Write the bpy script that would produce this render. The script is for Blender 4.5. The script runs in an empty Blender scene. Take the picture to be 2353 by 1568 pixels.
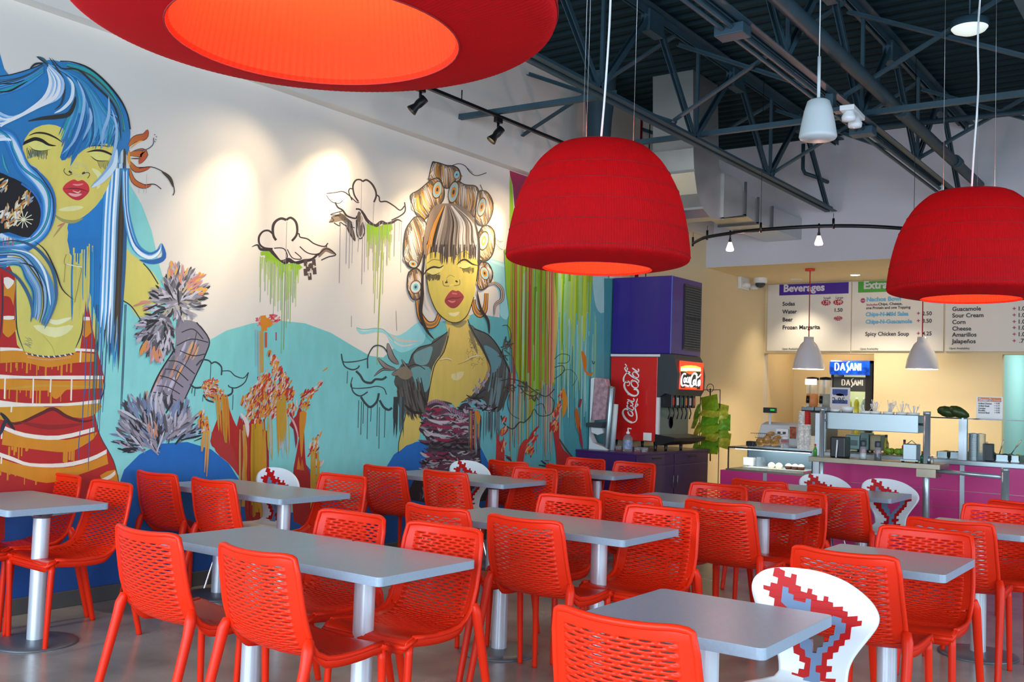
import bpy, bmesh, math, random
from math import sin, cos, pi, radians, sqrt, atan2
from mathutils import Vector, Matrix
from mathutils.geometry import tessellate_polygon
random.seed(7)
S = bpy.context.scene
COL = S.collection

# ---------------------------------------------------------------- camera
FPX = 2300.0
YAW, PITCH, ROLL, EYE = radians(-35.9), radians(3.0), radians(1.95), 1.42
_f = Vector((sin(YAW)*cos(PITCH), cos(YAW)*cos(PITCH), sin(PITCH)))
_r0 = _f.cross(Vector((0, 0, 1))).normalized()
_u0 = _r0.cross(_f)
_r = _r0*cos(ROLL) + _u0*sin(ROLL)
_u = _u0*cos(ROLL) - _r0*sin(ROLL)
CAMP = Vector((0, 0, EYE))
cd = bpy.data.cameras.new('camera')
cam = bpy.data.objects.new('camera', cd)
COL.objects.link(cam)
M = Matrix(((_r.x, _u.x, -_f.x, 0), (_r.y, _u.y, -_f.y, 0), (_r.z, _u.z, -_f.z, EYE), (0, 0, 0, 1)))
cam.matrix_world = M
cd.sensor_width = 36.0
cd.lens = 36.0*FPX/2353.0
cd.clip_start = 0.05
cd.clip_end = 60
S.camera = cam

def ray(px, py):
    return _f + _r*((px-1176.5)/FPX) - _u*((py-784.0)/FPX)
def onz(px, py, z):
    d = ray(px, py); return CAMP + d*((z-EYE)/d.z)
def onx(px, py, x):
    d = ray(px, py); return CAMP + d*(x/d.x)
def ony(px, py, y):
    d = ray(px, py); return CAMP + d*(y/d.y)

# ---------------------------------------------------------------- light and exposure
S.view_settings.view_transform = 'Standard'
S.view_settings.look = 'None'
S.view_settings.gamma = 1.0
S.view_settings.exposure = 0.36
S.view_settings.use_curve_mapping = False
W = bpy.data.worlds.new('daylight')
S.world = W
W.use_nodes = True
wb = W.node_tree.nodes['Background']
wb.inputs[0].default_value = (0.62, 0.78, 1.0, 1)
wb.inputs[1].default_value = 0.35

def light(name, kind, loc, aim=None, energy=10, color=(1, 1, 1), size=0.1, size_y=None, spot=None, blend=0.5, parent=None):
    l = bpy.data.lights.new(name, kind)
    l.energy = energy
    l.color = color
    if kind == 'AREA':
        l.shape = 'RECTANGLE' if size_y else 'SQUARE'
        l.size = size
        if size_y: l.size_y = size_y
    else:
        l.shadow_soft_size = size
    if kind == 'SPOT':
        l.spot_size = spot; l.spot_blend = blend
    o = bpy.data.objects.new(name, l)
    COL.objects.link(o)
    o.location = loc
    if aim is not None:
        d = (Vector(aim)-Vector(loc)).normalized()
        o.rotation_euler = d.to_track_quat('-Z', 'Y').to_euler()
    if parent: 
        o.parent = parent
    return o

XL, XR, YF, YB, YM = -5.9, 3.2, -2.6, 12.63, 14.8      # left wall, right wall, window wall, upper back wall, menu wall
ZD = 4.85                                              # deck
DAY = (0.67, 0.83, 1.0)
WARM = (1.0, 0.80, 0.50)
# daylight comes through the window wall behind the viewer and the glazed right side
for i, wx in enumerate((-4.2, -1.5, 1.2)):
    light('window_daylight', 'AREA', (wx, YF-0.05, 1.75), (wx, 5, 1.3), 200, DAY, 2.4, 2.7)
for i, wy in enumerate((0.2, 3.4, 6.6)):
    light('window_daylight', 'AREA', (XR+0.05, wy, 1.75), (-5, wy, 1.3), 80, DAY, 2.6, 2.7)

# ---------------------------------------------------------------- materials
MATS = {}
def srgb(h):
    if isinstance(h, str):
        h = h.lstrip('#'); c = [int(h[i:i+2], 16)/255 for i in (0, 2, 4)]
    else: c = list(h)
    return tuple(((x+0.055)/1.055)**2.4 if x > 0.04045 else x/12.92 for x in c)
def mat(name, color, rough=0.5, metal=0.0, noise=0.0, nscale=8.0, bump=0.0, bscale=60.0, emit=None, estr=0.0, spec=0.5, coat=0.0, trans=0.0, ior=1.45, alpha=1.0, stretch=None, rn=0.0):
    if name in MATS: return MATS[name]
    m = bpy.data.materials.new(name); m.use_nodes = True
    nt = m.node_tree; b = nt.nodes['Principled BSDF']
    c = srgb(color)
    b.inputs['Base Color'].default_value = (*c, 1)
    b.inputs['Roughness'].default_value = rough
    b.inputs['Metallic'].default_value = metal
    b.inputs['Specular IOR Level'].default_value = spec
    b.inputs['Coat Weight'].default_value = coat
    b.inputs['Transmission Weight'].default_value = trans
    b.inputs['IOR'].default_value = ior
    b.inputs['Alpha'].default_value = alpha
    if emit is not None:
        b.inputs['Emission Color'].default_value = (*srgb(emit), 1)
        b.inputs['Emission Strength'].default_value = estr
    tc = nt.nodes.new('ShaderNodeTexCoord')
    src = tc.outputs['Object']
    if stretch:
        mp = nt.nodes.new('ShaderNodeMapping'); mp.inputs['Scale'].default_value = stretch
        nt.links.new(src, mp.inputs[0]); src = mp.outputs[0]
    nz = nt.nodes.new('ShaderNodeTexNoise'); nz.inputs['Scale'].default_value = nscale; nz.inputs['Detail'].default_value = 5
    nt.links.new(src, nz.inputs['Vector'])
    if noise > 0:
        r = nt.nodes.new('ShaderNodeValToRGB')
        r.color_ramp.elements[0].position = 0.3; r.color_ramp.elements[1].position = 0.7
        r.color_ramp.elements[0].color = (*[x*(1-noise) for x in c], 1)
        r.color_ramp.elements[1].color = (*[min(1, x*(1+noise)) for x in c], 1)
        nt.links.new(nz.outputs['Fac'], r.inputs[0]); nt.links.new(r.outputs[0], b.inputs['Base Color'])
        if emit is not None: nt.links.new(r.outputs[0], b.inputs['Emission Color'])
    if rn > 0:
        mr = nt.nodes.new('ShaderNodeMapRange')
        mr.inputs['To Min'].default_value = max(0.02, rough-rn); mr.inputs['To Max'].default_value = rough+rn
        nt.links.new(nz.outputs['Fac'], mr.inputs['Value']); nt.links.new(mr.outputs[0], b.inputs['Roughness'])
    if bump > 0:
        n2 = nt.nodes.new('ShaderNodeTexNoise'); n2.inputs['Scale'].default_value = bscale
        bp = nt.nodes.new('ShaderNodeBump'); bp.inputs['Strength'].default_value = bump; bp.inputs['Distance'].default_value = 0.002
        nt.links.new(src, n2.inputs['Vector']); nt.links.new(n2.outputs['Fac'], bp.inputs['Height']); nt.links.new(bp.outputs[0], b.inputs['Normal'])
    MATS[name] = m
    return m

def attr_mat(name, rough=0.55, estr=0.0):
    if name in MATS: return MATS[name]
    m = bpy.data.materials.new(name); m.use_nodes = True
    nt = m.node_tree; b = nt.nodes['Principled BSDF']
    a = nt.nodes.new('ShaderNodeAttribute'); a.attribute_name = 'paint'
    tc = nt.nodes.new('ShaderNodeTexCoord'); nz = nt.nodes.new('ShaderNodeTexNoise'); nz.inputs['Scale'].default_value = 14; nz.inputs['Detail'].default_value = 6
    mp = nt.nodes.new('ShaderNodeMapping'); mp.inputs['Scale'].default_value = (1, 1, 0.35)
    nt.links.new(tc.outputs['Object'], mp.inputs[0]); nt.links.new(mp.outputs[0], nz.inputs['Vector'])
    r = nt.nodes.new('ShaderNodeMapRange'); r.inputs['To Min'].default_value = 0.86; r.inputs['To Max'].default_value = 1.12
    nt.links.new(nz.outputs['Fac'], r.inputs['Value'])
    v = nt.nodes.new('ShaderNodeVectorMath'); v.operation = 'SCALE'
    nt.links.new(a.outputs['Color'], v.inputs[0]); nt.links.new(r.outputs[0], v.inputs['Scale'])
    nt.links.new(v.outputs[0], b.inputs['Base Color'])
    b.inputs['Roughness'].default_value = rough
    if estr:
        nt.links.new(a.outputs['Color'], b.inputs['Emission Color']); b.inputs['Emission Strength'].default_value = estr
    MATS[name] = m
    return m

# ---------------------------------------------------------------- mesh helpers
class MB:
    def __init__(s): s.v = []; s.f = []; s.mi = []; s.sm = []
    def add(s, vs, fs, mi=0, smooth=False):
        o = len(s.v); s.v.extend([tuple(p) for p in vs])
        for f in fs: s.f.append([i+o for i in f]); s.mi.append(mi); s.sm.append(smooth)
        return s
    def box(s, x0, x1, y0, y1, z0, z1, mi=0):
        vs = [(x, y, z) for z in (z0, z1) for y in (y0, y1) for x in (x0, x1)]
        return s.add(vs, [(0, 2, 3, 1), (4, 5, 7, 6), (0, 1, 5, 4), (2, 6, 7, 3), (0, 4, 6, 2), (1, 3, 7, 5)], mi)
    def tube(s, pts, r, seg=10, mi=0, cap=True, smooth=True, squash=1.0, up=None):
        pts = [Vector(p) for p in pts]; n = len(pts)
        rs = r if isinstance(r, (list, tuple)) else [r]*n
        rings = []; prev = None
        for i, p in enumerate(pts):
            t = (pts[min(i+1, n-1)]-pts[max(i-1, 0)]).normalized()
            if prev is None:
                a = Vector(up) if up else (Vector((0, 0, 1)) if abs(t.z) < 0.9 else Vector((1, 0, 0)))
                a = (a - t*a.dot(t)).normalized()
            else:
                a = (prev - t*prev.dot(t)).normalized()
            prev = a; b = t.cross(a)
            rings.append([p + (a*cos(2*pi*k/seg)*squash + b*sin(2*pi*k/seg))*rs[i] for k in range(seg)])
        vs = [q for ring in rings for q in ring]; fs = []
        for i in range(n-1):
            for k in range(seg):
                k2 = (k+1) % seg
                fs.append((i*seg+k, i*seg+k2, (i+1)*seg+k2, (i+1)*seg+k))
        s.add(vs, fs, mi, smooth)
        if cap:
            o = len(s.v)-len(vs)
            s.f.append([o+k for k in range(seg)][::-1]); s.mi.append(mi); s.sm.append(False)
            s.f.append([o+(n-1)*seg+k for k in range(seg)]); s.mi.append(mi); s.sm.append(False)
        return s
    def lathe(s, prof, seg=32, c=(0, 0, 0), mi=0, smooth=True, ripple=None):
        vs = []; fs = []; n = len(prof)
        for i, (r, z) in enumerate(prof):
            for k in range(seg):
                a = 2*pi*k/seg; rr = r
                if ripple: rr = r*(1+ripple*(1 if k % 2 else -1))
                vs.append((c[0]+rr*cos(a), c[1]+rr*sin(a), c[2]+z))
        for i in range(n-1):
            for k in range(seg):
                k2 = (k+1) % seg
                fs.append((i*seg+k, i*seg+k2, (i+1)*seg+k2, (i+1)*seg+k))
        return s.add(vs, fs, mi, smooth)
    def prism(s, pts, axis, a, b, mi=0):
        """pts: 2d outline; axis 'x': pts=(y,z); 'y': pts=(x,z); 'z': pts=(x,y); from a to b"""
        def m3(p, t): return (t, p[0], p[1]) if axis == 'x' else ((p[0], t, p[1]) if axis == 'y' else (p[0], p[1], t))
        n = len(pts)
        vs = [m3(p, a) for p in pts]+[m3(p, b) for p in pts]
        tri = tessellate_polygon([[Vector((p[0], p[1], 0)) for p in pts]])
        fs = [tuple(t) for t in tri]+[tuple(i+n for i in reversed(t)) for t in tri]
        fs += [(i, (i+1) % n, n+(i+1) % n, n+i) for i in range(n)]
        return s.add(vs, fs, mi)
    def sphere(s, c, r, seg=12, rings=8, mi=0, sc=(1, 1, 1)):
        prof = [(max(1e-4, sin(pi*i/rings))*r, -cos(pi*i/rings)*r) for i in range(rings+1)]
        o = len(s.v); s.lathe(prof, seg, (0, 0, 0), mi)
        for i in range(o, len(s.v)):
            p = s.v[i]; s.v[i] = (c[0]+p[0]*sc[0], c[1]+p[1]*sc[1], c[2]+p[2]*sc[2])
        return s
    def xf(s, m, start=0):
        for i in range(start, len(s.v)): s.v[i] = tuple(m @ Vector(s.v[i]))
        return s
    def build(s, name, mats, parent=None, loc=(0, 0, 0), bevel=0, fix=True, seg=2, rotz=0):
        me = bpy.data.meshes.new(name); me.from_pydata(s.v, [], s.f); me.update()
        if not isinstance(mats, (list, tuple)): mats = [mats]
        for m in mats: me.materials.append(m)
        me.polygons.foreach_set('material_index', s.mi); me.polygons.foreach_set('use_smooth', s.sm)
        if fix:
            bm = bmesh.new(); bm.from_mesh(me); bmesh.ops.recalc_face_normals(bm, faces=bm.faces); bm.to_mesh(me); bm.free()
        o = bpy.data.objects.new(name, me); COL.objects.link(o); o.location = loc; o.rotation_euler = (0, 0, rotz)
        if parent: o.parent = parent
        if bevel:
            b = o.modifiers.new('bevel', 'BEVEL'); b.width = bevel; b.segments = seg; b.limit_method = 'ANGLE'; b.angle_limit = radians(40)
        return o

def thing(name, label, cat, loc=(0, 0, 0), rotz=0, group=None):
    o = bpy.data.objects.new(name, None); COL.objects.link(o); o.empty_display_size = 0.1
    o.location = loc; o.rotation_euler = (0, 0, rotz); o['label'] = label; o['category'] = cat
    if group: o['group'] = group
    return o
def tag(o, label, cat, group=None, kind=None):
    o['label'] = label; o['category'] = cat
    if group: o['group'] = group
    if kind: o['kind'] = kind
    return o
def struct(o, label=None):
    o['kind'] = 'structure'
    if label: o['label'] = label
    return o
KIDS = {}
def dup(root, loc, rotz=0, label=None, group=None):
    r = root.copy(); COL.objects.link(r); r.location = loc; r.rotation_euler = (0, 0, rotz)
    if label: r['label'] = label
    if group: r['group'] = group
    for ch in KIDS.setdefault(root.name, [o for o in bpy.data.objects if o.parent == root]):
        c = ch.copy(); COL.objects.link(c); c.parent = r
        for g in KIDS.setdefault(ch.name, [o for o in bpy.data.objects if o.parent == ch]):
            d = g.copy(); COL.objects.link(d); d.parent = c
    return r

def smooth_curve(pts, n=6, closed=False):
    """Catmull-Rom through tuples of any length"""
    P = [tuple(p) for p in pts]; m = len(P); out = []
    if m < 3: return P
    rng = range(m) if closed else range(m-1)
    for i in rng:
        if closed: p0, p1, p2, p3 = P[(i-1) % m], P[i], P[(i+1) % m], P[(i+2) % m]
        else: p0, p1, p2, p3 = P[max(i-1, 0)], P[i], P[i+1], P[min(i+2, m-1)]
        for k in range(n):
            t = k/n
            out.append(tuple(0.5*((2*b)+(c-a)*t+(2*a-5*b+4*c-d)*t*t+(-a+3*b-3*c+d)*t**3) for a, b, c, d in zip(p0, p1, p2, p3)))
    if not closed: out.append(P[-1])
    return out

def text(body, size, loc, rot, m, name, parent, bold=0.0, align='LEFT', depth=0.0008, sx=1.0):
    cu = bpy.data.curves.new('text', 'FONT'); cu.body = body; cu.size = size; cu.align_x = align; cu.offset = bold*size; cu.extrude = depth
    cu.resolution_u = 3
    o = bpy.data.objects.new('text', cu); COL.objects.link(o)
    dg = bpy.context.evaluated_depsgraph_get(); me = bpy.data.meshes.new_from_object(o.evaluated_get(dg))
    bpy.data.objects.remove(o); bpy.data.curves.remove(cu)
    me.materials.clear(); me.materials.append(m)
    t = bpy.data.objects.new(name, me); COL.objects.link(t); t.location = loc; t.rotation_euler = rot; t.scale = (sx, 1, 1)
    if parent: t.parent = parent
    return t
# ---------------------------------------------------------------- room shell
m_white = mat('wall_paint', '#d9d2c8', 0.85, noise=0.03, nscale=1.2, bump=0.15, bscale=180)
m_cream = mat('cream_wall_paint', '#e2d0a8', 0.85, noise=0.03, nscale=1.2, bump=0.15, bscale=180)
m_grayw = mat('upper_wall_paint', '#c9c8cc', 0.85, noise=0.03, nscale=1.0, bump=0.1, bscale=150)
m_floor = mat('polished_concrete', '#938f88', 0.24, noise=0.32, nscale=1.7, bump=0.08, bscale=20, rn=0.12)
m_black = mat('black_paint', '#131416', 0.45)
m_deck = mat('painted_steel_deck', '#192c31', 0.7, noise=0.12, nscale=3, spec=.15)
m_steelp = mat('painted_steel', '#2a4450', 0.5, noise=0.15, nscale=6)
m_base = mat('grey_base_rubber', '#4c4d4c', 0.5)

mb = MB(); mb.box(XL-0.3, XR+0.3, YF-0.3, YM+0.3, -0.12, 0); struct(mb.build('floor', m_floor))
# left wall: lower part, and the upper part furred out over it
ZL = 3.66
mb = MB(); mb.box(XL-0.2, XL, YF, YM+1.45, 0, ZL); mb.box(XL-0.2, XL+0.11, YF, YM+0.2, ZL, 5.4); struct(mb.build('wall_left', m_white))
# the part of the left wall by the serving counter is painted cream
pt = MB(); pt.box(XL, XL+0.004, 10.3, YM, 0, 3.655)
struct(pt.build('trim_1', m_cream), 'cream paint on the left wall beside the serving counter')
mb = MB(); mb.box(XL, XL+0.012, YF, 9.40, 0, 0.10); struct(mb.build('baseboard_left', m_base, bevel=0.004))
# back: upper wall with the soffit over the kitchen, menu wall behind
ZS = 3.24
mb = MB(); mb.box(XL, XR, YB, YB+0.15, ZS, 5.4); struct(mb.build('wall_back', m_grayw))
mb = MB(); mb.box(XL, XR, YB+0.15, YM, ZS, ZS+0.08); mb.box(XL, XR, YB, YB+0.15, ZS-0.003, ZS); struct(mb.build('trim_2', m_cream), 'cream ceiling of the dropped soffit over the counter')
# menu wall with the fridge alcove (opening) at the left and a doorway at the right
xa = ony(2008, 850, YM).x; xk = ony(2303, 880, YM).x
ma = MB(); ma.box(xa, xk, YM, YM+0.15, 0, ZS); ma.box(XL, xa, YM, YM+0.15, 2.17, ZS); ma.box(xk, XR, YM, YM+0.15, 2.17, ZS)
ma.box(xa, xa+0.12, YM+0.15, YM+1.3, 0, 2.6)
ma.box(XL, xa+0.12, YM+1.3, YM+1.45, 0, 2.6); ma.box(XL, XL+.004, YM+.15, YM+1.3, 0, 2.6); ma.box(XL, xa+0.12, YM+0.15, YM+1.45, 2.5, 2.62)
struct(ma.build('wall_menu', m_cream))
mf = MB(); mf.box(XL-0.2, XR+0.3, YM+0.3, YM+2.6, -0.12, 0); struct(mf.build('floor', m_floor))
m_teal = mat('pale_teal_paint', '#a9d3cf', 0.7)
mk = MB(); mk.box(xk-0.02, XR, YM+2.2, YM+2.3, 0, 2.7); mk.box(xk-0.12, xk, YM+0.15, YM+2.3, 0, 2.7); mk.box(xk, XR, YM+0.15, YM+2.3, 2.6, 2.7)
struct(mk.build('wall_kitchen', m_teal))
light('kitchen_tube', 'AREA', (xk+0.9, YM+1.2, 2.55), (xk+0.9, YM+1.2, 0), 30, (0.85, 1, 1), 0.3, 1.2)
# right wall and front wall with window openings
m_mull = mat('dark_aluminium', '#3b3f42', 0.4, 0.7)
mw = MB(); mw.box(XR, XR+0.2, YF, YM+0.2, 3.15, 5.4); mw.box(XR, XR+0.2, 8.3, YM+2.3, 0, 3.15); mw.box(XR, XR+0.2, YF, 8.3, 0, 0.35)
struct(mw.build('wall_right', m_white))
mw = MB(); mw.box(XL-0.2, XR+0.2, YF-0.2, YF, 3.15, 5.4); mw.box(XL-0.2, XR+0.2, YF-0.2, YF, 0, 0.35)
struct(mw.build('wall_front', m_white))
n = 0
for (a0, a1) in ((-5.6, -2.9), (-2.9, -0.2), (-0.2, 2.6)):
    n += 1; w = MB()
    for (p, q) in ((a0, a0+0.06), (a1-0.06, a1)): w.box(p, q, YF-0.12, YF-0.02, 0.35, 3.15)
    w.box(a0, a1, YF-0.12, YF-0.02, 0.35, 0.42); w.box(a0, a1, YF-0.12, YF-0.02, 3.08, 3.15); struct(w.build('window_%d' % n, m_mull))
for (a0, a1) in ((-1.2, 1.9), (1.9, 5.0), (5.0, 8.2)):
    n += 1; w = MB()
    for (p, q) in ((a0, a0+0.06), (a1-0.06, a1)): w.box(XR+0.02, XR+0.12, p, q, 0.35, 3.15)
    w.box(XR+0.02, XR+0.12, a0, a1, 0.35, 0.42); w.box(XR+0.02, XR+0.12, a0, a1, 3.08, 3.15); struct(w.build('window_%d' % n, m_mull))
# corrugated roof deck: ribs run along x
dk = MB(); prof = []; y = YF-0.2; k = 0
while y < YM+0.1:
    prof += [(y, ZD), (y+0.07, ZD), (y+0.10, ZD+0.055), (y+0.16, ZD+0.055)]; y += 0.19
vs = [(XL-0.2, p[0], p[1]) for p in prof]+[(XR+0.3, p[0], p[1]) for p in prof]; N = len(prof)
dk.add(vs, [(i, i+1, N+i+1, N+i) for i in range(N-1)])
dk.box(XL-0.3, XR+0.3, YF-0.3, YM+0.2, ZD+0.07, ZD+0.13)
struct(dk.build('ceiling', m_deck, fix=False))

# ---------------------------------------------------------------- red chairs
m_red = mat('red_plastic', '#e22a0c', 0.38, spec=0.28, noise=0.03, nscale=5)
m_red.node_tree.nodes['Principled BSDF'].inputs['Subsurface Weight'].default_value = 0.0

_prof = smooth_curve([(-.262, .825), (-.243, .72), (-.222, .62), (-.198, .545), (-.155, .482), (-.09, .450), (0, .438), (.11, .440), (.20, .449), (.235, .443), (.245, .430)], 8)
_len = [0]
for a, b in zip(_prof, _prof[1:]): _len.append(_len[-1]+sqrt((a[0]-b[0])**2+(a[1]-b[1])**2))
LT = _len[-1]
def prof_at(s):
    s = max(0, min(LT, s)); i = 0
    while i < len(_len)-2 and _len[i+1] < s: i += 1
    t = (s-_len[i])/max(1e-9, _len[i+1]-_len[i])
    y = _prof[i][0]*(1-t)+_prof[i+1][0]*t; z = _prof[i][1]*(1-t)+_prof[i+1][1]*t
    ty = _prof[i+1][0]-_prof[i][0]; tz = _prof[i+1][1]-_prof[i][1]; l = sqrt(ty*ty+tz*tz)
    return y, z, -tz/l, ty/l       # normal pointing to the sitter
def halfw(s):
    if s < 0.40: return 0.213+0.012*min(1, s/0.25)
    return 0.223+0.004*min(1, (s-0.4)/0.1)
def shell(u, s):
    """u in metres across scaled by width, s along the profile"""
    y, z, ny, nz = prof_at(s); hw = halfw(s); x = u*hw
    if s < 0.03: x = u*(hw-0.02*(1-s/0.03)**2)
    k = 0.042 if s < 0.30 else 0.042-0.028*min(1, (s-0.30)/0.15)
    d = k*abs(u)**2.2
    return Vector((x, y+ny*d, z+nz*d))
def net_chair(name, label, cat, group):
    t = thing(name, label, cat, group=group)
    s0, s1, rp, nc = 0.034, 0.60, 0.0126, 6
    rows = int((s1-s0)/rp); U = 0.81
    mb = MB(); cw = 2*U/nc
    def cell(u0, u1, a, b, hole):
        um, sm = (u0+u1)/2, (a+b)/2
        outer = [(u0, a), (um, a), (u1, a), (u1, sm), (u1, b), (um, b), (u0, b), (u0, sm)]
        if not hole:
            mb.add([shell(*p) for p in outer], [(0, 1, 2, 3, 4, 5, 6, 7)], 0, True); return
        hu, hs = (u1-u0)*0.39, (b-a)*0.27
        inner = [(um-hu*.62, sm-hs*.62), (um, sm-hs), (um+hu*.62, sm-hs*.62), (um+hu, sm), (um+hu*.62, sm+hs*.62), (um, sm+hs), (um-hu*.62, sm+hs*.62), (um-hu, sm)]
        mb.add([shell(*p) for p in outer+inner], [(i, (i+1) % 8, 8+(i+1) % 8, 8+i) for i in range(8)], 0, True)
    for r in range(rows):
        a, b = s0+r*rp, s0+(r+1)*rp
        if r % 2 == 0:
            for c in range(nc): cell(-U+c*cw, -U+(c+1)*cw, a, b, True)
        else:
            cell(-U, -U+cw/2, a, b, False); cell(U-cw/2, U, a, b, False)
            for c in range(nc-1): cell(-U+cw/2+c*cw, -U+cw*1.5+c*cw, a, b, True)
    send = s0+rows*rp
    # plain border strips
    def grid(us, ss):
        vs = [shell(u, s) for s in ss for u in us]; w = len(us)
        mb.add(vs, [(j*w+i, j*w+i+1, (j+1)*w+i+1, (j+1)*w+i) for j in range(len(ss)-1) for i in range(w-1)], 0, True)
    ug = [-U+i*cw/2 for i in range(2*nc+1)]
    sg = [s0+i*rp for i in range(rows+1)]
    grid([-1, -.95, -.9]+ug+[.9, .95, 1], [0.0, 0.008, 0.018, s0])
    tail = [send+(LT-send)*i/12 for i in range(13)]
    grid([-1, -.95, -.9]+ug+[.9, .95, 1], tail)
    for sgn in (-1, 1): grid([sgn*x for x in (1, .95, .9, .81)], sg)
    back = mb
    # split into backrest and seat at s=0.36
    bk, st = MB(), MB()
    for f in mb.f:
        z = sum((mb.v[i][2] for i in f))/len(f); y = sum((mb.v[i][1] for i in f))/len(f)
        (bk if y < -0.13 else st).f.append(f)
    for part, nm in ((bk, 'backrest'), (st, 'seat')):
        used = sorted({i for f in part.f for i in f}); mp = {i: k for k, i in enumerate(used)}
        q = MB(); q.add([mb.v[i] for i in used], [[mp[i] for i in f] for f in part.f], 0, True)
        o = q.build(nm, m_red, t, fix=False)
        me = o.data; bm = bmesh.new(); bm.from_mesh(me); bmesh.ops.remove_doubles(bm, verts=bm.verts, dist=0.0002)
        bmesh.ops.recalc_face_normals(bm, faces=bm.faces); bm.to_mesh(me); bm.free()
        for p in me.polygons: p.use_smooth = True
        md = o.modifiers.new('thick', 'SOLIDIFY'); md.thickness = 0.006; md.offset = 0
    # rim
    path = []
    for i in range(14): path.append(shell(-1, LT*0.93*(1-i/13)+0.012))
    for i in range(1, 5): path.append(shell(-1+0.03*i, 0.008*(1-i/5)))
    path += [shell(-0.8+1.6*i/8, 0.0) for i in range(9)]
    for i in range(4, 0, -1): path.append(shell(1-0.03*i, 0.008*(1-i/5)))
    for i in range(14): path.append(shell(1, LT*0.93*(i/13)+0.012))
    rm = MB(); rm.tube(path, 0.0105, 8, up=(0, 0.3, 1))
    rm.build('rim', m_red, t, fix=False)
    ap = MB(); path = [(-1, s_) for s_ in [LT*(.46+.50*i/16) for i in range(17)]]+[(-1+2*i/16, LT-.004) for i in range(1, 16)]+[(1, s_) for s_ in [LT*(.96-.50*i/16) for i in range(17)]]
    vs = []
    for k, (u_, s_) in enumerate(path):
        p = shell(u_, s_); e = min(1, max(0, (s_/LT-.46)/.12)); h = .006+.030*e; inn = Vector((-.014*(1 if u_ > 0 else -1)*min(1, abs(u_)*4), -.012 if abs(u_) < .99 else 0, 0))
        vs += [p+Vector((0, 0, .004)), p+Vector((0, 0, -h)), p+inn+Vector((0, 0, -h)), p+inn+Vector((0, 0, .002))]
    n_ = len(path)
    ap.add(vs, [(4*i+j, 4*i+(j+1) % 4, 4*i+4+(j+1) % 4, 4*i+4+j) for i in range(n_-1) for j in range(4)], 0, True)
    fr = [shell(-1, LT*0.93)+Vector((0, 0, -.004))]+[shell(-0.97+1.94*i/8, LT-0.004)+Vector((0, 0, -.006)) for i in range(9)]+[shell(1, LT*0.93)+Vector((0, 0, -.004))]
    ap.tube(fr, 0.012, 8)
    ap.build('seat_frame', m_red, t, fix=False)
    for sx in (-1, 1):
        l = MB(); l.tube([(sx*.212, .218, .438), (sx*.215, .222, .40), (sx*.220, .236, .012), (sx*.220, .236, 0)], [.017, .0165, .0135, .0125], 12)
        l.build('leg', m_red, t, fix=False)
    for sx in (-1, 1):
        l = MB(); l.tube([(sx*.218, -.150, .535), (sx*.230, -.158, .532), (sx*.237, -.168, .50), (sx*.240, -.180, .44), (sx*.246, -.288, .012), (sx*.246, -.290, 0)], [.012, .019, .0225, .0205, .0155, .0145], 12)
        l.build('leg', m_red, t, fix=False)
    return t

G_RC = 'red perforated chairs around the tables'
near, far = 0.0, pi
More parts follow.
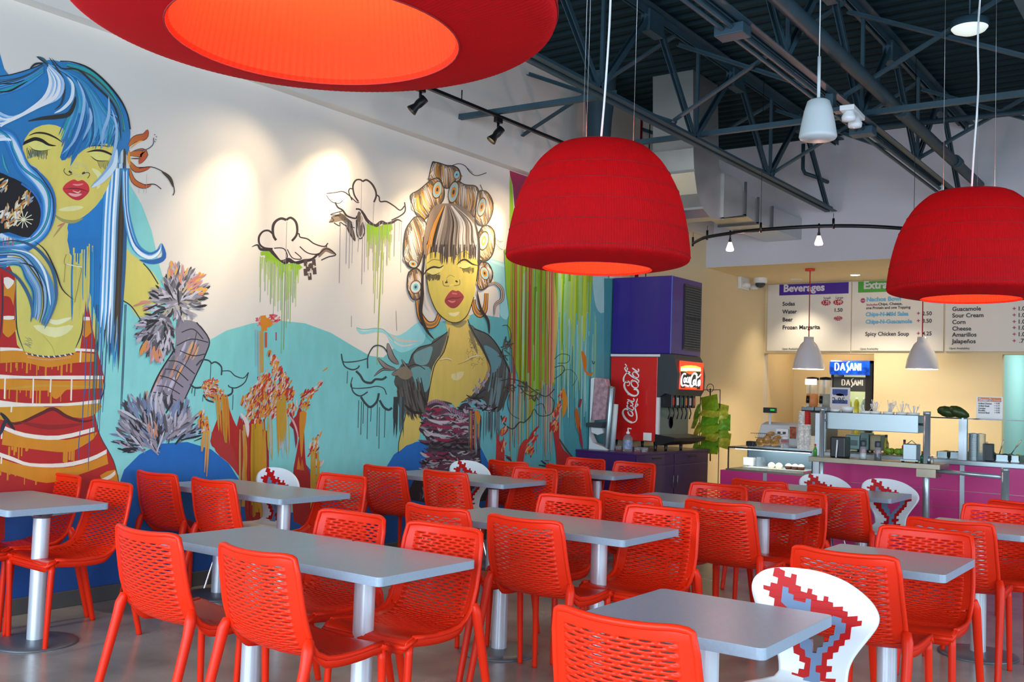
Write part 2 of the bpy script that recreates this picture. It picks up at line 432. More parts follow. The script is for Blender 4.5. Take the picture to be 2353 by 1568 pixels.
# x, y of the top of the back, facing, label
CH = [
 (-3.49, 2.39, 0, 'left of the two red chairs backing the viewer at the nearest pushed-together tables'),
 (-2.83, 2.39, 0, 'right of the two red chairs backing the viewer at the nearest pushed-together tables'),
 (-1.33, 2.37, 0, 'closest red perforated chair, back to the viewer, at the front single table'),
 (-3.28, 3.93, 0, 'red chair, back to the viewer, left on the near side of the long middle table'),
 (-2.73, 3.91, 0, 'red chair, back to the viewer, right on the near side of the long middle table'),
 (-5.64, 3.92, 0, 'red chair by the blue hill mural, left on the near side of that table'),
 (-5.05, 3.91, 0, 'red chair by the blue hill mural, right on the near side of that table'),
 (-5.27, 5.66, 0, 'red chair, left on the near side of the table below the curler lady'),
 (-4.69, 5.70, 0, 'red chair, right on the near side of the table below the curler lady'),
 (-4.54, 7.12, 0, 'red chair, back to the viewer, near side of the small table before the purple counter'),
 (-5.10, 7.05, 0, 'red chair by the mural wall, just left of the small table before the purple counter'),
 (-2.99, 5.42, 0, 'red chair, left on the near side of the third-row table before the purple counter'),
 (-2.42, 5.44, 0, 'red chair, right on the near side of the third-row table before the purple counter'),
 (-2.89, 7.20, 0, 'red chair, left on the near side of the table before the magenta counter'),
 (-2.29, 7.18, 0, 'red chair, right on the near side of the table before the magenta counter'),
 (-1.26, 4.06, 0, 'red chair behind the white front chair, near side of the right single table'),
 (-1.21, 5.64, 0, 'red chair, back to the viewer, near side of the table at the right edge'),
 (-1.10, 7.20, 0, 'farthest red chair at the right picture edge, back to the viewer'),
 (-3.37, 3.46, pi, 'red chair facing the viewer, left on the far side of the nearest tables'),
 (-2.80, 3.45, pi, 'red chair facing the viewer, right on the far side of the nearest tables'),
 (-5.80, 3.42, pi, 'red chair facing the viewer against the wall, left beyond the left-edge table'),
 (-5.24, 3.40, pi, 'red chair facing the viewer, right beyond the left-edge table'),
 (-4.86, 4.88, pi, 'red chair facing the viewer beside a white chair at the blue hill table'),
 (-4.52, 6.66, pi, 'red chair facing the viewer beside a white chair, below the curler lady'),
 (-4.95, 8.12, pi, 'red chair facing the viewer, left in front of the purple counter'),
 (-4.41, 8.08, pi, 'red chair facing the viewer, right in front of the purple counter'),
 (-3.14, 5.00, pi, 'red chair facing the viewer, left on the far side of the long middle table'),
 (-2.50, 4.93, pi, 'red chair facing the viewer, right on the far side of the long middle table'),
 (-2.94, 6.62, pi, 'red chair facing the viewer, left on the far side of the third-row table'),
 (-2.38, 6.60, pi, 'red chair facing the viewer, right on the far side of the third-row table'),
 (-1.21, 5.16, pi, 'red chair facing the viewer at the right-hand single table'),
 (-1.17, 6.82, pi, 'red chair facing the viewer at the table at the right edge'),
 (-5.62, 2.42, 0, 'red chair half out of view at the left edge, near side of the table'),
]
first = None
for (x, y, rz, lab) in CH:
    jit = random.uniform(-.04, .04)
    if rz == 0: loc = (x-.012, y+0.245, 0)
    else: loc = (x, y-0.262, 0)
    if first is None:
        first = net_chair('dining_chair', lab, 'chair', G_RC); first.location = loc; first.rotation_euler = (0, 0, rz+jit)
    else: dup(first, loc, rz+jit, lab)

# ---------------------------------------------------------------- grey tables
m_top = mat('grey_table_laminate', '#96a7b6', 0.30, noise=0.05, nscale=90, spec=0.5)
m_silver = mat('satin_silver_paint', '#d3dae2', 0.32, 0.45)
m_baseg = mat('grey_metal_base', '#70767d', 0.4, 0.5)
ZT = 0.74
def rrect(x0, x1, y0, y1, r, n=5):
    out = []
    for cx, cy, a0 in ((x1-r, y1-r, 0), (x0+r, y1-r, 90), (x0+r, y0+r, 180), (x1-r, y0+r, 270)):
        for i in range(n+1):
            a = radians(a0+90*i/n); out.append((cx+r*cos(a), cy+r*sin(a)))
    return out
def table(x0, x1, y0, y1, label, poles=None, name='dining_table'):
    cx, cy = (x0+x1)/2, (y0+y1)/2; w, d = (x1-x0)/2, (y1-y0)/2
    t = thing(name, label, 'table', (cx, cy, 0), 0, None)
    q = MB(); q.prism(rrect(-w, w, -d, d, 0.022), 'z', ZT-0.034, ZT); q.build('tabletop', m_top, t, bevel=0.006, seg=3)
    poles = poles or [0.0]
    for p in poles:
        q = MB(); q.lathe([(0.0001, ZT-.032), (0.075, ZT-.032), (0.07, ZT-.045), (0.05, ZT-.065), (0.046, ZT-.075), (0.0001, ZT-.075)], 24, (p, 0, 0))
        for a in (45, 135, 225, 315):
            c, s = cos(radians(a)), sin(radians(a))
            q.add([(p+c*.03-s*.02, s*.03+c*.02, ZT-.032), (p+c*.03+s*.02, s*.03-c*.02, ZT-.032), (p+c*.19+s*.012, s*.19-c*.012, ZT-.032), (p+c*.19-s*.012, s*.19+c*.012, ZT-.032),
                   (p+c*.03-s*.012, s*.03+c*.012, ZT-.068), (p+c*.03+s*.012, s*.03-c*.012, ZT-.068), (p+c*.19+s*.008, s*.19-c*.008, ZT-.042), (p+c*.19-s*.008, s*.19+c*.008, ZT-.042)],
                  [(0, 1, 2, 3), (4, 7, 6, 5), (0, 4, 5, 1), (1, 5, 6, 2), (2, 6, 7, 3), (3, 7, 4, 0)])
        q.build('bracket', m_baseg, t)
        q = MB(); q.tube([(p, 0, 0.015), (p, 0, ZT-.07)], 0.0425, 28, cap=False); q.build('column', m_silver, t)
        q = MB(); q.lathe([(0.0001, 0.022), (0.06, 0.022), (0.15, 0.016), (0.212, 0.010), (0.218, 0.005), (0.218, 0.0), (0.0001, 0.0)], 48, (p, 0, 0)); q.build('base_plate', m_baseg, t)
    return t
table(-3.83, -3.19, 2.69, 3.26, 'left of the two nearest grey tables pushed together')
table(-3.185, -2.50, 2.69, 3.26, 'right of the two nearest grey tables pushed together')
table(-3.60, -2.36, 4.22, 4.82, 'long grey table in the middle of the room, second row', [-.31, .31])
table(-1.67, -1.055, 2.69, 3.28, 'single grey table in front of the white and red cutout chair')
table(-5.86, -5.04, 2.66, 3.23, 'grey table cut by the left picture edge', [.23])
table(-5.85, -4.63, 4.09, 4.69, 'long grey table against the blue hill of the mural', [-.31, .31])
table(-5.66, -4.42, 6.05, 6.66, 'long grey table below the mural lady with curlers', [-.31, .31])
table(-4.96, -4.31, 7.50, 8.05, 'small far grey table before the purple cabinet')
table(-3.42, -2.19, 6.04, 6.56, 'long grey table in line with the purple cabinet, third row', [-.31, .31])
table(-3.27, -2.05, 7.64, 8.24, 'long grey table with two white chairs before the serving counter', [-.31, .31])
table(-1.57, -0.96, 4.39, 4.98, 'single grey table at the right, behind the front red chair row')
table(-1.50, -0.93, 6.10, 6.68, 'grey table at the right picture edge')
# ---------------------------------------------------------------- white cutout chairs
m_wht = mat('glossy_white_plastic', '#e6eaec', 0.25, coat=0.2, noise=0.01)
m_inr = mat('red_inlay', '#bd0d0b', 0.45, spec=.25)
m_ing = mat('grey_inlay', '#6f86a4', 0.45, spec=.3)
m_chrome = mat('chrome', '#dfe3e6', 0.12, 1.0)
# outline and stepped pattern of the backrest, measured on the nearest chair (grid units of 5.2 px) and put on its leaning plane
CX, CYB = -1.185, 3.50           # centre of the nearest white chair's back at seat height
TILT = 0.22
def backpt(gx, gy):
    px, py = 1600+gx*453/2353, 1280+gy*288/1496
    d = ray(px, py)
    # plane y = CYB + TILT*(z-0.45)
    t = (CYB + TILT*(EYE-0.45))/(d.y-TILT*d.z)
    p = CAMP + d*t
    return (-(p.x-CX), p.z)      # chair-local x (the chair faces the viewer) and height
OUT = [(1015, 122), (1200, 130), (1400, 160), (1600, 215), (1800, 300), (1980, 420), (2110, 540), (2180, 650), (2200, 740), (2180, 820), (2130, 900), (2050, 1000), (1960, 1110), (1880, 1220), (1830, 1330), (1808, 1440), (1806, 1560), (1840, 1680), (1900, 1800),
       (900, 1800), (930, 1650), (965, 1540), (985, 1420), (990, 1300), (982, 1200), (960, 1100), (915, 990), (860, 860), (800, 720), (740, 560), (705, 430), (697, 330), (725, 240), (790, 178), (870, 140)]
REDP = [(955, 124), (1015, 124), (1015, 135), (1075, 165), (1070, 225), (1140, 245), (1150, 195), (1212, 212), (1197, 330), (1260, 352), (1255, 405), (1328, 428), (1340, 372), (1395, 385), (1385, 440), (1450, 460), (1447, 515), (1520, 525), (1530, 465), (1585, 475), (1580, 530), (1640, 545), (1640, 595), (1760, 590), (1757, 640), (1818, 652), (1815, 710), (1940, 700), (1935, 760), (1993, 755), (1985, 815), (1863, 835), (1845, 980), (1785, 990), (1775, 1055), (1715, 1065), (1700, 1135), (1640, 1145), (1635, 1215), (1567, 1225), (1562, 1300), (1628, 1302), (1620, 1370), (1560, 1375), (1550, 1450), (1672, 1455), (1660, 1530), (1600, 1530), (1590, 1640), (1200, 1640), (1195, 1500), (1180, 1496), (1195, 1440), (1140, 1420), (1148, 1375), (1220, 1395), (1232, 1330), (1290, 1340), (1305, 1265), (1235, 1240), (1240, 1175), (1172, 1145), (1165, 1070), (1105, 1045), (1100, 980), (1040, 950), (1040, 880), (985, 850), (985, 780), (945, 760), (945, 580), (955, 490), (890, 460), (900, 400), (830, 375), (830, 325), (905, 345), (915, 295), (985, 315), (995, 245), (935, 220)]
GREYP = [(1050, 345), (1118, 365), (1112, 425), (1175, 450), (1170, 510), (1310, 545), (1320, 495), (1380, 505), (1368, 650), (1450, 670), (1445, 720), (1590, 760), (1640, 700), (1710, 720), (1745, 730), (1740, 780), (1798, 790), (1785, 905), (1725, 915), (1715, 985), (1650, 1000), (1640, 1060), (1580, 1070), (1570, 1135), (1510, 1145), (1500, 1290), (1435, 1295), (1430, 1370), (1487, 1385), (1480, 1600), (1265, 1600), (1265, 1496), (1290, 1440), (1355, 1425), (1375, 1210), (1310, 1185), (1305, 1110), (1250, 1080), (1240, 1000), (1180, 970), (1180, 800), (1120, 780), (1120, 620), (1030, 530)]
HOLE = [(1670, 810), (1650, 930), (1600, 940), (1585, 1010), (1525, 1015), (1515, 1070), (1455, 1080), (1440, 1145), (1390, 1140), (1385, 990), (1330, 970), (1330, 850), (1400, 830), (1400, 780), (1560, 800)]
outl = [backpt(*p) for p in smooth_curve(OUT, 3, True)]
def wchair(name, label, cat, group):
    t = thing(name, label, cat, group=group)
    zb = 0.50
    def yb(x, z, off=0.0):     # local y of the shell's sitter side; sitter faces +y
        lean = -TILT*(z-0.45)
        return -0.20 + lean + 0.10*x*x*4*min(1, max(0, (z-0.5)/0.1)) + off
    # back: rows between left and right outline
    zs = [p[1] for p in outl]; ztop = max(zs)-0.0008
    def span(z):
        xs = []
        for a, b in zip(outl, outl[1:]+outl[:1]):
            if (a[1]-z)*(b[1]-z) < 0:
                tt = (z-a[1])/(b[1]-a[1]); xs.append(a[0]+(b[0]-a[0])*tt)
        return (min(xs), max(xs)) if len(xs) >= 2 else None
    rows = []; nr = 64; nx = 28
    for i in range(nr+1):
        z = ztop-(ztop-0.47)*(i/nr)**1.25
        sp = span(z)
        if sp: rows.append((z, sp))
    zlast = rows[-1]
    rings = []
    for z, (a, b) in rows: rings.append([(a+(b-a)*k/nx, yb(a+(b-a)*k/nx, z), z) for k in range(nx+1)])
    # bend into the seat
    a, b = zlast[1]; y0 = yb(0, 0.47); c0 = (a+b)/2
    seat = []
    for (yy, zz, hw) in ((y0+.006, .452, .150), (y0+.02, .438, .165), (y0+.05, .428, .185), (y0+.10, .425, .205), (y0+.18, .426, .220), (y0+.27, .432, .225), (y0+.34, .438, .220), (y0+.39, .436, .205), (y0+.415, .425, .185)):
        w = min(1, (yy-y0)/.06); l = a*(1-w)-hw*w; r = b*(1-w)+hw*w
        seat.append([(l+(r-l)*k/nx, yy - .06*abs(2*k/nx-1)**4*(1 if yy > y0+.3 else 0), zz+.012*(2*k/nx-1)**2) for k in range(nx+1)])
    allr = rings+seat; q = MB(); w = nx+1
    q.add([p for r_ in allr for p in r_], [(j*w+i, j*w+i+1, (j+1)*w+i+1, (j+1)*w+i) for j in range(len(allr)-1) for i in range(nx)], 0, True)
    sh = q.build('shell', m_wht, t, fix=False)
    md = sh.modifiers.new('thick', 'SOLIDIFY'); md.thickness = 0.010; md.offset = -1 if False else 0
    hp = [backpt(*p) for p in HOLE]
    # stepped inlays, both faces, as thin plates bedded in the shell
    def plate(pts, nm, m, off):
        tri = tessellate_polygon([[Vector((p[0], p[1], 0)) for p in pts]])
        bm = bmesh.new(); vv = [bm.verts.new((p[0], p[1], 0)) for p in pts]
        for f in tri:
            try: bm.faces.new([vv[i] for i in f])
            except ValueError: pass
        bmesh.ops.subdivide_edges(bm, edges=[e for e in bm.edges if e.calc_length() > .03], cuts=3, use_grid_fill=True)
        bmesh.ops.triangulate(bm, faces=bm.faces)
        vs = [(v.co.x, v.co.y) for v in bm.verts]; fs = [[v.index for v in f.verts] for f in bm.faces]
        bm.verts.index_update(); fs = [[v.index for v in f.verts] for f in bm.faces]; bm.free()
        n = len(vs); e = {}
        for f in fs:
            for i, j in zip(f, f[1:]+f[:1]):
                e[(i, j)] = 1
        edges = [(i, j) for (i, j) in e if (j, i) not in e]
        V = [(x, yb(x, z, off), z) for x, z in vs]+[(x, yb(x, z, -off), z) for x, z in vs]
        F = [tuple(f) for f in fs]+[tuple(i+n for i in reversed(f)) for f in fs]+[(i, n+i, n+j, j) for i, j in edges]
        o = MB(); o.add(V, F); return o.build(nm, m, t)
    rd = plate([backpt(*p) for p in REDP], 'red_inlay', m_inr, 0.0062)
    gr = plate([backpt(*p) for p in GREYP], 'grey_inlay', m_ing, 0.0070)
    cut = MB(); cut.prism(hp, 'y', -0.5, 0.1); co = cut.build('cutter', m_ing, None)
    cme = co.data
    for o in (sh, rd, gr):
        b = o.modifiers.new('hole', 'BOOLEAN'); b.operation = 'DIFFERENCE'; b.object = co; b.solver = 'EXACT'
    bpy.context.view_layer.update()
    dg = bpy.context.evaluated_depsgraph_get()
    for o in (sh, rd, gr):
        me = bpy.data.meshes.new_from_object(o.evaluated_get(dg)); o.modifiers.clear(); o.data = me
    bpy.data.objects.remove(co); bpy.data.meshes.remove(cme)
    lg = MB(); lg.tube([(-.13, -.10, .418), (-.13, .10, .418)], .008, 8); lg.tube([(.13, -.10, .418), (.13, .10, .418)], .008, 8); lg.tube([(-.13, 0, .418), (.13, 0, .418)], .008, 8)
    lg.build('seat_support', m_chrome, t, fix=False)
    for sx, sy in ((-1, -1), (1, -1), (-1, 1), (1, 1)):
        l = MB(); l.tube([(sx*.13, sy*.10, .418), (sx*.15, sy*.125, .395), (sx*.215, sy*.21, .006), (sx*.215, sy*.21, 0)], [.0085, .0085, .0085, .011], 10); l.build('leg', m_chrome, t, fix=False)
    return t
G_W = 'white chairs with red stepped cutouts'
w0 = wchair('white_cutout_chair', 'nearest white chair with red and grey stepped pattern, beyond the front single table', 'chair', G_W)
w0.location = (CX, CYB-0.20, 0); w0.rotation_euler = (0, 0, pi)
for (px, py, yy_, lab) in ((655, 1079, 4.93, 'white chair with red stepped cutouts by the blue hill mural, far side of that table'),
                      (1093, 1066, 6.88, 'white chair with red stepped cutouts under the mural lady with curlers'),
                      (1908, 1094, 8.5, 'left of the two white chairs with red stepped cutouts before the magenta counter'),
                      (2056, 1105, 8.5, 'right of the two white chairs with red stepped cutouts before the magenta counter')):
    p = ony(px, py, yy_)
    dup(w0, (p.x, yy_-0.28, 0), pi, lab)

# ---------------------------------------------------------------- big red pleated lamps
def fabric(name, col, tr):
    m = bpy.data.materials.new(name); m.use_nodes = True; nt = m.node_tree; b = nt.nodes['Principled BSDF']
    c = srgb(col); b.inputs['Base Color'].default_value = (*c, 1); b.inputs['Roughness'].default_value = 0.75
    b.inputs['Specular IOR Level'].default_value = 0.15
    out = nt.nodes['Material Output']; tl = nt.nodes.new('ShaderNodeBsdfTranslucent'); tl.inputs[0].default_value = (*c, 1)
    mx = nt.nodes.new('ShaderNodeMixShader'); mx.inputs[0].default_value = tr
    nt.links.new(b.outputs[0], mx.inputs[1]); nt.links.new(tl.outputs[0], mx.inputs[2]); nt.links.new(mx.outputs[0], out.inputs[0])
    # fine vertical pleat lines
    tc = nt.nodes.new('ShaderNodeTexCoord'); wv = nt.nodes.new('ShaderNodeTexNoise'); wv.inputs['Scale'].default_value = 25
    bp = nt.nodes.new('ShaderNodeBump'); bp.inputs['Strength'].default_value = 0.15; bp.inputs['Distance'].default_value = 0.002
    nt.links.new(tc.outputs['Object'], wv.inputs['Vector']); nt.links.new(wv.outputs['Fac'], bp.inputs['Height']); nt.links.new(bp.outputs[0], b.inputs['Normal'])
    return m
m_fab = fabric('red_pleated_fabric', '#a60911', 0.22)
m_fab2 = fabric('red_lining_fabric', '#ee3a1e', 0.35)
m_cord = mat('white_cord', '#d9dcdc', 0.5)
m_wire = mat('steel_wire', '#9aa0a4', 0.35, 0.8)
m_bulb = mat('warm_bulb_glass', '#fff2d8', 0.3, emit='#ffd9a0', estr=25)
Z0 = 2.105
def shade_profile():
    p = [(.155, .552), (.20, .545), (.235, .53), (.300, .470), (.345, .402), (.388, .315), (.418, .215), (.437, .12), (.447, .05), (.450, 0), (.440, -.022), (.40, -.036), (.33, -.050), (.268, -.060)]
    return smooth_curve(p, 5)
def lamp(name, label, cat, group):
    t = thing(name, label, cat, group=group)
    q = MB(); pr = shade_profile(); seg = 440
    q.lathe(pr, seg, ripple=0.0022, smooth=False); q.build('shade', m_fab, t, fix=False)
    q = MB(); q.lathe([(.268, -.060), (.262, -.052), (.235, .10), (.20, .25), (.17, .40), (.155, .545)], seg//2, ripple=0.004, smooth=False); q.build('lining', m_fab2, t, fix=False)
    q = MB()
    for r_, z_ in ((.452, .0), (.439, .118), (.417, .22), (.389, .318), (.346, .405), (.269, -.061), (.2, .547)):
        q.tube([(r_*cos(2*pi*k/64), r_*sin(2*pi*k/64), z_) for k in range(65)], .0016, 5)
    q.build('hoop', mat('dark_red_hoop', '#7c0a10', .8), t, fix=False)
    q = MB(); q.sphere((0, 0, .30), .05, 16, 10); q.lathe([(.018, .33), (.018, .42), (.0001, .42)], 16); q.build('bulb', m_bulb, t)
    q = MB(); q.tube([(-.17, 0, .545), (.17, 0, .545)], .004, 6); q.tube([(0, -.17, .545), (0, .17, .545)], .004, 6); q.build('spider_frame', m_wire, t)
    q = MB(); top = ZD-Z0
    q.tube(smooth_curve([(0, 0, .42), (.0, 0, .56), (.012, .005, .8), (.03, 0, 1.15), (.028, .01, 1.5), (.045, 0, 1.9), (.04, 0, 2.3), (.05, 0, top)], 5), .0055, 8); q.build('cord', m_cord, t, fix=False)
    for k in range(3):
        a = 2*pi*k/3+0.5; q = MB(); q.tube([(.16*cos(a), .16*sin(a), .545), (.16*cos(a), .16*sin(a), top)], .0012, 5); q.build('wire', m_wire, t, fix=False)
    return t
G_L = 'big red pleated dome lamps'
l0 = lamp('pendant_lamp', 'big red pleated dome lamp hanging before the purple soda cabinet', 'lamp', G_L); l0.location = (-2.54, 4.20, Z0)
dup(l0, (-1.22, 6.12, Z0), 0.4, 'big red pleated dome lamp cut by the right picture edge, over the serving counter')
dup(l0, (-1.394, 1.266, Z0+.024), 0.9, 'biggest red pleated dome lamp, seen from below at the top edge')
for p in ((-2.54, 4.20, 0), (-1.22, 6.12, 0), (-1.394, 1.266, .024)):
    light('lamp_bulb', 'POINT', (p[0], p[1], Z0+.20+p[2]), None, 13, (1.0, .78, .50), .06)

# ---------------------------------------------------------------- roof trusses, bridging, pipes
def bar(q, a, b, w, h=None):
    a, b = Vector(a), Vector(b); h = h or w; t = (b-a).normalized()
    s = t.cross(Vector((0, 0, 1)));  s = s.normalized() if s.length > 1e-3 else Vector((1, 0, 0)); n = s.cross(t)
    vs = []
    for p in (a, b):
        for i, j in ((-1, -1), (1, -1), (1, 1), (-1, 1)): vs.append(p+s*i*w/2+n*j*h/2)
    q.add(vs, [(0, 3, 2, 1), (4, 5, 6, 7), (0, 1, 5, 4), (1, 2, 6, 5), (2, 3, 7, 6), (3, 0, 4, 7)])
ZB_, ZTt = 3.87, 4.76
JX = (-4.12, -2.58, -0.98, 0.62, 2.2)
jl = ('painted roof truss nearest the mural wall', 'painted roof truss carrying conduit over the room middle', 'painted roof truss right of the round pipe', 'painted roof truss over the right side, second from the window wall', 'painted roof truss nearest the right window wall')
for x, lab in zip(JX, jl):
    t = thing('roof_truss', lab, 'roof truss', (x, 0, ZB_), 0, 'painted roof trusses')
    z1 = ZTt-ZB_
    q = MB()
    for s in (-1, 1): q.box(s*.018-.004+(.03*s if s > 0 else -.03)*0, s*.018+.004, YF, 12.45, -.028, .03); q.box(min(s*.018, s*.075), max(s*.018, s*.075), YF, 12.45, -.028, -.020)
    q.build('bottom_chord', m_steelp, t)
    q = MB()
    for s in (-1, 1): q.box(s*.018-.004, s*.018+.004, YF, YB, z1-.03, z1+.04); q.box(min(s*.018, s*.09), max(s*.018, s*.09), YF, YB, z1+.03, z1+.04)
    q.build('top_chord', m_steelp, t)
    y = YF+0.4; k = 0
    nodes = [6.75-1.82*j for j in range(5, 0, -1)]+[6.75, 8.5, 10.35, 12.3]
    for a, b in zip(nodes, nodes[1:]):
        m_ = (a+b)/2
        for (p0, p1) in (((.0, a, 0), (.0, m_-.06, z1)), ((.0, b, 0), (.0, m_+.06, z1))):
            q = MB(); bar(q, (-.02, p0[1], p0[2]), (-.02, p1[1], p1[2]), .006, .045); bar(q, (.022, p0[1], p0[2]), (.022, p1[1], p1[2]), .006, .045); bar(q, (0, p0[1]+.04, p0[2]), (0, p1[1]+.04, p1[2]), .03, .012)
            q.build('web_member', m_steelp, t)
        q = MB(); bar(q, (0, a+.05, 0), (0, a+.05, z1), .03, .03); q.build('web_member', m_steelp, t)
        q = MB(); q.box(-.045, .045, m_-.13, m_+.13, z1-.17, z1+.02); q.build('gusset', m_steelp, t)
# cross bridging between the trusses
def brace(a, b, lab):
    q = MB(); bar(q, a, b, .045, .008); bar(q, (a[0], a[1]+.02, a[2]+.018), (b[0], b[1]+.02, b[2]+.018), .006, .04)
    o = q.build('cross_brace', m_steelp); tag(o, lab, 'brace', 'cross braces between the trusses')
bi = ['nearest the mural wall', 'over the room middle', 'right of the middle']
for yb_, where in ((8.05, 'nearer the viewer'), (10.45, 'near the back wall')):
    for i, (xa_, xb_) in enumerate(((XL+.11, JX[0]), (JX[0], JX[1]), (JX[1], JX[2]))):
        d = 0.06
        brace((xa_, yb_, ZB_+.05+(.08 if i == 0 else 0)), (xb_, yb_, ZTt-.05), 'thin diagonal ceiling brace rising to the right, %s, %s' % (bi[i], where))
        brace((xa_, yb_+d, ZTt-.12), (xb_, yb_+d, ZB_+.04), 'thin diagonal ceiling brace falling to the right, %s, %s' % (bi[i], where))
for y_, lab in ((7.06, 'level ceiling brace fixed to the mural wall, nearer'), (8.62, 'level ceiling brace fixed to the mural wall, farther')):
    q = MB(); bar(q, (XL+.11, y_, 3.93), (JX[2] if y_ > 8 else JX[0], y_, 3.90), .05, .008); bar(q, (XL+.11, y_-.02, 3.95), (JX[2] if y_ > 8 else JX[0], y_-.02, 3.92), .006, .045)
    tag(q.build('level_brace', m_steelp), lab, 'brace')
t = thing('conduit_run', 'pair of painted conduits with junction boxes under the middle truss', 'conduit', (JX[1]-.09, 0, ZB_-.06))
q = MB(); q.tube([(0, YF, 0), (0, 12.4, 0)], .016, 8); q.build('conduit', m_steelp, t)
q = MB(); q.tube([(.06, YF, .005), (.06, 12.4, .005)], .016, 8); q.build('conduit', m_steelp, t)
for y_ in (5.95, 8.75):
    q = MB(); q.box(-.06, .14, y_-.07, y_+.07, -.04, .03); q.build('junction_box', m_steelp, t, bevel=.006)
q = MB(); q.tube([(-2.34, YF, 4.02), (-2.40, 12.45, 4.02)], .055, 18); q.tube([(-2.38, 8.9, 4.02), (-2.38, 9.1, 4.02)], .064, 18); q.tube([(-2.38, 11.1, 4.02), (-2.38, 11.25, 4.02)], .064, 18)
tag(q.build('sprinkler_main', m_steelp, fix=False), 'thick round pipe running along the ceiling beside the middle truss', 'pipe')
q = MB(); q.tube([(-2.9, 10.1, 4.2), (1.6, 10.5, 4.22)], .028, 12); q.tube([(-.72, 10.3, 4.22), (-.95, 9.7, 4.34), (-.95, 9.65, 4.65)], .028, 12)
tag(q.build('branch_pipe', m_steelp, fix=False), 'thin pipe crossing the ceiling above the right lamp', 'pipe')
q = MB(); a = ony(1846, 331, YB-.35); q.tube([a, a+Vector((0, 0, -.32)), a+Vector((.03, 0, -.38)), a+Vector((.17, .0, -.44)), a+Vector((.20, .36, -.44))], .024, 10)
tag(q.build('drain_elbow', m_steelp, fix=False), 'short dark bent pipe before the upper back wall', 'pipe')

# ---------------------------------------------------------------- duct
m_galv = mat('galvanised_steel', '#c6c9c6', 0.30, 0.8, noise=0.04, nscale=5, rn=.03)
m_seam = mat('duct_seam', '#5b5f60', 0.5, 0.6)
XD0, XD1 = -5.03, -4.56
side = [(1593, 150), (1593, 250), (1593, 338), (1595, 392), (1602, 445), (1614, 478), (1631, 499), (1652, 506), (1659, 501), (1710, 494), (1739, 512), (1772, 525), (1846, 553), (1846, 505), (1773, 476), (1709, 441), (1696, 413), (1681, 404), (1658, 398), (1652, 380), (1650, 250), (1650, 150)]
so = []
for p in side:
    v = onx(p[0], p[1], XD1); so.append((min(v.y, YB-.004), min(v.z, ZD-.002)))
t = thing('air_duct', 'galvanised sheet duct dropping from the ceiling and turning to the back wall', 'duct', (0, 0, 0))
q = MB(); q.prism(so, 'x', XD0, XD1); q.build('duct_body', m_galv, t)
for (i, j) in ((8, 18), (9, 16), (10, 15), (11, 14)):
    a, b = so[i], so[j]; q = MB()
    q.box(XD1-.002, XD1+.022, a[0]-.012, a[0]+.012, min(a[1], b[1])-.01, max(a[1], b[1])+.01); q.box(XD0-.022, XD1+.022, a[0]-.012, a[0]+.012, a[1]-.022, a[1]+.004)
    q.build('flange', m_galv if i == 8 else m_seam, t)
for i in (2, 3, 5): 
    a = so[i]; q = MB(); q.box(XD0-.012, XD1+.012, a[0]-.014, a[0]+.002, a[1]-.012, a[1]+.012); q.build('flange', m_galv, t)
q = MB(); q.lathe([(.17, 4.84), (.165, 4.7), (.15, 4.5), (.135, 4.35), (.128, 4.2), (.128, 3.2)], 28, (-5.72+.25, 9.0, 0))
tag(q.build('flared_vent_pipe', m_steelp, fix=False), 'dark flared round vent pipe hanging behind the middle red lamp', 'vent pipe')

# ---------------------------------------------------------------- track lights over the mural
m_blk = mat('black_metal', '#17181a', 0.35, 0.3)
TX, TZ = -5.36, 3.90
t = thing('light_track', 'straight black light track hanging along the mural wall', 'light track', (TX, 0, TZ))
q = MB(); q.box(-.018, .018, 1.0, 9.4, -.012, .016); q.build('rail', m_blk, t, bevel=.003)
for y_ in (2.6, 6.55, 8.62):
    q = MB(); q.tube([(0, y_, .015), (0, y_, .10 if y_ > 6 else ZD-TZ)], .006, 6); q.build('hanger', m_blk, t)
def spot(name, label, aim, y):
    t = thing(name, label, 'spotlight', (TX, y, TZ-.012), 0, 'black spotlights on the straight track')
    q = MB(); q.box(-.02, .02, -.045, .045, -.045, 0); q.build('adapter', m_blk, t, bevel=.004)
    q = MB(); q.tube([(0, 0, -.045), (0, 0, -.085), (0, 0.01, -.12)], .012, 10); q.build('stem', m_blk, t)
    d = (Vector(aim)-Vector((TX, y, TZ-.15))).normalized(); c = Vector((0, 0, -.135))
    a = c-d*.055
    q = MB(); q.tube([a, a+d*.01, a+d*.07, a+d*.10, a+d*.15, a+d*.155], [.030, .036, .036, .030, .047, .047], 20, cap=False)
    q.tube([a, a+d*.002], [.036, .036], 20); q.build('head', m_blk, t, fix=False)
    q = MB(); q.tube([a+d*.118, a+d*.120], .032, 16); q.build('lens', m_bulb, t)
    return Vector((TX, y, TZ-.012))+c+d*.11
SP = [((XL, 4.45, 2.42), 5.0, 'track spotlight hidden over the left cream light pool'), ((XL, 5.52, 3.0), 6.02, 'track spotlight just under the biggest red lamp'), ((XL, 6.42, 2.66), 7.08, 'track spotlight between two lamps, farther along the mural wall'), ((XL, 7.6, 2.85), 8.25, 'track spotlight hidden behind the middle red lamp'), ((XL, 8.75, 2.74), 9.2, 'farthest track spotlight behind the middle red lamp')]
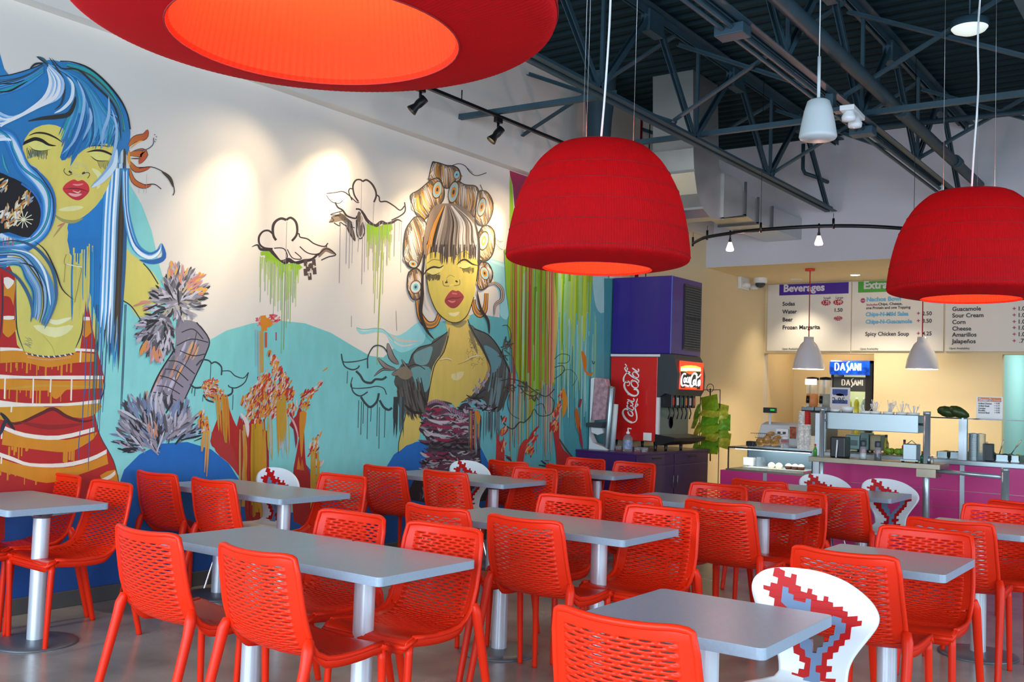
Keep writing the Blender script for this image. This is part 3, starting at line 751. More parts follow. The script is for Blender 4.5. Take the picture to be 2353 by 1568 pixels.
for aim, y, lab in SP:
    p = spot('track_spotlight', lab, aim, y)
    light('spotlight_beam', 'SPOT', p, (aim[0], aim[1]-.05, aim[2]-.12), 115, (1.0, .78, .48), .03, spot=radians(44), blend=1.0)
    light('spotlight_core', 'SPOT', p, (aim[0], aim[1], aim[2]-.1), 60, (1.0, .82, .55), .03, spot=radians(20), blend=1.0)
    light('spotlight_spill', 'SPOT', p, (aim[0]+.2, aim[1]-.3, aim[2]-.9), 34, (1.0, .76, .46), .02, spot=radians(110), blend=1.0)

# ---------------------------------------------------------------- other hanging things
m_spk = mat('pale_grey_plastic', '#c3cfd2', 0.45)
t = thing('pendant_speaker', 'pale bell-shaped pendant speaker hanging from the ceiling', 'speaker', (-2.20, 6.36, 3.14))
sc = .245/2/ .118
q = MB(); q.lathe([(.0001, .262), (.055, .262), (.072, .25), (.09, .19), (.108, .10), (.119, .03), (.120, .018), (.112, .004), (.0001, 0)], 36); q.build('enclosure', m_spk, t)
q = MB(); q.tube([(0, 0, .262), (0, 0, .55)], .011, 10); q.tube([(0, 0, .5), (0, 0, ZD-3.14)], .004, 6); q.build('rod', m_spk, t)
t = thing('emergency_light', 'small white twin-head emergency light under the middle truss', 'emergency light', (-2.40, 7.72, 3.68), radians(4))
q = MB(); q.box(-.055, .055, -.19, .17, -.02, .02); q.build('housing', m_wht, t, bevel=.006)
for y_ in (-.12, .08):
    q = MB(); q.lathe([(.0001, -.095), (.05, -.088), (.055, -.06), (.042, -.03), (.03, -.02)], 20, (.0, y_, 0)); q.build('lamp_head', m_wht, t)
q = MB(); q.box(-.16, .02, -.05, .05, .02, .05); q.box(-.20, -.14, -.05, .05, .02, .17); q.build('bracket', m_steelp, t)
t = thing('ceiling_dish_light', 'small white dish light high under the deck, above the right lamp cord', 'light', (-1.56, 7.7, 4.17))
q = MB(); q.lathe([(.0001, -.03), (.06, -.022), (.11, .0), (.125, .02)], 32); q.build('diffuser', mat('dish_glass', '#e5efe8', .4, emit='#e8f4ea', estr=.5), t, fix=False)
q = MB(); q.lathe([(.13, .018), (.13, .07), (.10, .085), (.0001, .085)], 32); q.tube([(0, 0, .08), (0, 0, .69)], .006, 6); q.build('housing', m_steelp, t)
t = thing('smoke_detector', 'small round smoke detector at the end of the middle conduit', 'smoke detector', (-2.60, 11.5, 3.745))
q = MB(); q.lathe([(.0001, 0), (.04, 0), (.062, .018), (.065, .03), (.03, .04), (.03, .12)], 28); q.build('body', m_spk, t)
# ---------------------------------------------------------------- the wall mural
PV, PF, PC = [], [], []
POFF = [0.0012]
MR = random.Random(11)
FR = {'A': (0, 100, .3189), 'B': (0, 550, .38256), 'C': (400, 350, .3189), 'D': (400, 700, .3189), 'E': (750, 350, .28703), 'F': (750, 700, .28694), 'G': (1150, 550, .38256), 'P': (0, 0, 1.0)}
FX = [FR['P']]
def frame(k): FX[0] = FR[k]
def wpt(x, y):
    x0, y0, s = FX[0]; p = onx(x0+x*s, y0+y*s, XL); return (p.y, p.z)
def mix(a, b, t): return tuple(x*(1-t)+y*t for x, y in zip(a, b))
LV = {}
def emitp(pts, faces, cols):
    # paint builds up only where strokes cross: each stroke lies just over what is already under it
    cells = set(); o = len(PV)
    for f in faces:
        a = [pts[i] for i in f]
        for i in range(int(min(p[0] for p in a)*25), int(max(p[0] for p in a)*25)+1):
            for j in range(int(min(p[1] for p in a)*25), int(max(p[1] for p in a)*25)+1): cells.add((i, j))
    lv = max([LV.get(c, 0) for c in cells] or [0])+1
    for c in cells: LV[c] = lv
    POFF[0] = 0.0008+lv*0.00002
    for p in pts:
        PV.append((POFF[0], min(p[0], 14.7), min(max(p[1], 0.0), 3.655)))
    for f in faces: PF.append([i+o for i in f])
    PC.extend(cols)
def poly(col, pts, sm=3, col2=None, axis='y'):
    """filled shape in paint; col2 blends down (y) or across (x)"""
    P = smooth_curve(pts, sm, True) if sm > 1 else pts
    tri = tessellate_polygon([[Vector((p[0], p[1], 0)) for p in P]])
    c1 = srgb(col); cs = []
    if col2:
        c2 = srgb(col2); k = 1 if axis == 'y' else 0
        lo = min(p[k] for p in P); hi = max(p[k] for p in P)
        cs = [mix(c1, c2, (p[k]-lo)/max(1e-6, hi-lo)) for p in P]
    else: cs = [c1]*len(P)
    emitp([wpt(*p) for p in P], tri, cs)
def st(col, pts, w, col2=None, tip=0.0, tail=0.0, sm=4):
    """brush stroke: w width in crop units, thinning to tip/tail fractions at its ends"""
    P = smooth_curve(pts, sm) if len(pts) > 2 else pts
    n = len(P); V = []; c1 = srgb(col); c2 = srgb(col2) if col2 else c1; cs = []
    for i, p in enumerate(P):
        a = P[max(i-1, 0)]; b = P[min(i+1, n-1)]; dx, dy = b[0]-a[0], b[1]-a[1]; l = sqrt(dx*dx+dy*dy) or 1
        t = i/(n-1); k = sin(pi*t)**0.7 if n > 2 else 1
        ww = w/2*max(k, tip*(1-t)+tail*t, 0.04)
        V += [wpt(p[0]-dy/l*ww, p[1]+dx/l*ww), wpt(p[0]+dy/l*ww, p[1]-dx/l*ww)]; c = mix(c1, c2, t); cs += [c, c]
    emitp(V, [(2*i, 2*i+1, 2*i+3, 2*i+2) for i in range(n-1)], cs)
def line(col, pts, w, sm=4): st(col, pts, w, tip=.9, tail=.9, sm=sm)
def drips(col, x0, x1, y, n, lmin, lmax, w, lean=-0.03, col2=None, yf=None):
    for i in range(n):
        x = x0+(x1-x0)*(i+MR.random())/n; l = MR.uniform(lmin, lmax); yy = (yf(x) if yf else y)+MR.uniform(-3, 3)
        st(col, [(x, yy), (x+lean*l, yy+l)], w*MR.uniform(.6, 1.4), col2, 1, .5)
def tuft(cols, pts, n, ln, w, ang=None, spread=.7, cx=None, cy=None):
    """cloud of short pointed strokes in a region given by discs (x, y, r)"""
    tot = sum(d[2]**2 for d in pts)
    for i in range(n):
        r = MR.random()*tot
        for d in pts:
            r -= d[2]**2
            if r <= 0: break
        a = MR.uniform(0, 2*pi); q = sqrt(MR.random())*d[2]
        x, y = d[0]+q*cos(a), d[1]+q*sin(a)
        th = ang if ang is not None else a
        if cx is not None: th = atan2(y-cy, x-cx)
        th += MR.uniform(-spread, spread); l = ln*MR.uniform(.5, 1.3)
        st(MR.choice(cols), [(x-cos(th)*l*.5, y-sin(th)*l*.5), (x+cos(th)*l*.1+MR.uniform(-.1, .1)*l, y+sin(th)*l*.1), (x+cos(th)*l*.5, y+sin(th)*l*.5)], w*MR.uniform(.6, 1.3), tip=.5, sm=2)

# ground colours: teal hills and blue hills
frame('P')
poly('#8fd6cf', [(240, 380), (290, 410), (325, 470), (348, 530), (366, 610), (390, 690), (425, 760), (478, 784), (520, 760), (580, 743), (640, 737), (700, 743), (760, 765), (810, 795), (850, 818), (880, 822), (905, 800), (945, 752), (1000, 740), (1060, 735), (1090, 720), (1148, 730), (1147, 640), (1128, 612), (1110, 596), (1135, 598), (1160, 612), (1172, 620), (1240, 600), (1400, 600), (1402, 1160), (1100, 1300), (200, 1600), (-20, 1500), (-20, 900), (100, 600)], 1, '#4fa6ae', 'x')
poly('#5fb2b8', [(1330, 600), (1395, 625), (1400, 700), (1390, 800), (1400, 1080), (1300, 1080), (1290, 620)], 2, '#3c8f98')
poly('#9ed4d4', [(1364, 622), (1395, 630), (1399, 700), (1380, 720), (1366, 690)], 3)
poly('#1567b4', [(268, 1130), (285, 1080), (320, 1045), (370, 1020), (430, 1016), (485, 1033), (525, 1065), (552, 1108), (590, 1160), (640, 1180), (676, 1178), (690, 1120), (684, 1060), (688, 1008), (697, 1060), (738, 1111), (800, 1170), (850, 1160), (885, 1078), (905, 1045), (940, 1020), (985, 1010), (1060, 1005), (1100, 1020), (1125, 1070), (1180, 1110), (1260, 1110), (1330, 1090), (1330, 1160), (700, 1330), (-20, 1480), (-20, 1180), (150, 1160)], 1, '#0f3f86')  # blue darkens downward: shade under the tables is put into the paint colour
poly('#3f929a', [(1388, 640), (1418, 640), (1418, 1050), (1388, 1050)], 1)
# strokes of pale teal drapery
frame('F')
poly('#8ccfd4', [(240, 190), (300, 215), (400, 195), (470, 215), (560, 250), (640, 215), (740, 140), (790, 200), (780, 300), (700, 350), (600, 385), (520, 330), (480, 240), (400, 220), (300, 238), (262, 225)], 3)
st('#c9c0b2', [(500, 235), (600, 290), (760, 290)], 20); st('#d8ccc0', [(480, 250), (600, 330), (720, 310)], 12)
line('#5fb2bd', [(240, 185), (300, 200), (400, 190), (470, 210), (540, 300)], 5)
frame('E')
poly('#98d3d6', [(1290, 850), (1400, 880), (1460, 920), (1460, 1310), (1390, 1305), (1388, 1180), (1330, 1000), (1215, 900)], 3)
st('#b8dedd', [(1310, 870), (1400, 900), (1470, 930)], 24)

# ---- lady with blue hair
frame('P')
poly('#1567b4', [(-20, 1180), (-20, 1480), (-500, 1560), (-500, 1230), (-250, 1190)], 2, '#0f3f86', 'x')
poly('#8fd6cf', [(-20, 700), (-20, 1190), (-250, 1200), (-500, 1240), (-520, 1000), (-350, 820), (-180, 720)], 2)
poly('#2d7db6', [(10, 160), (-40, 165), (-110, 210), (-160, 300), (-180, 420), (-170, 560), (-130, 700), (-60, 760), (10, 740)], 3, '#2464a6')
poly('#b01f1c', [(10, 620), (-50, 640), (-90, 760), (-80, 900), (-60, 980), (-110, 1100), (-130, 1230), (10, 1240)], 2)
for i in range(60):
    o = MR.random(); st(MR.choice(['#2574ae', '#1f5c94', '#78aedb', '#c3d3e4', '#1d4a72', '#5aa6dc', '#2f9a9e']), [(10, 165+60*o), (-60-40*o, 230+60*o), (-150+60*o, 400), (-150+80*o, 560), (-100+70*o, 720)], MR.uniform(4, 12), tip=.4)
for y_, c in ((840, '#e9dccb'), (870, '#cf8418'), (930, '#e9dccb'), (955, '#cf8418'), (1050, '#e9dccb'), (1075, '#cf8418'), (1130, '#e9dccb')): st(c, [(10, y_), (-40, y_-4), (-88, y_-14)], 9 if c[1] == 'e' else 26, tip=.9, tail=.6)
frame('A')
poly('#1f88cf', [(490, 1290), (640, 1220), (740, 1110), (800, 980), (850, 1000), (870, 1568), (490, 1568)], 2, '#1c6fb4')
frame('B')
poly('#1e74b6', [(405, 0), (640, 0), (700, 100), (690, 420), (640, 470), (600, 520), (560, 400), (480, 120), (410, 60)], 2)
poly('#d6ca6c', [(620, 470), (690, 160), (740, 50), (790, 90), (870, 150), (960, 265), (930, 400), (840, 480), (780, 400), (740, 370), (660, 420), (605, 560), (580, 670), (545, 600)], 2, '#cfc25a')
line('#2c3a3e', [(860, 145), (900, 190), (950, 270)], 8)
line('#2c3a3e', [(740, 370), (790, 405), (845, 485)], 8)
line('#22313a', [(640, 440), (605, 540), (580, 670), (600, 760), (622, 830), (625, 900), (590, 1000)], 9)
# torso skin
poly('#e2d072', [(60, 150), (120, 40), (270, -10), (300, -60), (400, -80), (405, 0), (400, 60), (500, 200), (560, 420), (575, 660), (450, 690), (150, 690), (60, 520), (20, 300)], 2, '#cdc05c')
st('#e3dda0', [(200, 520), (330, 560), (440, 520)], 60); st('#e6e2b0', [(280, 480), (340, 500), (430, 470)], 30)
st('#b7a84e', [(250, 570), (310, 640), (330, 700)], 6)
tuft(['#8e8a68', '#6f705a'], [(170, 620, 26)], 14, 40, 3, .3, .6)
# dress
poly('#b01f1c', [(20, 180), (90, 230), (90, 540), (150, 690), (440, 690), (490, 590), (515, 370), (545, 480), (580, 660), (625, 830), (600, 970), (570, 1060), (600, 1180), (680, 1330), (712, 1452), (730, 1600), (-30, 1620), (-30, 1470), (-5, 1200), (-10, 900), (0, 600)], 2)
OR, WH, RD = '#cf8418', '#e9dccb', '#a81c1c'
def band(col, top, bot, sm=3): poly(col, smooth_curve(top, sm)+smooth_curve(bot[::-1], sm), 1)
band(OR, [(25, 260), (60, 245), (92, 260)], [(22, 340), (60, 350), (80, 400)])
band(OR, [(20, 480), (60, 478), (95, 490)], [(15, 560), (50, 590), (100, 540)])
band(WH, [(22, 232), (50, 228), (85, 250)], [(22, 262), (45, 300), (80, 268)])
band(WH, [(20, 462), (50, 460), (85, 462)], [(20, 482), (50, 484), (85, 480)])
band(OR, [(495, 490), (515, 488), (540, 490)], [(490, 570), (515, 590), (548, 560)])
band(WH, [(497, 468), (515, 466), (538, 468)], [(495, 490), (515, 488), (540, 488)])
band(OR, [(0, 668), (140, 672), (300, 715), (450, 680), (575, 690)], [(0, 745), (140, 740), (290, 770), (430, 745), (575, 735)])
drips(OR, 20, 430, 740, 16, 20, 90, 9)
band(OR, [(-20, 835), (200, 845), (400, 850), (618, 845)], [(-20, 900), (200, 910), (400, 905), (615, 895)])
poly(OR, [(290, 880), (400, 885), (340, 960), (300, 925)], 3); drips(OR, 20, 450, 890, 14, 20, 110, 8)
st('#c8912e', [(20, 905), (250, 880), (600, 890)], 14)
band('#c98c1e', [(-20, 1010), (200, 1010), (400, 1005), (598, 985)], [(-20, 1080), (120, 1090), (300, 1010), (420, 1070), (560, 1060)])
poly('#c98c1e', [(0, 1010), (260, 1005), (230, 1060), (80, 1100), (0, 1070)], 3)
poly('#c98c1e', [(340, 1010), (598, 990), (570, 1050), (480, 1075), (400, 1050)], 3)
st('#5f1818', [(0, 1050), (90, 1110), (240, 1050), (320, 1020), (400, 1065), (500, 1095), (570, 1080)], 22, tip=.3)
st('#8f1a19', [(120, 1100), (300, 1130), (500, 1110)], 30)
band(OR, [(20, 1150), (200, 1190), (400, 1205), (560, 1165), (585, 1160)], [(10, 1235), (200, 1262), (400, 1280), (500, 1240), (560, 1200)])
drips(OR, 40, 180, 1245, 8, 20, 80, 10); drips(OR, 370, 450, 1260, 6, 40, 110, 10)
band(OR, [(-20, 1310), (160, 1362), (400, 1372), (560, 1330), (640, 1290)], [(-20, 1390), (100, 1420), (280, 1465), (460, 1420), (650, 1350)])
drips(OR, 0, 330, 1400, 12, 10, 80, 9); poly(OR, [(600, 1420), (690, 1385), (712, 1460), (640, 1470)], 2)
for top in ([(0, 655), (140, 660), (290, 700), (440, 664), (570, 665)],):
    band(WH, [(0, 650), (80, 652), (135, 660)], [(0, 672), (80, 668), (135, 672)]); band(WH, [(450, 655), (510, 658), (572, 662)], [(450, 672), (510, 674), (574, 678)])
band(WH, [(-20, 812), (150, 822), (350, 820), (620, 820)], [(-20, 838), (150, 838), (350, 842), (620, 842)])
band(WH, [(-20, 965), (150, 985), (400, 985), (600, 962)], [(-20, 1010), (150, 1005), (400, 1002), (598, 985)])
band(WH, [(20, 1120), (150, 1165), (350, 1180), (565, 1130)], [(20, 1145), (150, 1190), (350, 1205), (565, 1155)])
band(WH, [(-20, 1275), (80, 1310), (180, 1345), (380, 1345), (540, 1310), (640, 1262)], [(-20, 1300), (80, 1335), (180, 1365), (380, 1370), (540, 1335), (640, 1288)])
band(WH, [(610, 1440), (660, 1415), (690, 1390)], [(615, 1452), (665, 1438), (693, 1412)])
for x, y, l in ((30, 830, 130), (200, 835, 150), (305, 840, 80), (12, 1140, 60), (485, 670, 70), (10, 1290, 60), (70, 1000, 40), (430, 840, 130)): st(WH, [(x, y), (x-4, y+l)], 9, tip=1, tail=.6)
for i in range(26):
    x = 160+i*11; y = 688+18*sin(pi*i/25); st('#2b2a52' if i % 3 else '#e2d8cf', [(x-5, y-4), (x+6, y+4)], 7, tip=.6, tail=.6)
for i in range(22): st('#d99a86', [(165+i*12, 705+16*sin(pi*i/21)), (172+i*12, 712+16*sin(pi*i/21))], 6, tip=.6, tail=.6)
for x, y, l in ((520, 600, 330), (505, 900, 250), (540, 1130, 260), (480, 1150, 180), (515, 400, 260)): st('#3b5590', [(x, y), (x-8, y+l/2), (x-10, y+l)], 6, tip=.8, tail=.5)
st('#26333b', [(0, 600), (15, 400), (10, 200)], 10); st('#26333b', [(95, 200), (95, 420), (105, 560), (150, 685)], 8)
st('#26333b', [(500, 440), (490, 560), (450, 660)], 8); st('#262428', [(0, 1040), (40, 1085), (90, 1150)], 26); st('#2b2d38', [(40, 1070), (20, 1120), (0, 1180)], 24)
line('#3a3e44', [(570, 1060), (600, 1180), (680, 1330), (712, 1455)], 5)
# long hair fall on the right
FALL = [('#2f6d9c', 60), ('#173a52', 34), ('#8db8d6', 16), ('#4a3f30', 44), ('#1f4f74', 20), ('#a9c9dd', 8), ('#5b5b48', 24), ('#2b88c0', 12)]
frame('P')
for i in range(46):
    x = 236+MR.random()*48; c = MR.choice(['#2a6fa8', '#1d4e78', '#7fb2d8', '#4a4438', '#3b3a32', '#5fa6d4', '#c3d8e6', '#25607f', '#2a8ab8'])
    y0 = MR.uniform(330, 520); y1 = MR.uniform(600, 860)
    st(c, [(x+4, y0), (x, (y0+y1)/2), (x-6-MR.random()*8, y1)], MR.uniform(4, 12), tip=.6)
for i in range(10):
    x = 205+MR.random()*90; st(MR.choice(['#2c6c8e', '#35554f', '#2d4f7a']), [(x, 700), (x-5, 830), (x-12, 930+MR.random()*80)], 2.4, tip=.9, tail=.4)
for i in range(18):
    x = 160+MR.random()*60; st(MR.choice(['#2378b4', '#2b88bd', '#d2c768', '#cbbf60']), [(x, 560+MR.random()*30), (x-1, 640), (x-2, 680+MR.random()*70)], MR.uniform(3, 8), tip=.7)
frame('A')
for i in range(12):
    x = 740+i*14; c = ['#3f94d4', '#eef4f8', '#55a8e0', '#d7e8f2', '#2f86c8', '#f6f8f8', '#bcd8ec', '#4f7c9a', '#3a3126', '#4c3f30', '#3d3428', '#2b5c88'][i]
    st(c, [(x+30, 900), (x+12, 1200), (x, 1568), (x-12, 1800), (x-30, 2000+MR.random()*350)], 26, tip=.6, tail=.1)
# the curl to the right of the fall
for (c, o, w) in (('#2f86be', 0, 60), ('#6db4dc', 12, 40), ('#e2eaf0', 22, 26), ('#2a62a8', -22, 12)):
    st(c, [(900, 900+o), (905, 1150), (930, 1330+o*.4), (980, 1470+o*.6), (1070, 1530+o*.6), (1140, 1500+o*.5), (1160, 1440)], w, tip=.9)
st('#1f5fa8', [(1000, 1560), (1100, 1575), (1180, 1540), (1165, 1440)], 36)
# face
poly('#e4d066', [(175, 640), (330, 560), (480, 560), (640, 640), (800, 700), (815, 860), (795, 980), (740, 1100), (640, 1220), (520, 1283), (430, 1245), (380, 1180), (345, 1010), (270, 900), (195, 850), (165, 740)], 3, '#dcc662')
poly('#dcc86c', [(375, 1200), (430, 1240), (520, 1280), (490, 1300), (480, 1400), (492, 1580), (250, 1580), (300, 1450), (370, 1330)], 2)
st('#a39a5a', [(385, 1230), (450, 1275), (530, 1285), (600, 1260)], 26); st('#b9925c', [(380, 1400), (440, 1320), (470, 1290)], 16); st('#c9705c', [(410, 1320), (440, 1305), (465, 1295)], 12)
st('#e6de9a', [(420, 1200), (520, 1190), (600, 1180)], 36); st('#e9e29c', [(660, 900), (720, 960), (700, 1050)], 40)
st('#9aa080', [(200, 830), (250, 790), (320, 800)], 44); 
for i in range(26): st(MR.choice(['#3a3c30', '#6a6a4a', '#55563e']), [(190+i*6, 745+MR.random()*30), (200+i*5.5, 790+MR.random()*50)], 4)
for i in range(12): st('#4a4b3a', [(700+i*8, 845), (712+i*7, 880+MR.random()*30)], 3)
poly('#e3d979', [(200, 725), (240, 705), (300, 715), (370, 740), (355, 765), (290, 775), (230, 760)], 3)
st('#3a3323', [(205, 735), (240, 765), (300, 775), (365, 762)], 5)
poly('#e3d979', [(640, 790), (700, 780), (780, 800), (785, 835), (730, 848), (680, 830)], 3); st('#3a3323', [(650, 810), (700, 845), (780, 845)], 7)
st('#1d1a1c', [(95, 705), (150, 725), (200, 705), (250, 688), (300, 700), (350, 730), (405, 738)], 26, tip=.1); st('#1d1a1c', [(50, 720), (120, 726), (190, 722)], 7); st('#1d1a1c', [(150, 735), (200, 710)], 12)
st('#2a211c', [(205, 665), (260, 645), (330, 650), (400, 680), (450, 715)], 14); st('#1d1a1c', [(620, 785), (680, 772), (740, 775), (800, 800), (825, 818)], 16)
st('#2a211c', [(625, 745), (700, 735), (800, 745)], 8)
st('#c9b98c', [(545, 850), (560, 900), (520, 890)], 5)
for c, w in (('#8c8656', 9), ('#e9e4b4', 5)):
    st(c, [(500, 880), (560, 868), (615, 890), (625, 930), (580, 955), (530, 940), (505, 910), (515, 880)], w, tip=.8, tail=.8, sm=5)
line('#554a30', [(465, 900), (460, 925), (490, 950), (520, 940)], 6); line('#554a30', [(600, 940), (630, 930), (645, 945), (630, 972)], 6); st('#3d3020', [(495, 920), (515, 935)], 14); st('#3d3020', [(590, 940), (610, 928)], 12)
poly('#d8383c', [(450, 1045), (480, 1005), (530, 980), (560, 992), (595, 985), (635, 1020), (642, 1065), (610, 1105), (570, 1130), (520, 1120), (470, 1080)], 3, '#c02a3c')
st('#7a1420', [(450, 1050), (520, 1045), (580, 1050), (640, 1070)], 8); st('#f0a49a', [(490, 1080), (540, 1095), (590, 1085)], 22); st('#ee8a84', [(520, 1015), (560, 1020), (600, 1012)], 14); st('#e9b6a0', [(520, 1060), (560, 1075), (580, 1060)], 10)
# hair mass
poly('#2d7db6', [(-30, 240), (60, 225), (150, 205), (230, 175), (300, 145), (350, 118), (430, 130), (520, 140), (640, 185), (760, 285), (860, 405), (915, 510), (938, 640), (920, 820), (900, 760), (870, 780), (840, 860), (830, 800), (800, 725), (700, 730), (640, 745), (560, 800), (505, 885), (520, 780), (470, 840), (430, 820), (480, 650), (400, 590), (300, 590), (210, 640), (160, 740), (180, 850), (260, 900), (330, 990), (375, 1110), (385, 1200), (360, 1330), (300, 1420), (200, 1500), (80, 1500), (-30, 1440)], 2, '#2a6ea8')
HB = ['#2574ae', '#1f5c94', '#3f94c8', '#2f9a9e', '#78aedb', '#1d4a72', '#5aa6dc']
for i in range(120):       # fringe strands falling to the right
    t = MR.random(); x1 = 440+t*420; y1 = 640+MR.random()*110-40*abs(t-.5)
    st(MR.choice(HB), [(340+60*t, 150+MR.random()*20), (470+150*t, 230+60*t), (520+240*t+MR.random()*10, 400+90*t), (x1+20*(1-t), y1-80), (x1-30+MR.random()*20, y1+40*MR.random())], MR.uniform(8, 24), MR.choice(HB), tip=.3)
for i, (c, w) in enumerate((('#2aa0a0', 22), ('#2d9c9a', 14), ('#4b4b46', 20), ('#2f8f93', 16), ('#3f6f92', 14))):
    o = i*13; st(c, [(480, 150+o*.6), (640, 200+o), (780, 330+o), (860, 480+o*.5), (900-o*.4, 640)], w, tip=.4)
st('#23262b', [(430, 128), (520, 135), (640, 180), (760, 280), (860, 400), (915, 510), (935, 620)], 14, tip=.5, tail=.7)
st('#30343a', [(370, 105), (440, 180), (560, 190), (680, 300), (800, 420), (850, 540), (870, 700)], 16); st('#3b3f45', [(350, 100), (400, 170), (440, 240), (460, 330), (440, 430), (390, 480)], 18)
for i in range(44):        # pale swoosh to the left
    o = MR.random(); c = MR.choice(['#dfe3e8', '#c3d3e4', '#a6c4e2', '#7fb0de', '#e9e7e6', '#5c9cd6', '#8fb6dc', '#b7cfe6'])
    st(c, [(345-10*o, 150+40*o), (410+40*(1-o)-60*o, 260+30*o), (430*(1-o)+300*o, 380+20*o), (300-140*o, 440+70*o), (100-90*o, 530+60*o), (-30, 600+60*o-120*(1-o))], MR.uniform(10, 30), tip=.2)
for i in range(20):
    o = i/20; st(MR.choice(['#2e9aa2', '#3f8fd0', '#2b7fb8', '#5aa2dc', '#32424e']), [(310, 150+60*o), (220, 215+60*o), (110, 255+80*o), (-30, 270+110*o)], MR.uniform(8, 20), tip=.4)
line('#22262c', [(-30, 240), (60, 228), (150, 205), (230, 178), (300, 148)], 7); st('#2a2e34', [(210, 185), (250, 150), (310, 140)], 16); st('#23262b', [(-30, 350), (60, 345), (130, 310), (200, 270)], 14); st('#23262b', [(-30, 290), (90, 290), (180, 262)], 9)
st('#3a5868', [(262, 95), (310, 120), (345, 170)], 24); st('#26303a', [(258, 95), (300, 125), (335, 150)], 10)
st('#33322f', [(200, 560), (300, 540), (400, 530), (490, 510), (530, 440), (540, 380)], 34, tip=.2); st('#dde6ec', [(385, 505), (450, 470), (510, 400), (520, 300), (480, 240)], 26)
for i in range(22):
    o = MR.random(); st(MR.choice(['#2574b0', '#1e5f98', '#3d90cc']), [(560+100*o, 500), (540+90*o, 620), (500+80*o, 720), (440+80*o, 820+20*MR.random())], MR.uniform(8, 16))
for a in ([(560, 260), (600, 400), (600, 520), (540, 640)], [(640, 340), (700, 480), (680, 620)], [(780, 380), (820, 560), (800, 720), (700, 860), (520, 880)]): pass
for pts in ([(550, 260), (600, 380), (590, 520), (530, 700), (440, 800)], [(640, 460), (650, 560), (590, 700)], [(800, 470), (838, 620), (815, 800), (760, 920), (650, 1035)], [(780, 380), (780, 520), (740, 640), (730, 760)]): st('#a8c6e4', pts, 24, '#7fa9d0')
st('#cfe0ea', [(840, 760), (820, 880), (740, 980), (655, 1040)], 40)
# left curl around the black disc
for c, o, w in (('#2a6fb0', 0, 110), ('#3f8fce', 14, 80), ('#86b8e0', 30, 52), ('#cfd6e2', 44, 34), ('#2464a6', -36, 22), ('#2f9a9e', -20, 12)):
    st(c, [(-40, 640+o), (60, 680), (110+o*.4, 780), (170+o*.2, 900), (290-o*.4, 1010), (345-o*.2, 1130), (330, 1290), (250, 1400), (120, 1440), (-40, 1400-o)], w, tip=.9, tail=.9)
st('#28333a', [(200, 870), (290, 960), (370, 1090), (382, 1220), (350, 1350)], 10)
st('#e6e8ec', [(-30, 700), (40, 690), (80, 700)], 22); st('#3fa6a8', [(10, 790), (30, 880), (60, 940)], 12)
poly('#15161a', [(-30, 960), (60, 960), (180, 1020), (260, 1100), (290, 1200), (270, 1330), (200, 1400), (60, 1360), (-30, 1340)], 3)
line('#2a6fb8', [(150, 1010), (240, 1080), (295, 1190), (285, 1310), (215, 1400)], 16)
tuft(['#d9b98a', '#c98a4a', '#e6dcc8', '#8c9aa8', '#b8703a', '#e2c07a'], [(180, 1120, 50), (60, 1250, 70), (130, 1200, 40), (20, 1020, 40), (200, 1100, 30)], 90, 60, 14, -1.0, .8)
for k in range(11):
    a = 2*pi*k/11; st('#e6ddb8', [(165, 1270), (165+cos(a)*70, 1270+sin(a)*62)], 6, tip=.8)
drips('#c9604a', 20, 90, 1400, 4, 40, 80, 7)
# lower swirl on the chest (frame B)
frame('B')
for i in range(34):
    o = MR.random(); c = MR.choice(['#2f6ea6', '#8fb0cc', '#cfd3da', '#235a8c', '#3fa09c', '#4f86b4', '#2a3138'])
    st(c, [(-20, 40+130*o), (120-10*o, 50+110*o), (230-80*o, 130+110*o), (310-120*o, 260+60*o), (320-130*o, 400+20*o), (270-80*o, 530-60*o)], MR.uniform(8, 22), tip=.3)
for pts in ([(-20, 20), (100, 10), (220, 60), (310, 180), (335, 330), (310, 440), (262, 540)], [(-20, 160), (90, 220), (160, 320), (190, 420), (180, 500)]): st('#2c4a62', pts, 20, '#3f6f96')
st('#20262c', [(200, 10), (270, 70), (330, 190), (370, 300), (440, 365)], 9); st('#dfe6ec', [(60, 60), (180, 90), (260, 190), (290, 320), (300, 400)], 14); st('#20262c', [(100, 140), (200, 170), (260, 300)], 9)
line('#7c6c3c', [(395, 90), (385, 150), (480, 165), (470, 260), (445, 380)], 3); line('#8f8048', [(390, 150), (380, 260)], 3)
line('#ece7bd', [(395, 150), (490, 168)], 6)
# orange flower
frame('A')
OF = '#c8702a'
for pts, w in (([(925, 740), (970, 690), (1040, 670), (1062, 620)], 44), ([(930, 800), (1000, 790), (1035, 800), (1000, 870)], 60), ([(930, 850), (980, 910), (1080, 895)], 34), ([(930, 900), (960, 990), (1030, 1030), (1090, 1020)], 30)): st('#2b1d1a', pts, w+9, tip=.3); st(OF, pts, w, '#b8472c', tip=.2)
st('#e8a34a', [(935, 760), (985, 715), (1030, 700)], 10); st('#7c4a1c', [(940, 830), (980, 830), (1020, 830)], 10); st('#e29a38', [(930, 770), (925, 830), (935, 880)], 20)
line('#231c1e', [(1000, 900), (1090, 890), (1180, 930), (1235, 990), (1255, 1060), (1245, 1095)], 7); st('#3a3128', [(1160, 920), (1220, 970), (1250, 1040)], 26); line('#231c1e', [(1040, 1020), (1110, 1015), (1160, 1050)], 7)
line('#4a4f66', [(960, 775), (1050, 765), (1100, 730), (1105, 680)], 7)
for p in ((1110, 655), (1122, 670), (1118, 690), (1112, 705)): st('#6a6a74', [p, (p[0]+6, p[1]+5)], 7, tip=.8)
for x in (1000, 1035, 1055): line('#a8a0a4', [(x, 940 if x == 1055 else 1040), (x-3, 1080)], 2)

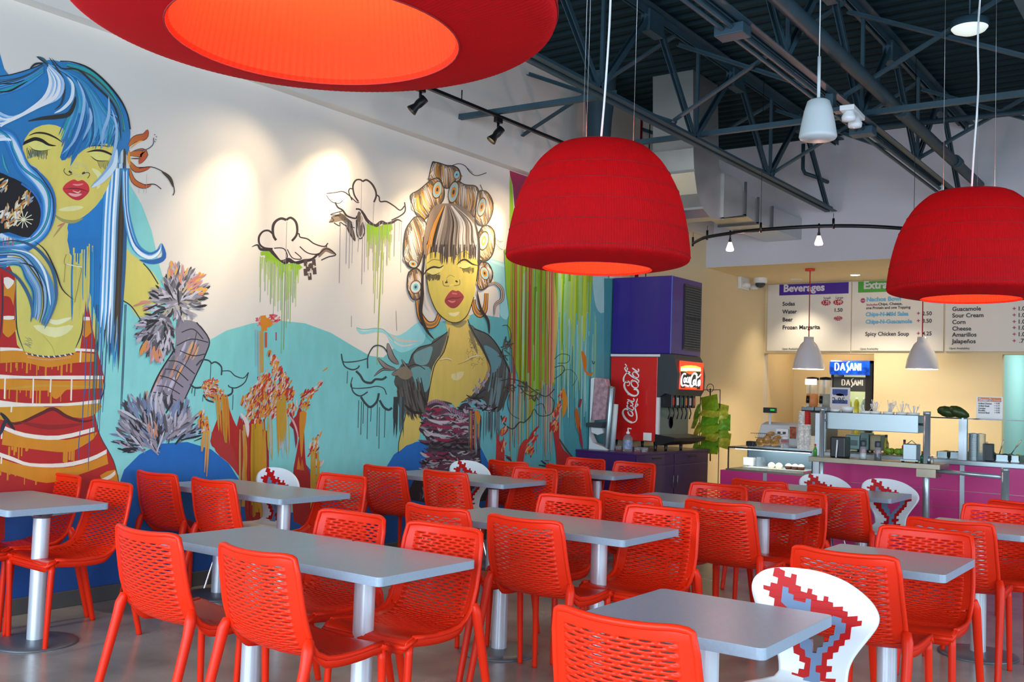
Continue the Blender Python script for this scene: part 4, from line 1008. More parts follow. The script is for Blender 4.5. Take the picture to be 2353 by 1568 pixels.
# ---- spiky plant
frame('B')
poly('#7f7c86', [(1060, 500), (1180, 500), (1255, 600), (1235, 690), (1170, 830), (1110, 960), (1060, 1010), (890, 990), (900, 920), (960, 800), (1050, 660)], 3, '#8e8492')
for i in range(40):
    t = MR.random(); x = 1180-250*t+MR.uniform(-60, 60); y = 620+340*t
    st(MR.choice(['#c48a74', '#8a8a9c', '#5f5c66', '#a89cb0', '#d0a070', '#6e6a72', '#b8b0c4']), [(x, y-40), (x-14, y), (x-40, y+50)], MR.uniform(8, 22))
for (a, b, c) in (((1090, 560), (1160, 540), (1220, 600)), ((1060, 640), (1150, 600), (1250, 620)), ((1080, 670), (1160, 700), (1230, 690)), ((1010, 730), (1080, 740), (1170, 810)), ((990, 780), (1060, 790), (1130, 850)), ((960, 820), (1030, 840), (1100, 890)), ((940, 880), (1010, 890), (1080, 930)), ((920, 920), (980, 930), (1060, 970))): line('#24242a', [a, b, c], 6)
line('#24242a', [(1180, 500), (1255, 600), (1235, 690), (1170, 830), (1110, 960)], 8); line('#24242a', [(1050, 660), (960, 800), (905, 920), (890, 980)], 10); line('#24242a', [(1180, 560), (1150, 680), (1060, 850), (1020, 960)], 4)
SP_ = ['#8c8894', '#6b6872', '#a9a6b0', '#3a383f', '#c0bcc6', '#55525a', '#9a8f98', '#b9b0bc', '#28272d']
tuft(SP_+['#b8a98c'], [(1100, 330, 130), (1080, 260, 90), (1000, 400, 110)], 360, 80, 15, cx=1060, cy=380, spread=.5)
tuft(['#c98a80', '#d8a24a', '#c97f70'], [(1180, 280, 60), (1060, 200, 60), (860, 400, 30)], 40, 66, 14, cx=1060, cy=380, spread=.4)
tuft(SP_, [(930, 560, 110), (960, 640, 80)], 240, 84, 15, cx=990, cy=470, spread=.45); tuft(['#d08a4a', '#c98478'], [(860, 660, 30), (930, 690, 40)], 16, 70, 14, 1.6, .3)
tuft(SP_+['#7a86a4', '#6e7c9c'], [(860, 1080, 120), (1010, 1070, 120), (1100, 1130, 80), (800, 1180, 90), (900, 1160, 90)], 420, 110, 17, cx=960, cy=1300, spread=.4)
tuft(['#c98a70'], [(900, 1150, 50)], 8, 60, 10, 1.5, .3); tuft(['#23252c'], [(840, 1110, 50), (1180, 1180, 50), (760, 1240, 50)], 30, 60, 9, cx=960, cy=1300, spread=.4)

# ---- clouds
INK = '#2a1d26'
frame('C')
WHT = '#dcd2ca'
poly(WHT, [(610, 640), (625, 580), (665, 562), (710, 590), (715, 520), (745, 480), (810, 485), (850, 478), (880, 510), (885, 590), (920, 610), (980, 640), (1040, 675), (1100, 670), (1070, 720), (1020, 760), (920, 770), (880, 790), (820, 770), (780, 790), (730, 750), (680, 700), (630, 690)], 3)
line(INK, [(735, 635), (715, 600), (712, 540), (730, 500), (770, 478), (808, 488)], 20); line(INK, [(808, 488), (840, 472), (875, 500), (887, 550), (880, 600), (848, 640)], 18)
line(INK, [(712, 590), (680, 565), (640, 572), (612, 610), (615, 660), (650, 690), (710, 696)], 15)
st(INK, [(560, 682), (600, 668), (625, 700), (690, 705), (720, 740), (760, 790), (800, 800), (825, 775), (870, 800), (930, 785), (985, 775), (1020, 750), (1030, 735)], 30, tip=.1, tail=.6)
line(INK, [(880, 590), (900, 588), (908, 612), (960, 625), (1010, 660), (1080, 680), (1108, 655)], 10); line(INK, [(905, 680), (960, 725), (1030, 735), (1085, 700), (1100, 675)], 9)
line(INK, [(730, 755), (760, 780), (800, 775), (815, 750), (800, 705), (770, 690), (720, 692)], 9); line(INK, [(815, 700), (850, 760), (900, 772), (915, 760), (870, 720)], 8)
st('#7d6a5c', [(1040, 760), (1090, 700), (1165, 738)], 34); line(INK, [(1035, 745), (1095, 695), (1165, 738), (1110, 755), (1060, 778)], 9)
for (x, y) in ((945, 800), (960, 840), (945, 870), (975, 900), (1010, 860), (1005, 800), (985, 830)): st('#4a3c3c', [(x, y-30), (x+4, y+20)], 26, tip=.6, tail=.5)
for (x, y) in ((960, 815), (985, 850), (1005, 825), (972, 885)): st('#c9b8a2', [(x, y-12), (x+2, y+10)], 10)
GR = '#86b41c'
poly(GR, [(622, 718), (680, 712), (730, 760), (790, 808), (850, 800), (905, 810), (925, 830), (900, 850), (870, 930), (850, 830), (820, 900), (790, 860), (770, 950), (750, 830), (715, 800), (680, 780), (660, 800), (655, 740), (625, 745)], 1)
drips('#9ab84e', 615, 900, 800, 26, 60, 330, 7, -.02, '#b9c48e', yf=lambda x: 750+(x-615)*.3); drips('#88a884', 620, 890, 800, 10, 150, 380, 5, -.02); drips('#7fa85a', 780, 850, 860, 5, 300, 640, 5, -.02)
line('#7f7f86', [(812, 500), (808, 640), (800, 900), (790, 1400)], 3); 
# second cloud
poly(WHT, [(1080, 300), (1200, 285), (1260, 320), (1275, 262), (1295, 300), (1295, 220), (1330, 195), (1355, 210), (1400, 200), (1440, 240), (1455, 310), (1480, 320), (1485, 350), (1540, 360), (1600, 400), (1700, 440), (1640, 480), (1600, 490), (1500, 520), (1440, 520), (1380, 500), (1300, 475), (1240, 440), (1180, 380)], 3)
frame('E')
line(INK, [(0, 330), (60, 325), (130, 315), (180, 345), (240, 400), (262, 400)], 9); line(INK, [(255, 395), (222, 340), (212, 270), (235, 225), (270, 220), (290, 235)], 14); line(INK, [(290, 235), (320, 222), (360, 250), (390, 300), (398, 350), (380, 400)], 16)
line(INK, [(215, 300), (190, 290), (178, 320), (205, 385)], 10); line(INK, [(395, 340), (420, 355), (430, 395), (480, 395), (540, 430), (590, 465), (625, 430)], 12); line(INK, [(625, 400), (630, 470), (590, 510), (520, 545)], 12)
line(INK, [(70, 400), (90, 440), (130, 465), (165, 510), (230, 530), (245, 510)], 14); line(INK, [(0, 345), (40, 395), (100, 410), (130, 385)], 6)
st(INK, [(235, 455), (270, 460), (300, 500), (330, 550), (390, 590), (440, 560), (480, 575), (530, 560), (570, 540), (610, 560)], 28, tip=.5)
st('#857565', [(20, 560), (110, 520), (160, 540)], 60); line(INK, [(20, 562), (60, 545), (40, 520), (110, 505), (30, 500), (130, 470)], 8); line(INK, [(60, 565), (105, 590), (110, 560), (150, 585), (225, 605)], 8)
for i in range(16): st('#3a2e2c', [(110+i*6, 480+i*5), (100+i*7, 520+i*7)], 5)
st('#6b5c52', [(160, 580), (195, 640), (230, 712)], 34); line(INK, [(150, 580), (230, 712), (200, 575)], 8)
st('#5e5048', [(260, 470), (265, 560), (275, 680)], 44); st('#b7a894', [(270, 500), (285, 530), (270, 590)], 18); line(INK, [(240, 540), (245, 660), (275, 692), (305, 640), (290, 560)], 10)
poly(GR, [(320, 570), (400, 600), (460, 580), (525, 575), (530, 620), (505, 640), (500, 720), (480, 690), (440, 700), (400, 740), (380, 680), (350, 740), (325, 700)], 1)
drips('#8fae4a', 325, 525, 660, 24, 60, 330, 7, -.02, '#b8b88a'); drips('#9a8f9c', 100, 620, 560, 16, 150, 500, 4, -.02); line('#96a848', [(455, 600), (440, 900), (420, 1300), (405, 1700)], 9); drips('#9ab04c', 370, 460, 800, 5, 300, 500, 5, -.03)
line('#6a5a60', [(200, 1310), (200, 1400)], 3); line('#6a5a60', [(557, 1270), (563, 1430)], 3); line('#8a7f84', [(280, 240), (275, 500), (250, 800)], 3); line('#8a7f84', [(380, 400), (372, 560)], 3)
# teal-ground clouds, dark outline
TI = '#2f3f42'
frame('D')
for pts, w in (([(115, 575), (150, 600), (200, 595), (215, 570)], 14), ([(160, 440), (200, 400), (250, 405), (270, 430)], 12), ([(270, 425), (300, 415), (340, 450), (340, 510)], 12), ([(345, 480), (400, 480), (440, 515), (500, 530), (535, 490)], 8), ([(535, 490), (510, 560), (450, 600), (400, 595), (390, 580)], 9), ([(420, 600), (415, 640), (370, 660), (330, 640)], 14), ([(210, 650), (240, 690), (290, 705)], 14), ([(1205, 355), (1215, 410), (1270, 415), (1340, 405), (1390, 390)], 9), ([(1205, 360), (1225, 440), (1280, 470), (1320, 460), (1335, 440)], 11), ([(1395, 460), (1395, 380), (1430, 310), (1470, 295), (1510, 310), (1535, 345)], 10), ([(1310, 480), (1340, 510), (1370, 555), (1420, 565), (1450, 540), (1500, 540), (1530, 520)], 18), ([(1285, 525), (1272, 590), (1310, 605), (1400, 600), (1460, 590), (1510, 605), (1530, 650)], 8), ([(1275, 570), (1290, 630), (1340, 660), (1395, 630)], 11), ([(1345, 665), (1375, 710), (1415, 740), (1460, 700), (1475, 640)], 18), ([(1480, 690), (1510, 740), (1545, 760), (1570, 745)], 18)): line(TI, pts, w)
for x, y, l in ((1250, 480, 90), (1330, 690, 200), (1350, 700, 240), (1365, 700, 160), (1395, 740, 230), (1420, 745, 100), (1465, 700, 250), (1480, 740, 300), (1520, 760, 200), (265, 420, 120), (130, 600, 40), (150, 600, 60), (210, 650, 50), (425, 650, 110)): st(TI, [(x, y), (x-5, y+l)], 5, tip=.9, tail=.4)
# ---- coral flames
FC = ['#b8241c', '#c8801a', '#d9c0b4', '#c23a24', '#cf8a2c', '#c9a8a4', '#8f2430', '#d0902e']
poly('#b02019', [(270, 930), (370, 700), (400, 760), (450, 880), (470, 800), (520, 900), (560, 820), (640, 900), (660, 980), (640, 1200), (650, 1560), (520, 1560), (500, 1320), (470, 1240), (380, 1130), (330, 1060), (270, 1020)], 2, '#a01c18')
poly('#a82a26', [(270, 920), (360, 940), (420, 1030), (450, 1130), (470, 1240), (400, 1150), (300, 1060)], 3)
poly('#b3862a', [(345, 690), (385, 700), (380, 1000), (350, 920)], 2)
poly('#a01e1c', [(860, 1180), (900, 960), (830, 870), (880, 800), (900, 740), (930, 800), (940, 1000), (950, 1150), (990, 1260), (1000, 1560), (860, 1560)], 2)
poly('#c8801a', [(905, 780), (955, 780), (935, 930), (925, 1060), (915, 1100), (905, 960)], 2)
tuft(FC, [(640, 560, 50), (700, 520, 50), (760, 500, 45), (600, 640, 60), (680, 660, 80), (760, 620, 70), (540, 700, 50), (600, 760, 80), (720, 420, 28), (820, 640, 50), (700, 760, 50), (840, 760, 40), (490, 700, 26), (800, 560, 40)], 700, 46, 12, -1.15, .35)
tuft(FC, [(270, 590, 50), (310, 650, 50), (230, 580, 26), (250, 640, 30)], 180, 34, 10, -.9, 1.2); tuft(FC, [(200, 790, 22), (210, 850, 40), (230, 900, 30)], 60, 44, 14, -1.4, .4)
tuft(FC, [(690, 350, 18), (710, 390, 20), (720, 440, 24)], 34, 44, 12, -1.2, .4); tuft(FC, [(945, 660, 36), (980, 640, 28), (1010, 610, 22), (1050, 570, 16), (1090, 465, 14), (940, 720, 34)], 70, 44, 12, -.9, .4)
tuft(FC, [(1010, 1030, 34), (1020, 970, 24), (1050, 930, 8), (1000, 1080, 30), (1045, 1150, 26), (1045, 1240, 26)], 80, 46, 13, -1.3, .4)
tuft(['#c22a2c', '#c8506a', '#d9a09a'], [(625, 120, 38), (715, 110, 40)], 60, 36, 10, -.5, 1.4); st('#cf8018', [(620, 110), (660, 130), (710, 140)], 70); st('#cf8018', [(640, 80), (650, 190)], 40)
for x, y, l, c, w in ((630, 190, 300, '#b8924a', 26), (660, 200, 110, '#b8503a', 16), (735, 200, 60, '#a84a60', 10), (610, 190, 330, '#9aa6a0', 14), (590, 180, 260, '#87b4b4', 12)): st(c, [(x, y), (x, y+l)], w, tip=.9)
for i in range(34): x = 470+MR.random()*200; st(MR.choice(['#c88a1c', '#b8201a', '#c87a1a', '#8f1a18', '#b8924a', '#a02820']), [(x, 820+MR.random()*120), (x+MR.uniform(-10, 10), 1100), (x+MR.uniform(-12, 12), 1300+MR.random()*240)], MR.uniform(10, 34), tip=.6, tail=.9)
for i in range(14): x = 550+MR.random()*90; st(MR.choice(['#b88a14', '#a87a12', '#c08c1c']), [(x, 860), (x, 1100), (x, 1400+MR.random()*150)], MR.uniform(14, 30), tip=.6, tail=.9)
for i in range(10): x = 660+MR.random()*200; st(MR.choice(['#9ab8b8', '#88a8b4', '#b0a8a4', '#a8a04c']), [(x, 760+MR.random()*60), (x+4, 950), (x+6, 1040+MR.random()*120)], MR.uniform(12, 26), tip=.6)
for i in range(12): x = 740+MR.random()*70; st(MR.choice(['#c8861a', '#b8922e']), [(x, 650+MR.random()*60), (x, 800), (x+4, 900+MR.random()*220)], MR.uniform(12, 24), tip=.6)
for i in range(10): x = 300+MR.random()*80; st(MR.choice(['#cf8a2a', '#c8751a', '#b8923c']), [(x, 640+MR.random()*30), (x+10, 760), (x+20, 860+MR.random()*200)], MR.uniform(10, 24), tip=.7)
for i in range(8): x = 845+MR.random()*30; st(MR.choice(['#a82030', '#c9a8a8', '#8a2030']), [(x-20, 780), (x+15, 900), (x+25, 1000+MR.random()*60)], MR.uniform(12, 22), tip=.7)
st('#d8a0a0', [(830, 800), (870, 870), (895, 960)], 14); st('#dcc8c0', [(475, 780), (520, 850), (530, 960)], 30); st('#c9b8b0', [(880, 690), (885, 740)], 12)
for x, l in ((235, 300), (250, 330), (215, 150)): st('#d9962e', [(x, 910), (x-8, 910+l/2), (x-18, 910+l)], 14 if x != 215 else 26, '#c98a5a', tip=.8, tail=.5)
for x in (990, 1010, 1035): st(MR.choice(['#c87818', '#b8902a']), [(x, 1060), (x+2, 1250), (x, 1540)], 22, tip=.6, tail=.9)
poly('#c8701a', [(882, 1190), (897, 1095), (912, 1190)], 1); poly('#b8601a', [(905, 1195), (922, 1110), (938, 1195)], 1)

# ---- lady with curlers
frame('F')
SK = '#d8bc62'
poly(SK, [(640, 850), (740, 860), (760, 900), (740, 1080), (640, 1130), (580, 1180), (575, 1140), (600, 1010), (630, 900)], 2, '#c2ae58'); line('#2a2420', [(640, 860), (610, 980), (580, 1100), (576, 1190)], 7)
# jacket
poly('#57605c', [(860, 280), (975, 215), (1000, 160), (1150, 160), (1200, 195), (1300, 240), (1370, 330), (1420, 420), (1470, 520), (1475, 640), (1440, 760), (1380, 860), (1300, 840), (1240, 760), (1000, 800), (800, 800), (790, 870), (720, 870), (640, 830), (590, 700), (540, 620), (600, 480), (660, 470), (680, 400), (740, 345), (830, 320)], 3, '#3f3e3a')
poly('#6d9a9c', [(700, 400), (790, 350), (850, 340), (830, 430), (800, 480), (720, 480)], 3); poly('#679a9c', [(680, 510), (820, 500), (840, 600), (800, 700), (760, 680), (740, 720), (700, 600)], 3)
poly('#5f9096', [(1260, 330), (1340, 360), (1400, 430), (1380, 520), (1330, 640), (1290, 700), (1320, 560), (1310, 460)], 3)
for i in range(60):
    x = 560+MR.random()*200; y = 580+MR.random()*140; st(MR.choice(['#3d3a34', '#4a463e', '#2c2c2c', '#5c5a54']), [(x, y), (x+20, y+120), (x+50, y+220)], MR.uniform(10, 22), tip=.5)
for i in range(30):
    x = 1320+MR.random()*130; y = 480+MR.random()*200; st(MR.choice(['#4a4a44', '#5c625e', '#3a3c3a', '#6a8486']), [(x, y), (x-10, y+100), (x-30, y+220)], MR.uniform(10, 22), tip=.5)
for i in range(24): x = 540+MR.random()*90; st(MR.choice(['#3c4a4c', '#4c6266', '#2e3638']), [(x, 740), (x-2, 850), (x-6, 900+MR.random()*180)], MR.uniform(6, 16), tip=.8)
for i in range(22): x = 1250+MR.random()*150; st(MR.choice(['#4c6266', '#5f7a7e', '#3f4c4e']), [(x, 860), (x-2, 950), (x-4, 1000+MR.random()*120)], MR.uniform(6, 16), tip=.8)
line('#22211f', [(660, 470), (690, 400), (740, 345), (830, 320), (880, 290), (975, 215)], 8); line('#22211f', [(1180, 195), (1290, 240), (1370, 330), (1420, 430), (1465, 540)], 9); line('#22211f', [(655, 500), (720, 480), (790, 520)], 7)
st('#26241f', [(620, 800), (690, 860), (780, 870)], 24); st('#282623', [(745, 690), (790, 780), (810, 820)], 18)
# birds/petals at the elbow
for pts, w in (([(490, 310), (520, 420), (580, 480)], 44), ([(410, 430), (480, 500), (560, 520)], 34), ([(380, 575), (450, 520), (520, 530)], 14), ([(640, 490), (590, 540), (520, 560)], 50), ([(600, 440), (640, 500), (690, 560)], 16)): st('#2c2724', pts, w+8, tip=.2); st('#8f8688', pts, w-4, '#6f675e')
poly('#7f7460', [(600, 500), (655, 510), (690, 560), (650, 600), (590, 590), (560, 540)], 3)
# neck, chest
poly(SK, [(960, 110), (1140, 80), (1130, 150), (1180, 260), (1240, 360), (1290, 470), (1290, 600), (1200, 690), (1130, 760), (1080, 780), (1040, 830), (1000, 790), (900, 770), (810, 800), (820, 690), (850, 500), (940, 360), (975, 250)], 3, '#c9b458')
st('#8f8458', [(985, 180), (960, 300), (900, 440)], 22); st('#968a5a', [(1000, 150), (1060, 165), (1125, 130)], 44, tip=.4); st('#8a7f56', [(1140, 200), (1170, 280), (1210, 400)], 30)
for i in range(34):
    a = MR.random()*6.3; x = 1180+MR.uniform(-70, 60)+i*1.5; y = 260+i*7+MR.uniform(-30, 30); line(MR.choice(['#6a6048', '#857a54', '#55503e']), [(x, y), (x+18*cos(a), y+18*sin(a)), (x+30*cos(a+1), y+30*sin(a+1))], 3)
st('#dcd0b0', [(905, 445), (960, 432), (1010, 445)], 9); st('#dcd0b0', [(1100, 455), (1180, 415), (1250, 410)], 9); line('#6c6040', [(905, 452), (960, 440), (1000, 455)], 3); line('#6c6040', [(1050, 480), (1110, 460), (1200, 418)], 3)
st('#d8cb90', [(1000, 560), (1040, 580), (1100, 540)], 60); line('#2a2622', [(975, 250), (940, 380), (870, 480), (835, 620), (808, 780)], 8); line('#2a2622', [(1130, 120), (1180, 230), (1240, 330), (1290, 440), (1310, 500)], 7)
st('#b08a50', [(1280, 440), (1300, 520), (1260, 620), (1200, 720)], 22)
tuft(['#8c8aa0', '#a09cb8', '#6a6880'], [(1250, 620, 30), (1200, 680, 26), (1290, 560, 20)], 30, 30, 9, 1.9, .6)
# bodice
poly('#3c3038', [(806, 800), (880, 775), (960, 790), (1035, 850), (1080, 800), (1130, 790), (1180, 850), (1240, 900), (1230, 1100), (1240, 1280), (1290, 1568), (680, 1568), (760, 1300), (820, 1180), (790, 1060), (740, 1000), (790, 900)], 3, '#2a2228')
for i in range(480):
    y = MR.uniform(830, 1330); x = MR.uniform(790, 1190)
    c = MR.choice(['#5a4250', '#8a8690', '#3a3036', '#7a2a48', '#a8a4a6', '#201c20', '#6a3a50', '#b0a8a8', '#4c4450', '#8f2844'] if y < 1100 or y > 1180 else ['#1c1a1c', '#2a2426', '#3c3638', '#5c5658'])
    k = MR.uniform(18, 60); st(c, [(x-k, y+MR.uniform(-22, 16)), (x, y+MR.uniform(-6, 26)), (x+k, y+MR.uniform(-22, 16))], MR.uniform(6, 26), tip=.2)
for i in range(40):
    y = MR.uniform(1330, 1568); x = MR.uniform(720, 1220); st(MR.choice(['#5a3048', '#8a8690', '#2a2228', '#7a2a48']), [(x, y-40), (x+10, y), (x-6, y+40)], MR.uniform(8, 26))
st('#bdb8ba', [(810, 920), (900, 945), (990, 935)], 26); st('#b4b0b4', [(780, 1000), (860, 1045), (1000, 1055)], 22); st('#8f2a48', [(820, 960), (920, 980), (1010, 990)], 26); st('#8a2440', [(860, 1075), (950, 1090), (1010, 1080)], 24)
st('#b8b4bc', [(830, 840), (880, 812), (960, 830), (1010, 880)], 8)
for i in range(40):
    t = i/39; x = 808+300*t; y = 805-30*sin(pi*min(t*2, 1))*1 + (60*sin(pi*(t-.5)) if .5 < t < 1 else 0) + (30*t)
    st('#8c86a8' if i % 2 else '#a8586a', [(x, y+6), (x+4, y-22)], 6)
tuft(['#2c2826', '#8c8894', '#5c5862', '#a8a4ac'], [(1160, 760, 34), (1230, 800, 36), (1290, 830, 30)], 46, 50, 14, .5, 1.2)
for pts in ([(1120, 725), (1180, 760), (1260, 740)], [(1170, 760), (1240, 700), (1275, 680)], [(1210, 830), (1300, 850), (1370, 820), (1300, 870)]): line('#262322', pts, 8)
for (cx_, cy_) in ((1020, 905), (1065, 930)): line('#a49aa0', [(cx_-30, cy_), (cx_-10, cy_-18), (cx_+20, cy_-6), (cx_+36, cy_+20)], 8)
for i in range(16): x = 1130+MR.random()*110; st(MR.choice(['#c8861a', '#8f3a50', '#5f8a8c', '#a8a4a8', '#4c5a5c']), [(x, 850), (x, 960), (x-3, 1060+MR.random()*160)], MR.uniform(8, 18), tip=.8)
st('#cf8416', [(1195, 850), (1215, 900), (1210, 960)], 34)
# hair of curlers (frame E)
frame('E')
HN = ['#2a2422', '#4c4038', '#8a6848', '#d9902a', '#e0a24a', '#c8beb4', '#ece6e0']
def roll(pts, cols, n, along, w=16):
    """a lock of hair over a roller: bands of paint laid along the lock, edge to edge"""
    P = smooth_curve(pts, 4, True); poly('#6c5a4c', pts, 4)
    ca, sa = cos(along), sin(along); us = [-p[0]*sa+p[1]*ca for p in P]; lo, hi = min(us), max(us); n = int(n*1.0)
    ph = MR.random()*3
    for i in range(n):
        u = lo+(hi-lo)*(i+.5)/n+MR.uniform(-3, 3); hits = []
        for (p, q_) in zip(P, P[1:]+P[:1]):
            a, b = -p[0]*sa+p[1]*ca-u, -q_[0]*sa+q_[1]*ca-u
            if a*b < 0: t = a/(a-b); hits.append((p[0]+(q_[0]-p[0])*t)*ca+(p[1]+(q_[1]-p[1])*t)*sa)
        if len(hits) < 2: continue
        h0, h1 = min(hits), max(hits); t = i/n; g = abs(sin(pi*(t*2.1)+ph))
        c = cols[int((g*.999)*len(cols))] if MR.random() < .75 else MR.choice(cols)
        c2 = MR.choice(cols)
        m0 = h0+(h1-h0)*MR.uniform(0, .25); m1 = h1-(h1-h0)*MR.uniform(0, .25)
        def xy(v, k): return (v*ca-(u+k)*sa, v*sa+(u+k)*ca)
        bow = (u-(lo+hi)/2)*.12
        st(c, [xy(m0, -bow), xy((m0+m1)/2, bow), xy(m1, -bow)], (hi-lo)/n*MR.uniform(1.4, 2.4), c2, tip=.5, tail=.5)
    line('#2c2422', list(pts)+[pts[0]], 8)
def curler(x, y, rx, ry, cols=('#8cc4cc', '#d98a28', '#3a322e'), tilt=0.2):
    for k, c in ((1.0, '#3a322c'), (.88, '#c9b29a'), (.74, cols[0]), (.50, cols[1]), (.22, cols[2])):
        poly(c, [(x+rx*k*cos(a)*cos(tilt)-ry*k*sin(a)*sin(tilt), y+rx*k*cos(a)*sin(tilt)+ry*k*sin(a)*cos(tilt)) for a in [2*pi*j/12 for j in range(12)]], 2)
roll([(850, 75), (900, 85), (960, 105), (1020, 110), (1060, 140), (1075, 210), (1040, 260), (960, 290), (880, 250), (820, 230), (835, 130)], HN, 60, 1.5)
roll([(835, 220), (900, 210), (940, 300), (930, 390), (850, 470), (780, 540), (720, 500), (680, 400), (675, 340), (740, 300)], ['#3a3430', '#5c4c3c', '#e09a22', '#e8a22a', '#d9902a', '#e2dcd6'], 90, 1.2)
roll([(1050, 230), (1110, 260), (1190, 270), (1218, 320), (1210, 430), (1190, 520), (1110, 460), (1000, 430), (980, 330)], HN, 80, 1.6)
roll([(1210, 320), (1270, 310), (1320, 370), (1332, 450), (1310, 530), (1270, 585), (1210, 575), (1190, 500)], HN, 50, 1.4)
roll([(1250, 590), (1300, 590), (1340, 640), (1345, 740), (1320, 830), (1270, 870), (1215, 850), (1200, 700)], ['#3a3430', '#b8782a', '#d98a28', '#e2c8a0', '#f0e6c0'], 60, 1.2)
roll([(700, 520), (760, 520), (800, 600), (780, 760), (740, 900), (690, 930), (640, 900), (615, 800), (635, 620)], ['#3a3430', '#8a8278', '#d9902a', '#e0dcd4', '#f0ece0'], 80, 1.3)
roll([(1230, 880), (1290, 890), (1325, 960), (1320, 1020), (1280, 1080), (1220, 1100), (1200, 980)], HN, 44, 1.4)
roll([(655, 960), (720, 930), (775, 1000), (780, 1120), (730, 1180), (680, 1170), (645, 1080)], HN, 44, 1.4)
for c, w in (('#2c2522', 62), ('#d98a28', 46), ('#8a6c50', 18)):
    st(c, [(730, 1190), (745, 1300), (800, 1380), (870, 1370), (905, 1290)], w, tip=.7, tail=.6)
    st(c, [(1175, 1180), (1190, 1260), (1230, 1300), (1270, 1250), (1280, 1130)], w*.9, tip=.7, tail=.6)
    st(c if c != '#d98a28' else '#c9b8a8', [(1290, 1060), (1350, 1050), (1400, 1100), (1400, 1180), (1350, 1220), (1340, 1310)], w*.5, tip=.7)
curler(885, 300, 40, 74); curler(1015, 320, 42, 92); curler(1042, 180, 26, 36, ('#8cc4cc', '#8cc4cc', '#3a322e')); curler(1240, 440, 34, 80); curler(1255, 710, 40, 80, ('#bfe0d8', '#e8c24a', '#e8f0e0')); curler(690, 895, 40, 30, tilt=.4); curler(1262, 970, 36, 56, tilt=-.3); curler(710, 1080, 46, 56, ('#cfe0e0', '#7fc4cc', '#3c4a50'))
poly('#8c7868', [(800, 560), (850, 440), (930, 410), (1040, 420), (1120, 460), (1190, 560), (1215, 700), (1215, 880), (1170, 830), (1100, 790), (1010, 830), (960, 850), (880, 820), (800, 850), (770, 760)], 2)
for i in range(150):
    t = MR.random(); x1 = 790+410*t; c = MR.choice(['#2a2526', '#453c3a', '#d8ccc0', '#8c7c70', '#efe6da', '#1f1b1c', '#6a5c54', '#b8a898'] if t > .15 else ['#d9902a', '#e09a30', '#2a2526', '#d8ccc0'])
    st(c, [(930+90*t, 430), (860+300*t, 560), (815+365*t, 700), (x1, 780+MR.uniform(-30, 90)-30*abs(t-.5))], MR.uniform(6, 20), tip=.3)
st('#3a322e', [(1180, 540), (1215, 700), (1215, 900), (1200, 1010)], 16); st('#ece4dc', [(1170, 560), (1195, 720), (1195, 900)], 14)
st('#2b2523', [(780, 820), (770, 960), (760, 1150), (750, 1300), (800, 1430), (860, 1500)], 30, tip=.5); st('#d8ccc4', [(790, 860), (780, 1000), (790, 1180), (840, 1260)], 14); st('#2b2523', [(1200, 1100), (1230, 1250), (1290, 1350), (1300, 1460)], 22)
line('#2a2226', [(1010, 105), (1060, 92), (1110, 110), (1150, 160), (1200, 188), (1280, 165)], 6); line('#3a3236', [(1120, 120), (1170, 165)], 3); line('#3a3236', [(1230, 260), (1250, 310)], 5); line('#3a3236', [(1340, 680), (1380, 715), (1410, 712)], 3); line('#3a3236', [(1350, 730), (1385, 770), (1410, 780)], 3)
# face
poly('#e2cb60', [(800, 830), (880, 800), (960, 840), (1050, 820), (1110, 785), (1180, 840), (1205, 900), (1190, 1050), (1175, 1160), (1130, 1290), (1070, 1350), (1010, 1365), (940, 1330), (870, 1260), (810, 1120), (795, 960)], 3, '#cbb955')
for i in range(40):
    t = MR.random(); x1 = 800+390*t; st(MR.choice(['#2a2526', '#453c3a', '#5c5048', '#6a5c54']), [(x1+6, 740), (x1+2, 810), (x1, 850+MR.uniform(0, 60)*(1 if .25 < t < .75 else .3))], MR.uniform(4, 12), tip=.7)
line('#2a2420', [(795, 980), (815, 1120), (870, 1260), (940, 1335), (1010, 1365), (1075, 1350), (1130, 1290), (1175, 1160)], 7)
st('#8c8048', [(830, 1000), (800, 980), (870, 960)], 30)
for i in range(22): st(MR.choice(['#4c4630', '#7a7048', '#3a3528']), [(800+i*5, 975+MR.random()*10), (806+i*4.5, 1010+MR.random()*26)], 4)
for i in range(18): st(MR.choice(['#4c4630', '#7a7048']), [(1080+i*5.5, 925), (1086+i*5, 950+MR.random()*24)], 4)
poly('#e6da80', [(805, 950), (850, 925), (930, 915), (905, 960), (850, 980), (815, 975)], 3); poly('#e6da80', [(1045, 905), (1100, 880), (1150, 895), (1150, 920), (1100, 930), (1060, 925)], 3)
st('#201a1c', [(760, 1000), (800, 945), (850, 920), (900, 925), (935, 905)], 15); st('#201a1c', [(1035, 905), (1070, 870), (1110, 862), (1160, 895), (1210, 908)], 15); line('#3c3020', [(812, 970), (850, 985), (900, 965)], 5); line('#3c3020', [(1060, 922), (1100, 935), (1150, 918)], 5)
line('#6a5f3c', [(800, 890), (850, 860), (920, 870)], 5); line('#6a5f3c', [(1025, 850), (1060, 805), (1110, 800), (1155, 850)], 5); line('#d9cf8e', [(980, 910), (985, 960)], 4); line('#7d7246', [(955, 1010), (985, 985), (1020, 1000)], 4)
for pts in ([(925, 1030), (935, 1068), (975, 1072)], [(1060, 1020), (1060, 1060), (1015, 1070)], [(960, 1020), (950, 1050)]): line('#6c6138', pts, 6)
st('#2c2418', [(945, 1045), (965, 1040)], 13, tip=.7, tail=.7); st('#2c2418', [(1028, 1030), (1045, 1040)], 13, tip=.7, tail=.7); line('#e9e0a4', [(985, 1065), (1010, 1060)], 5)
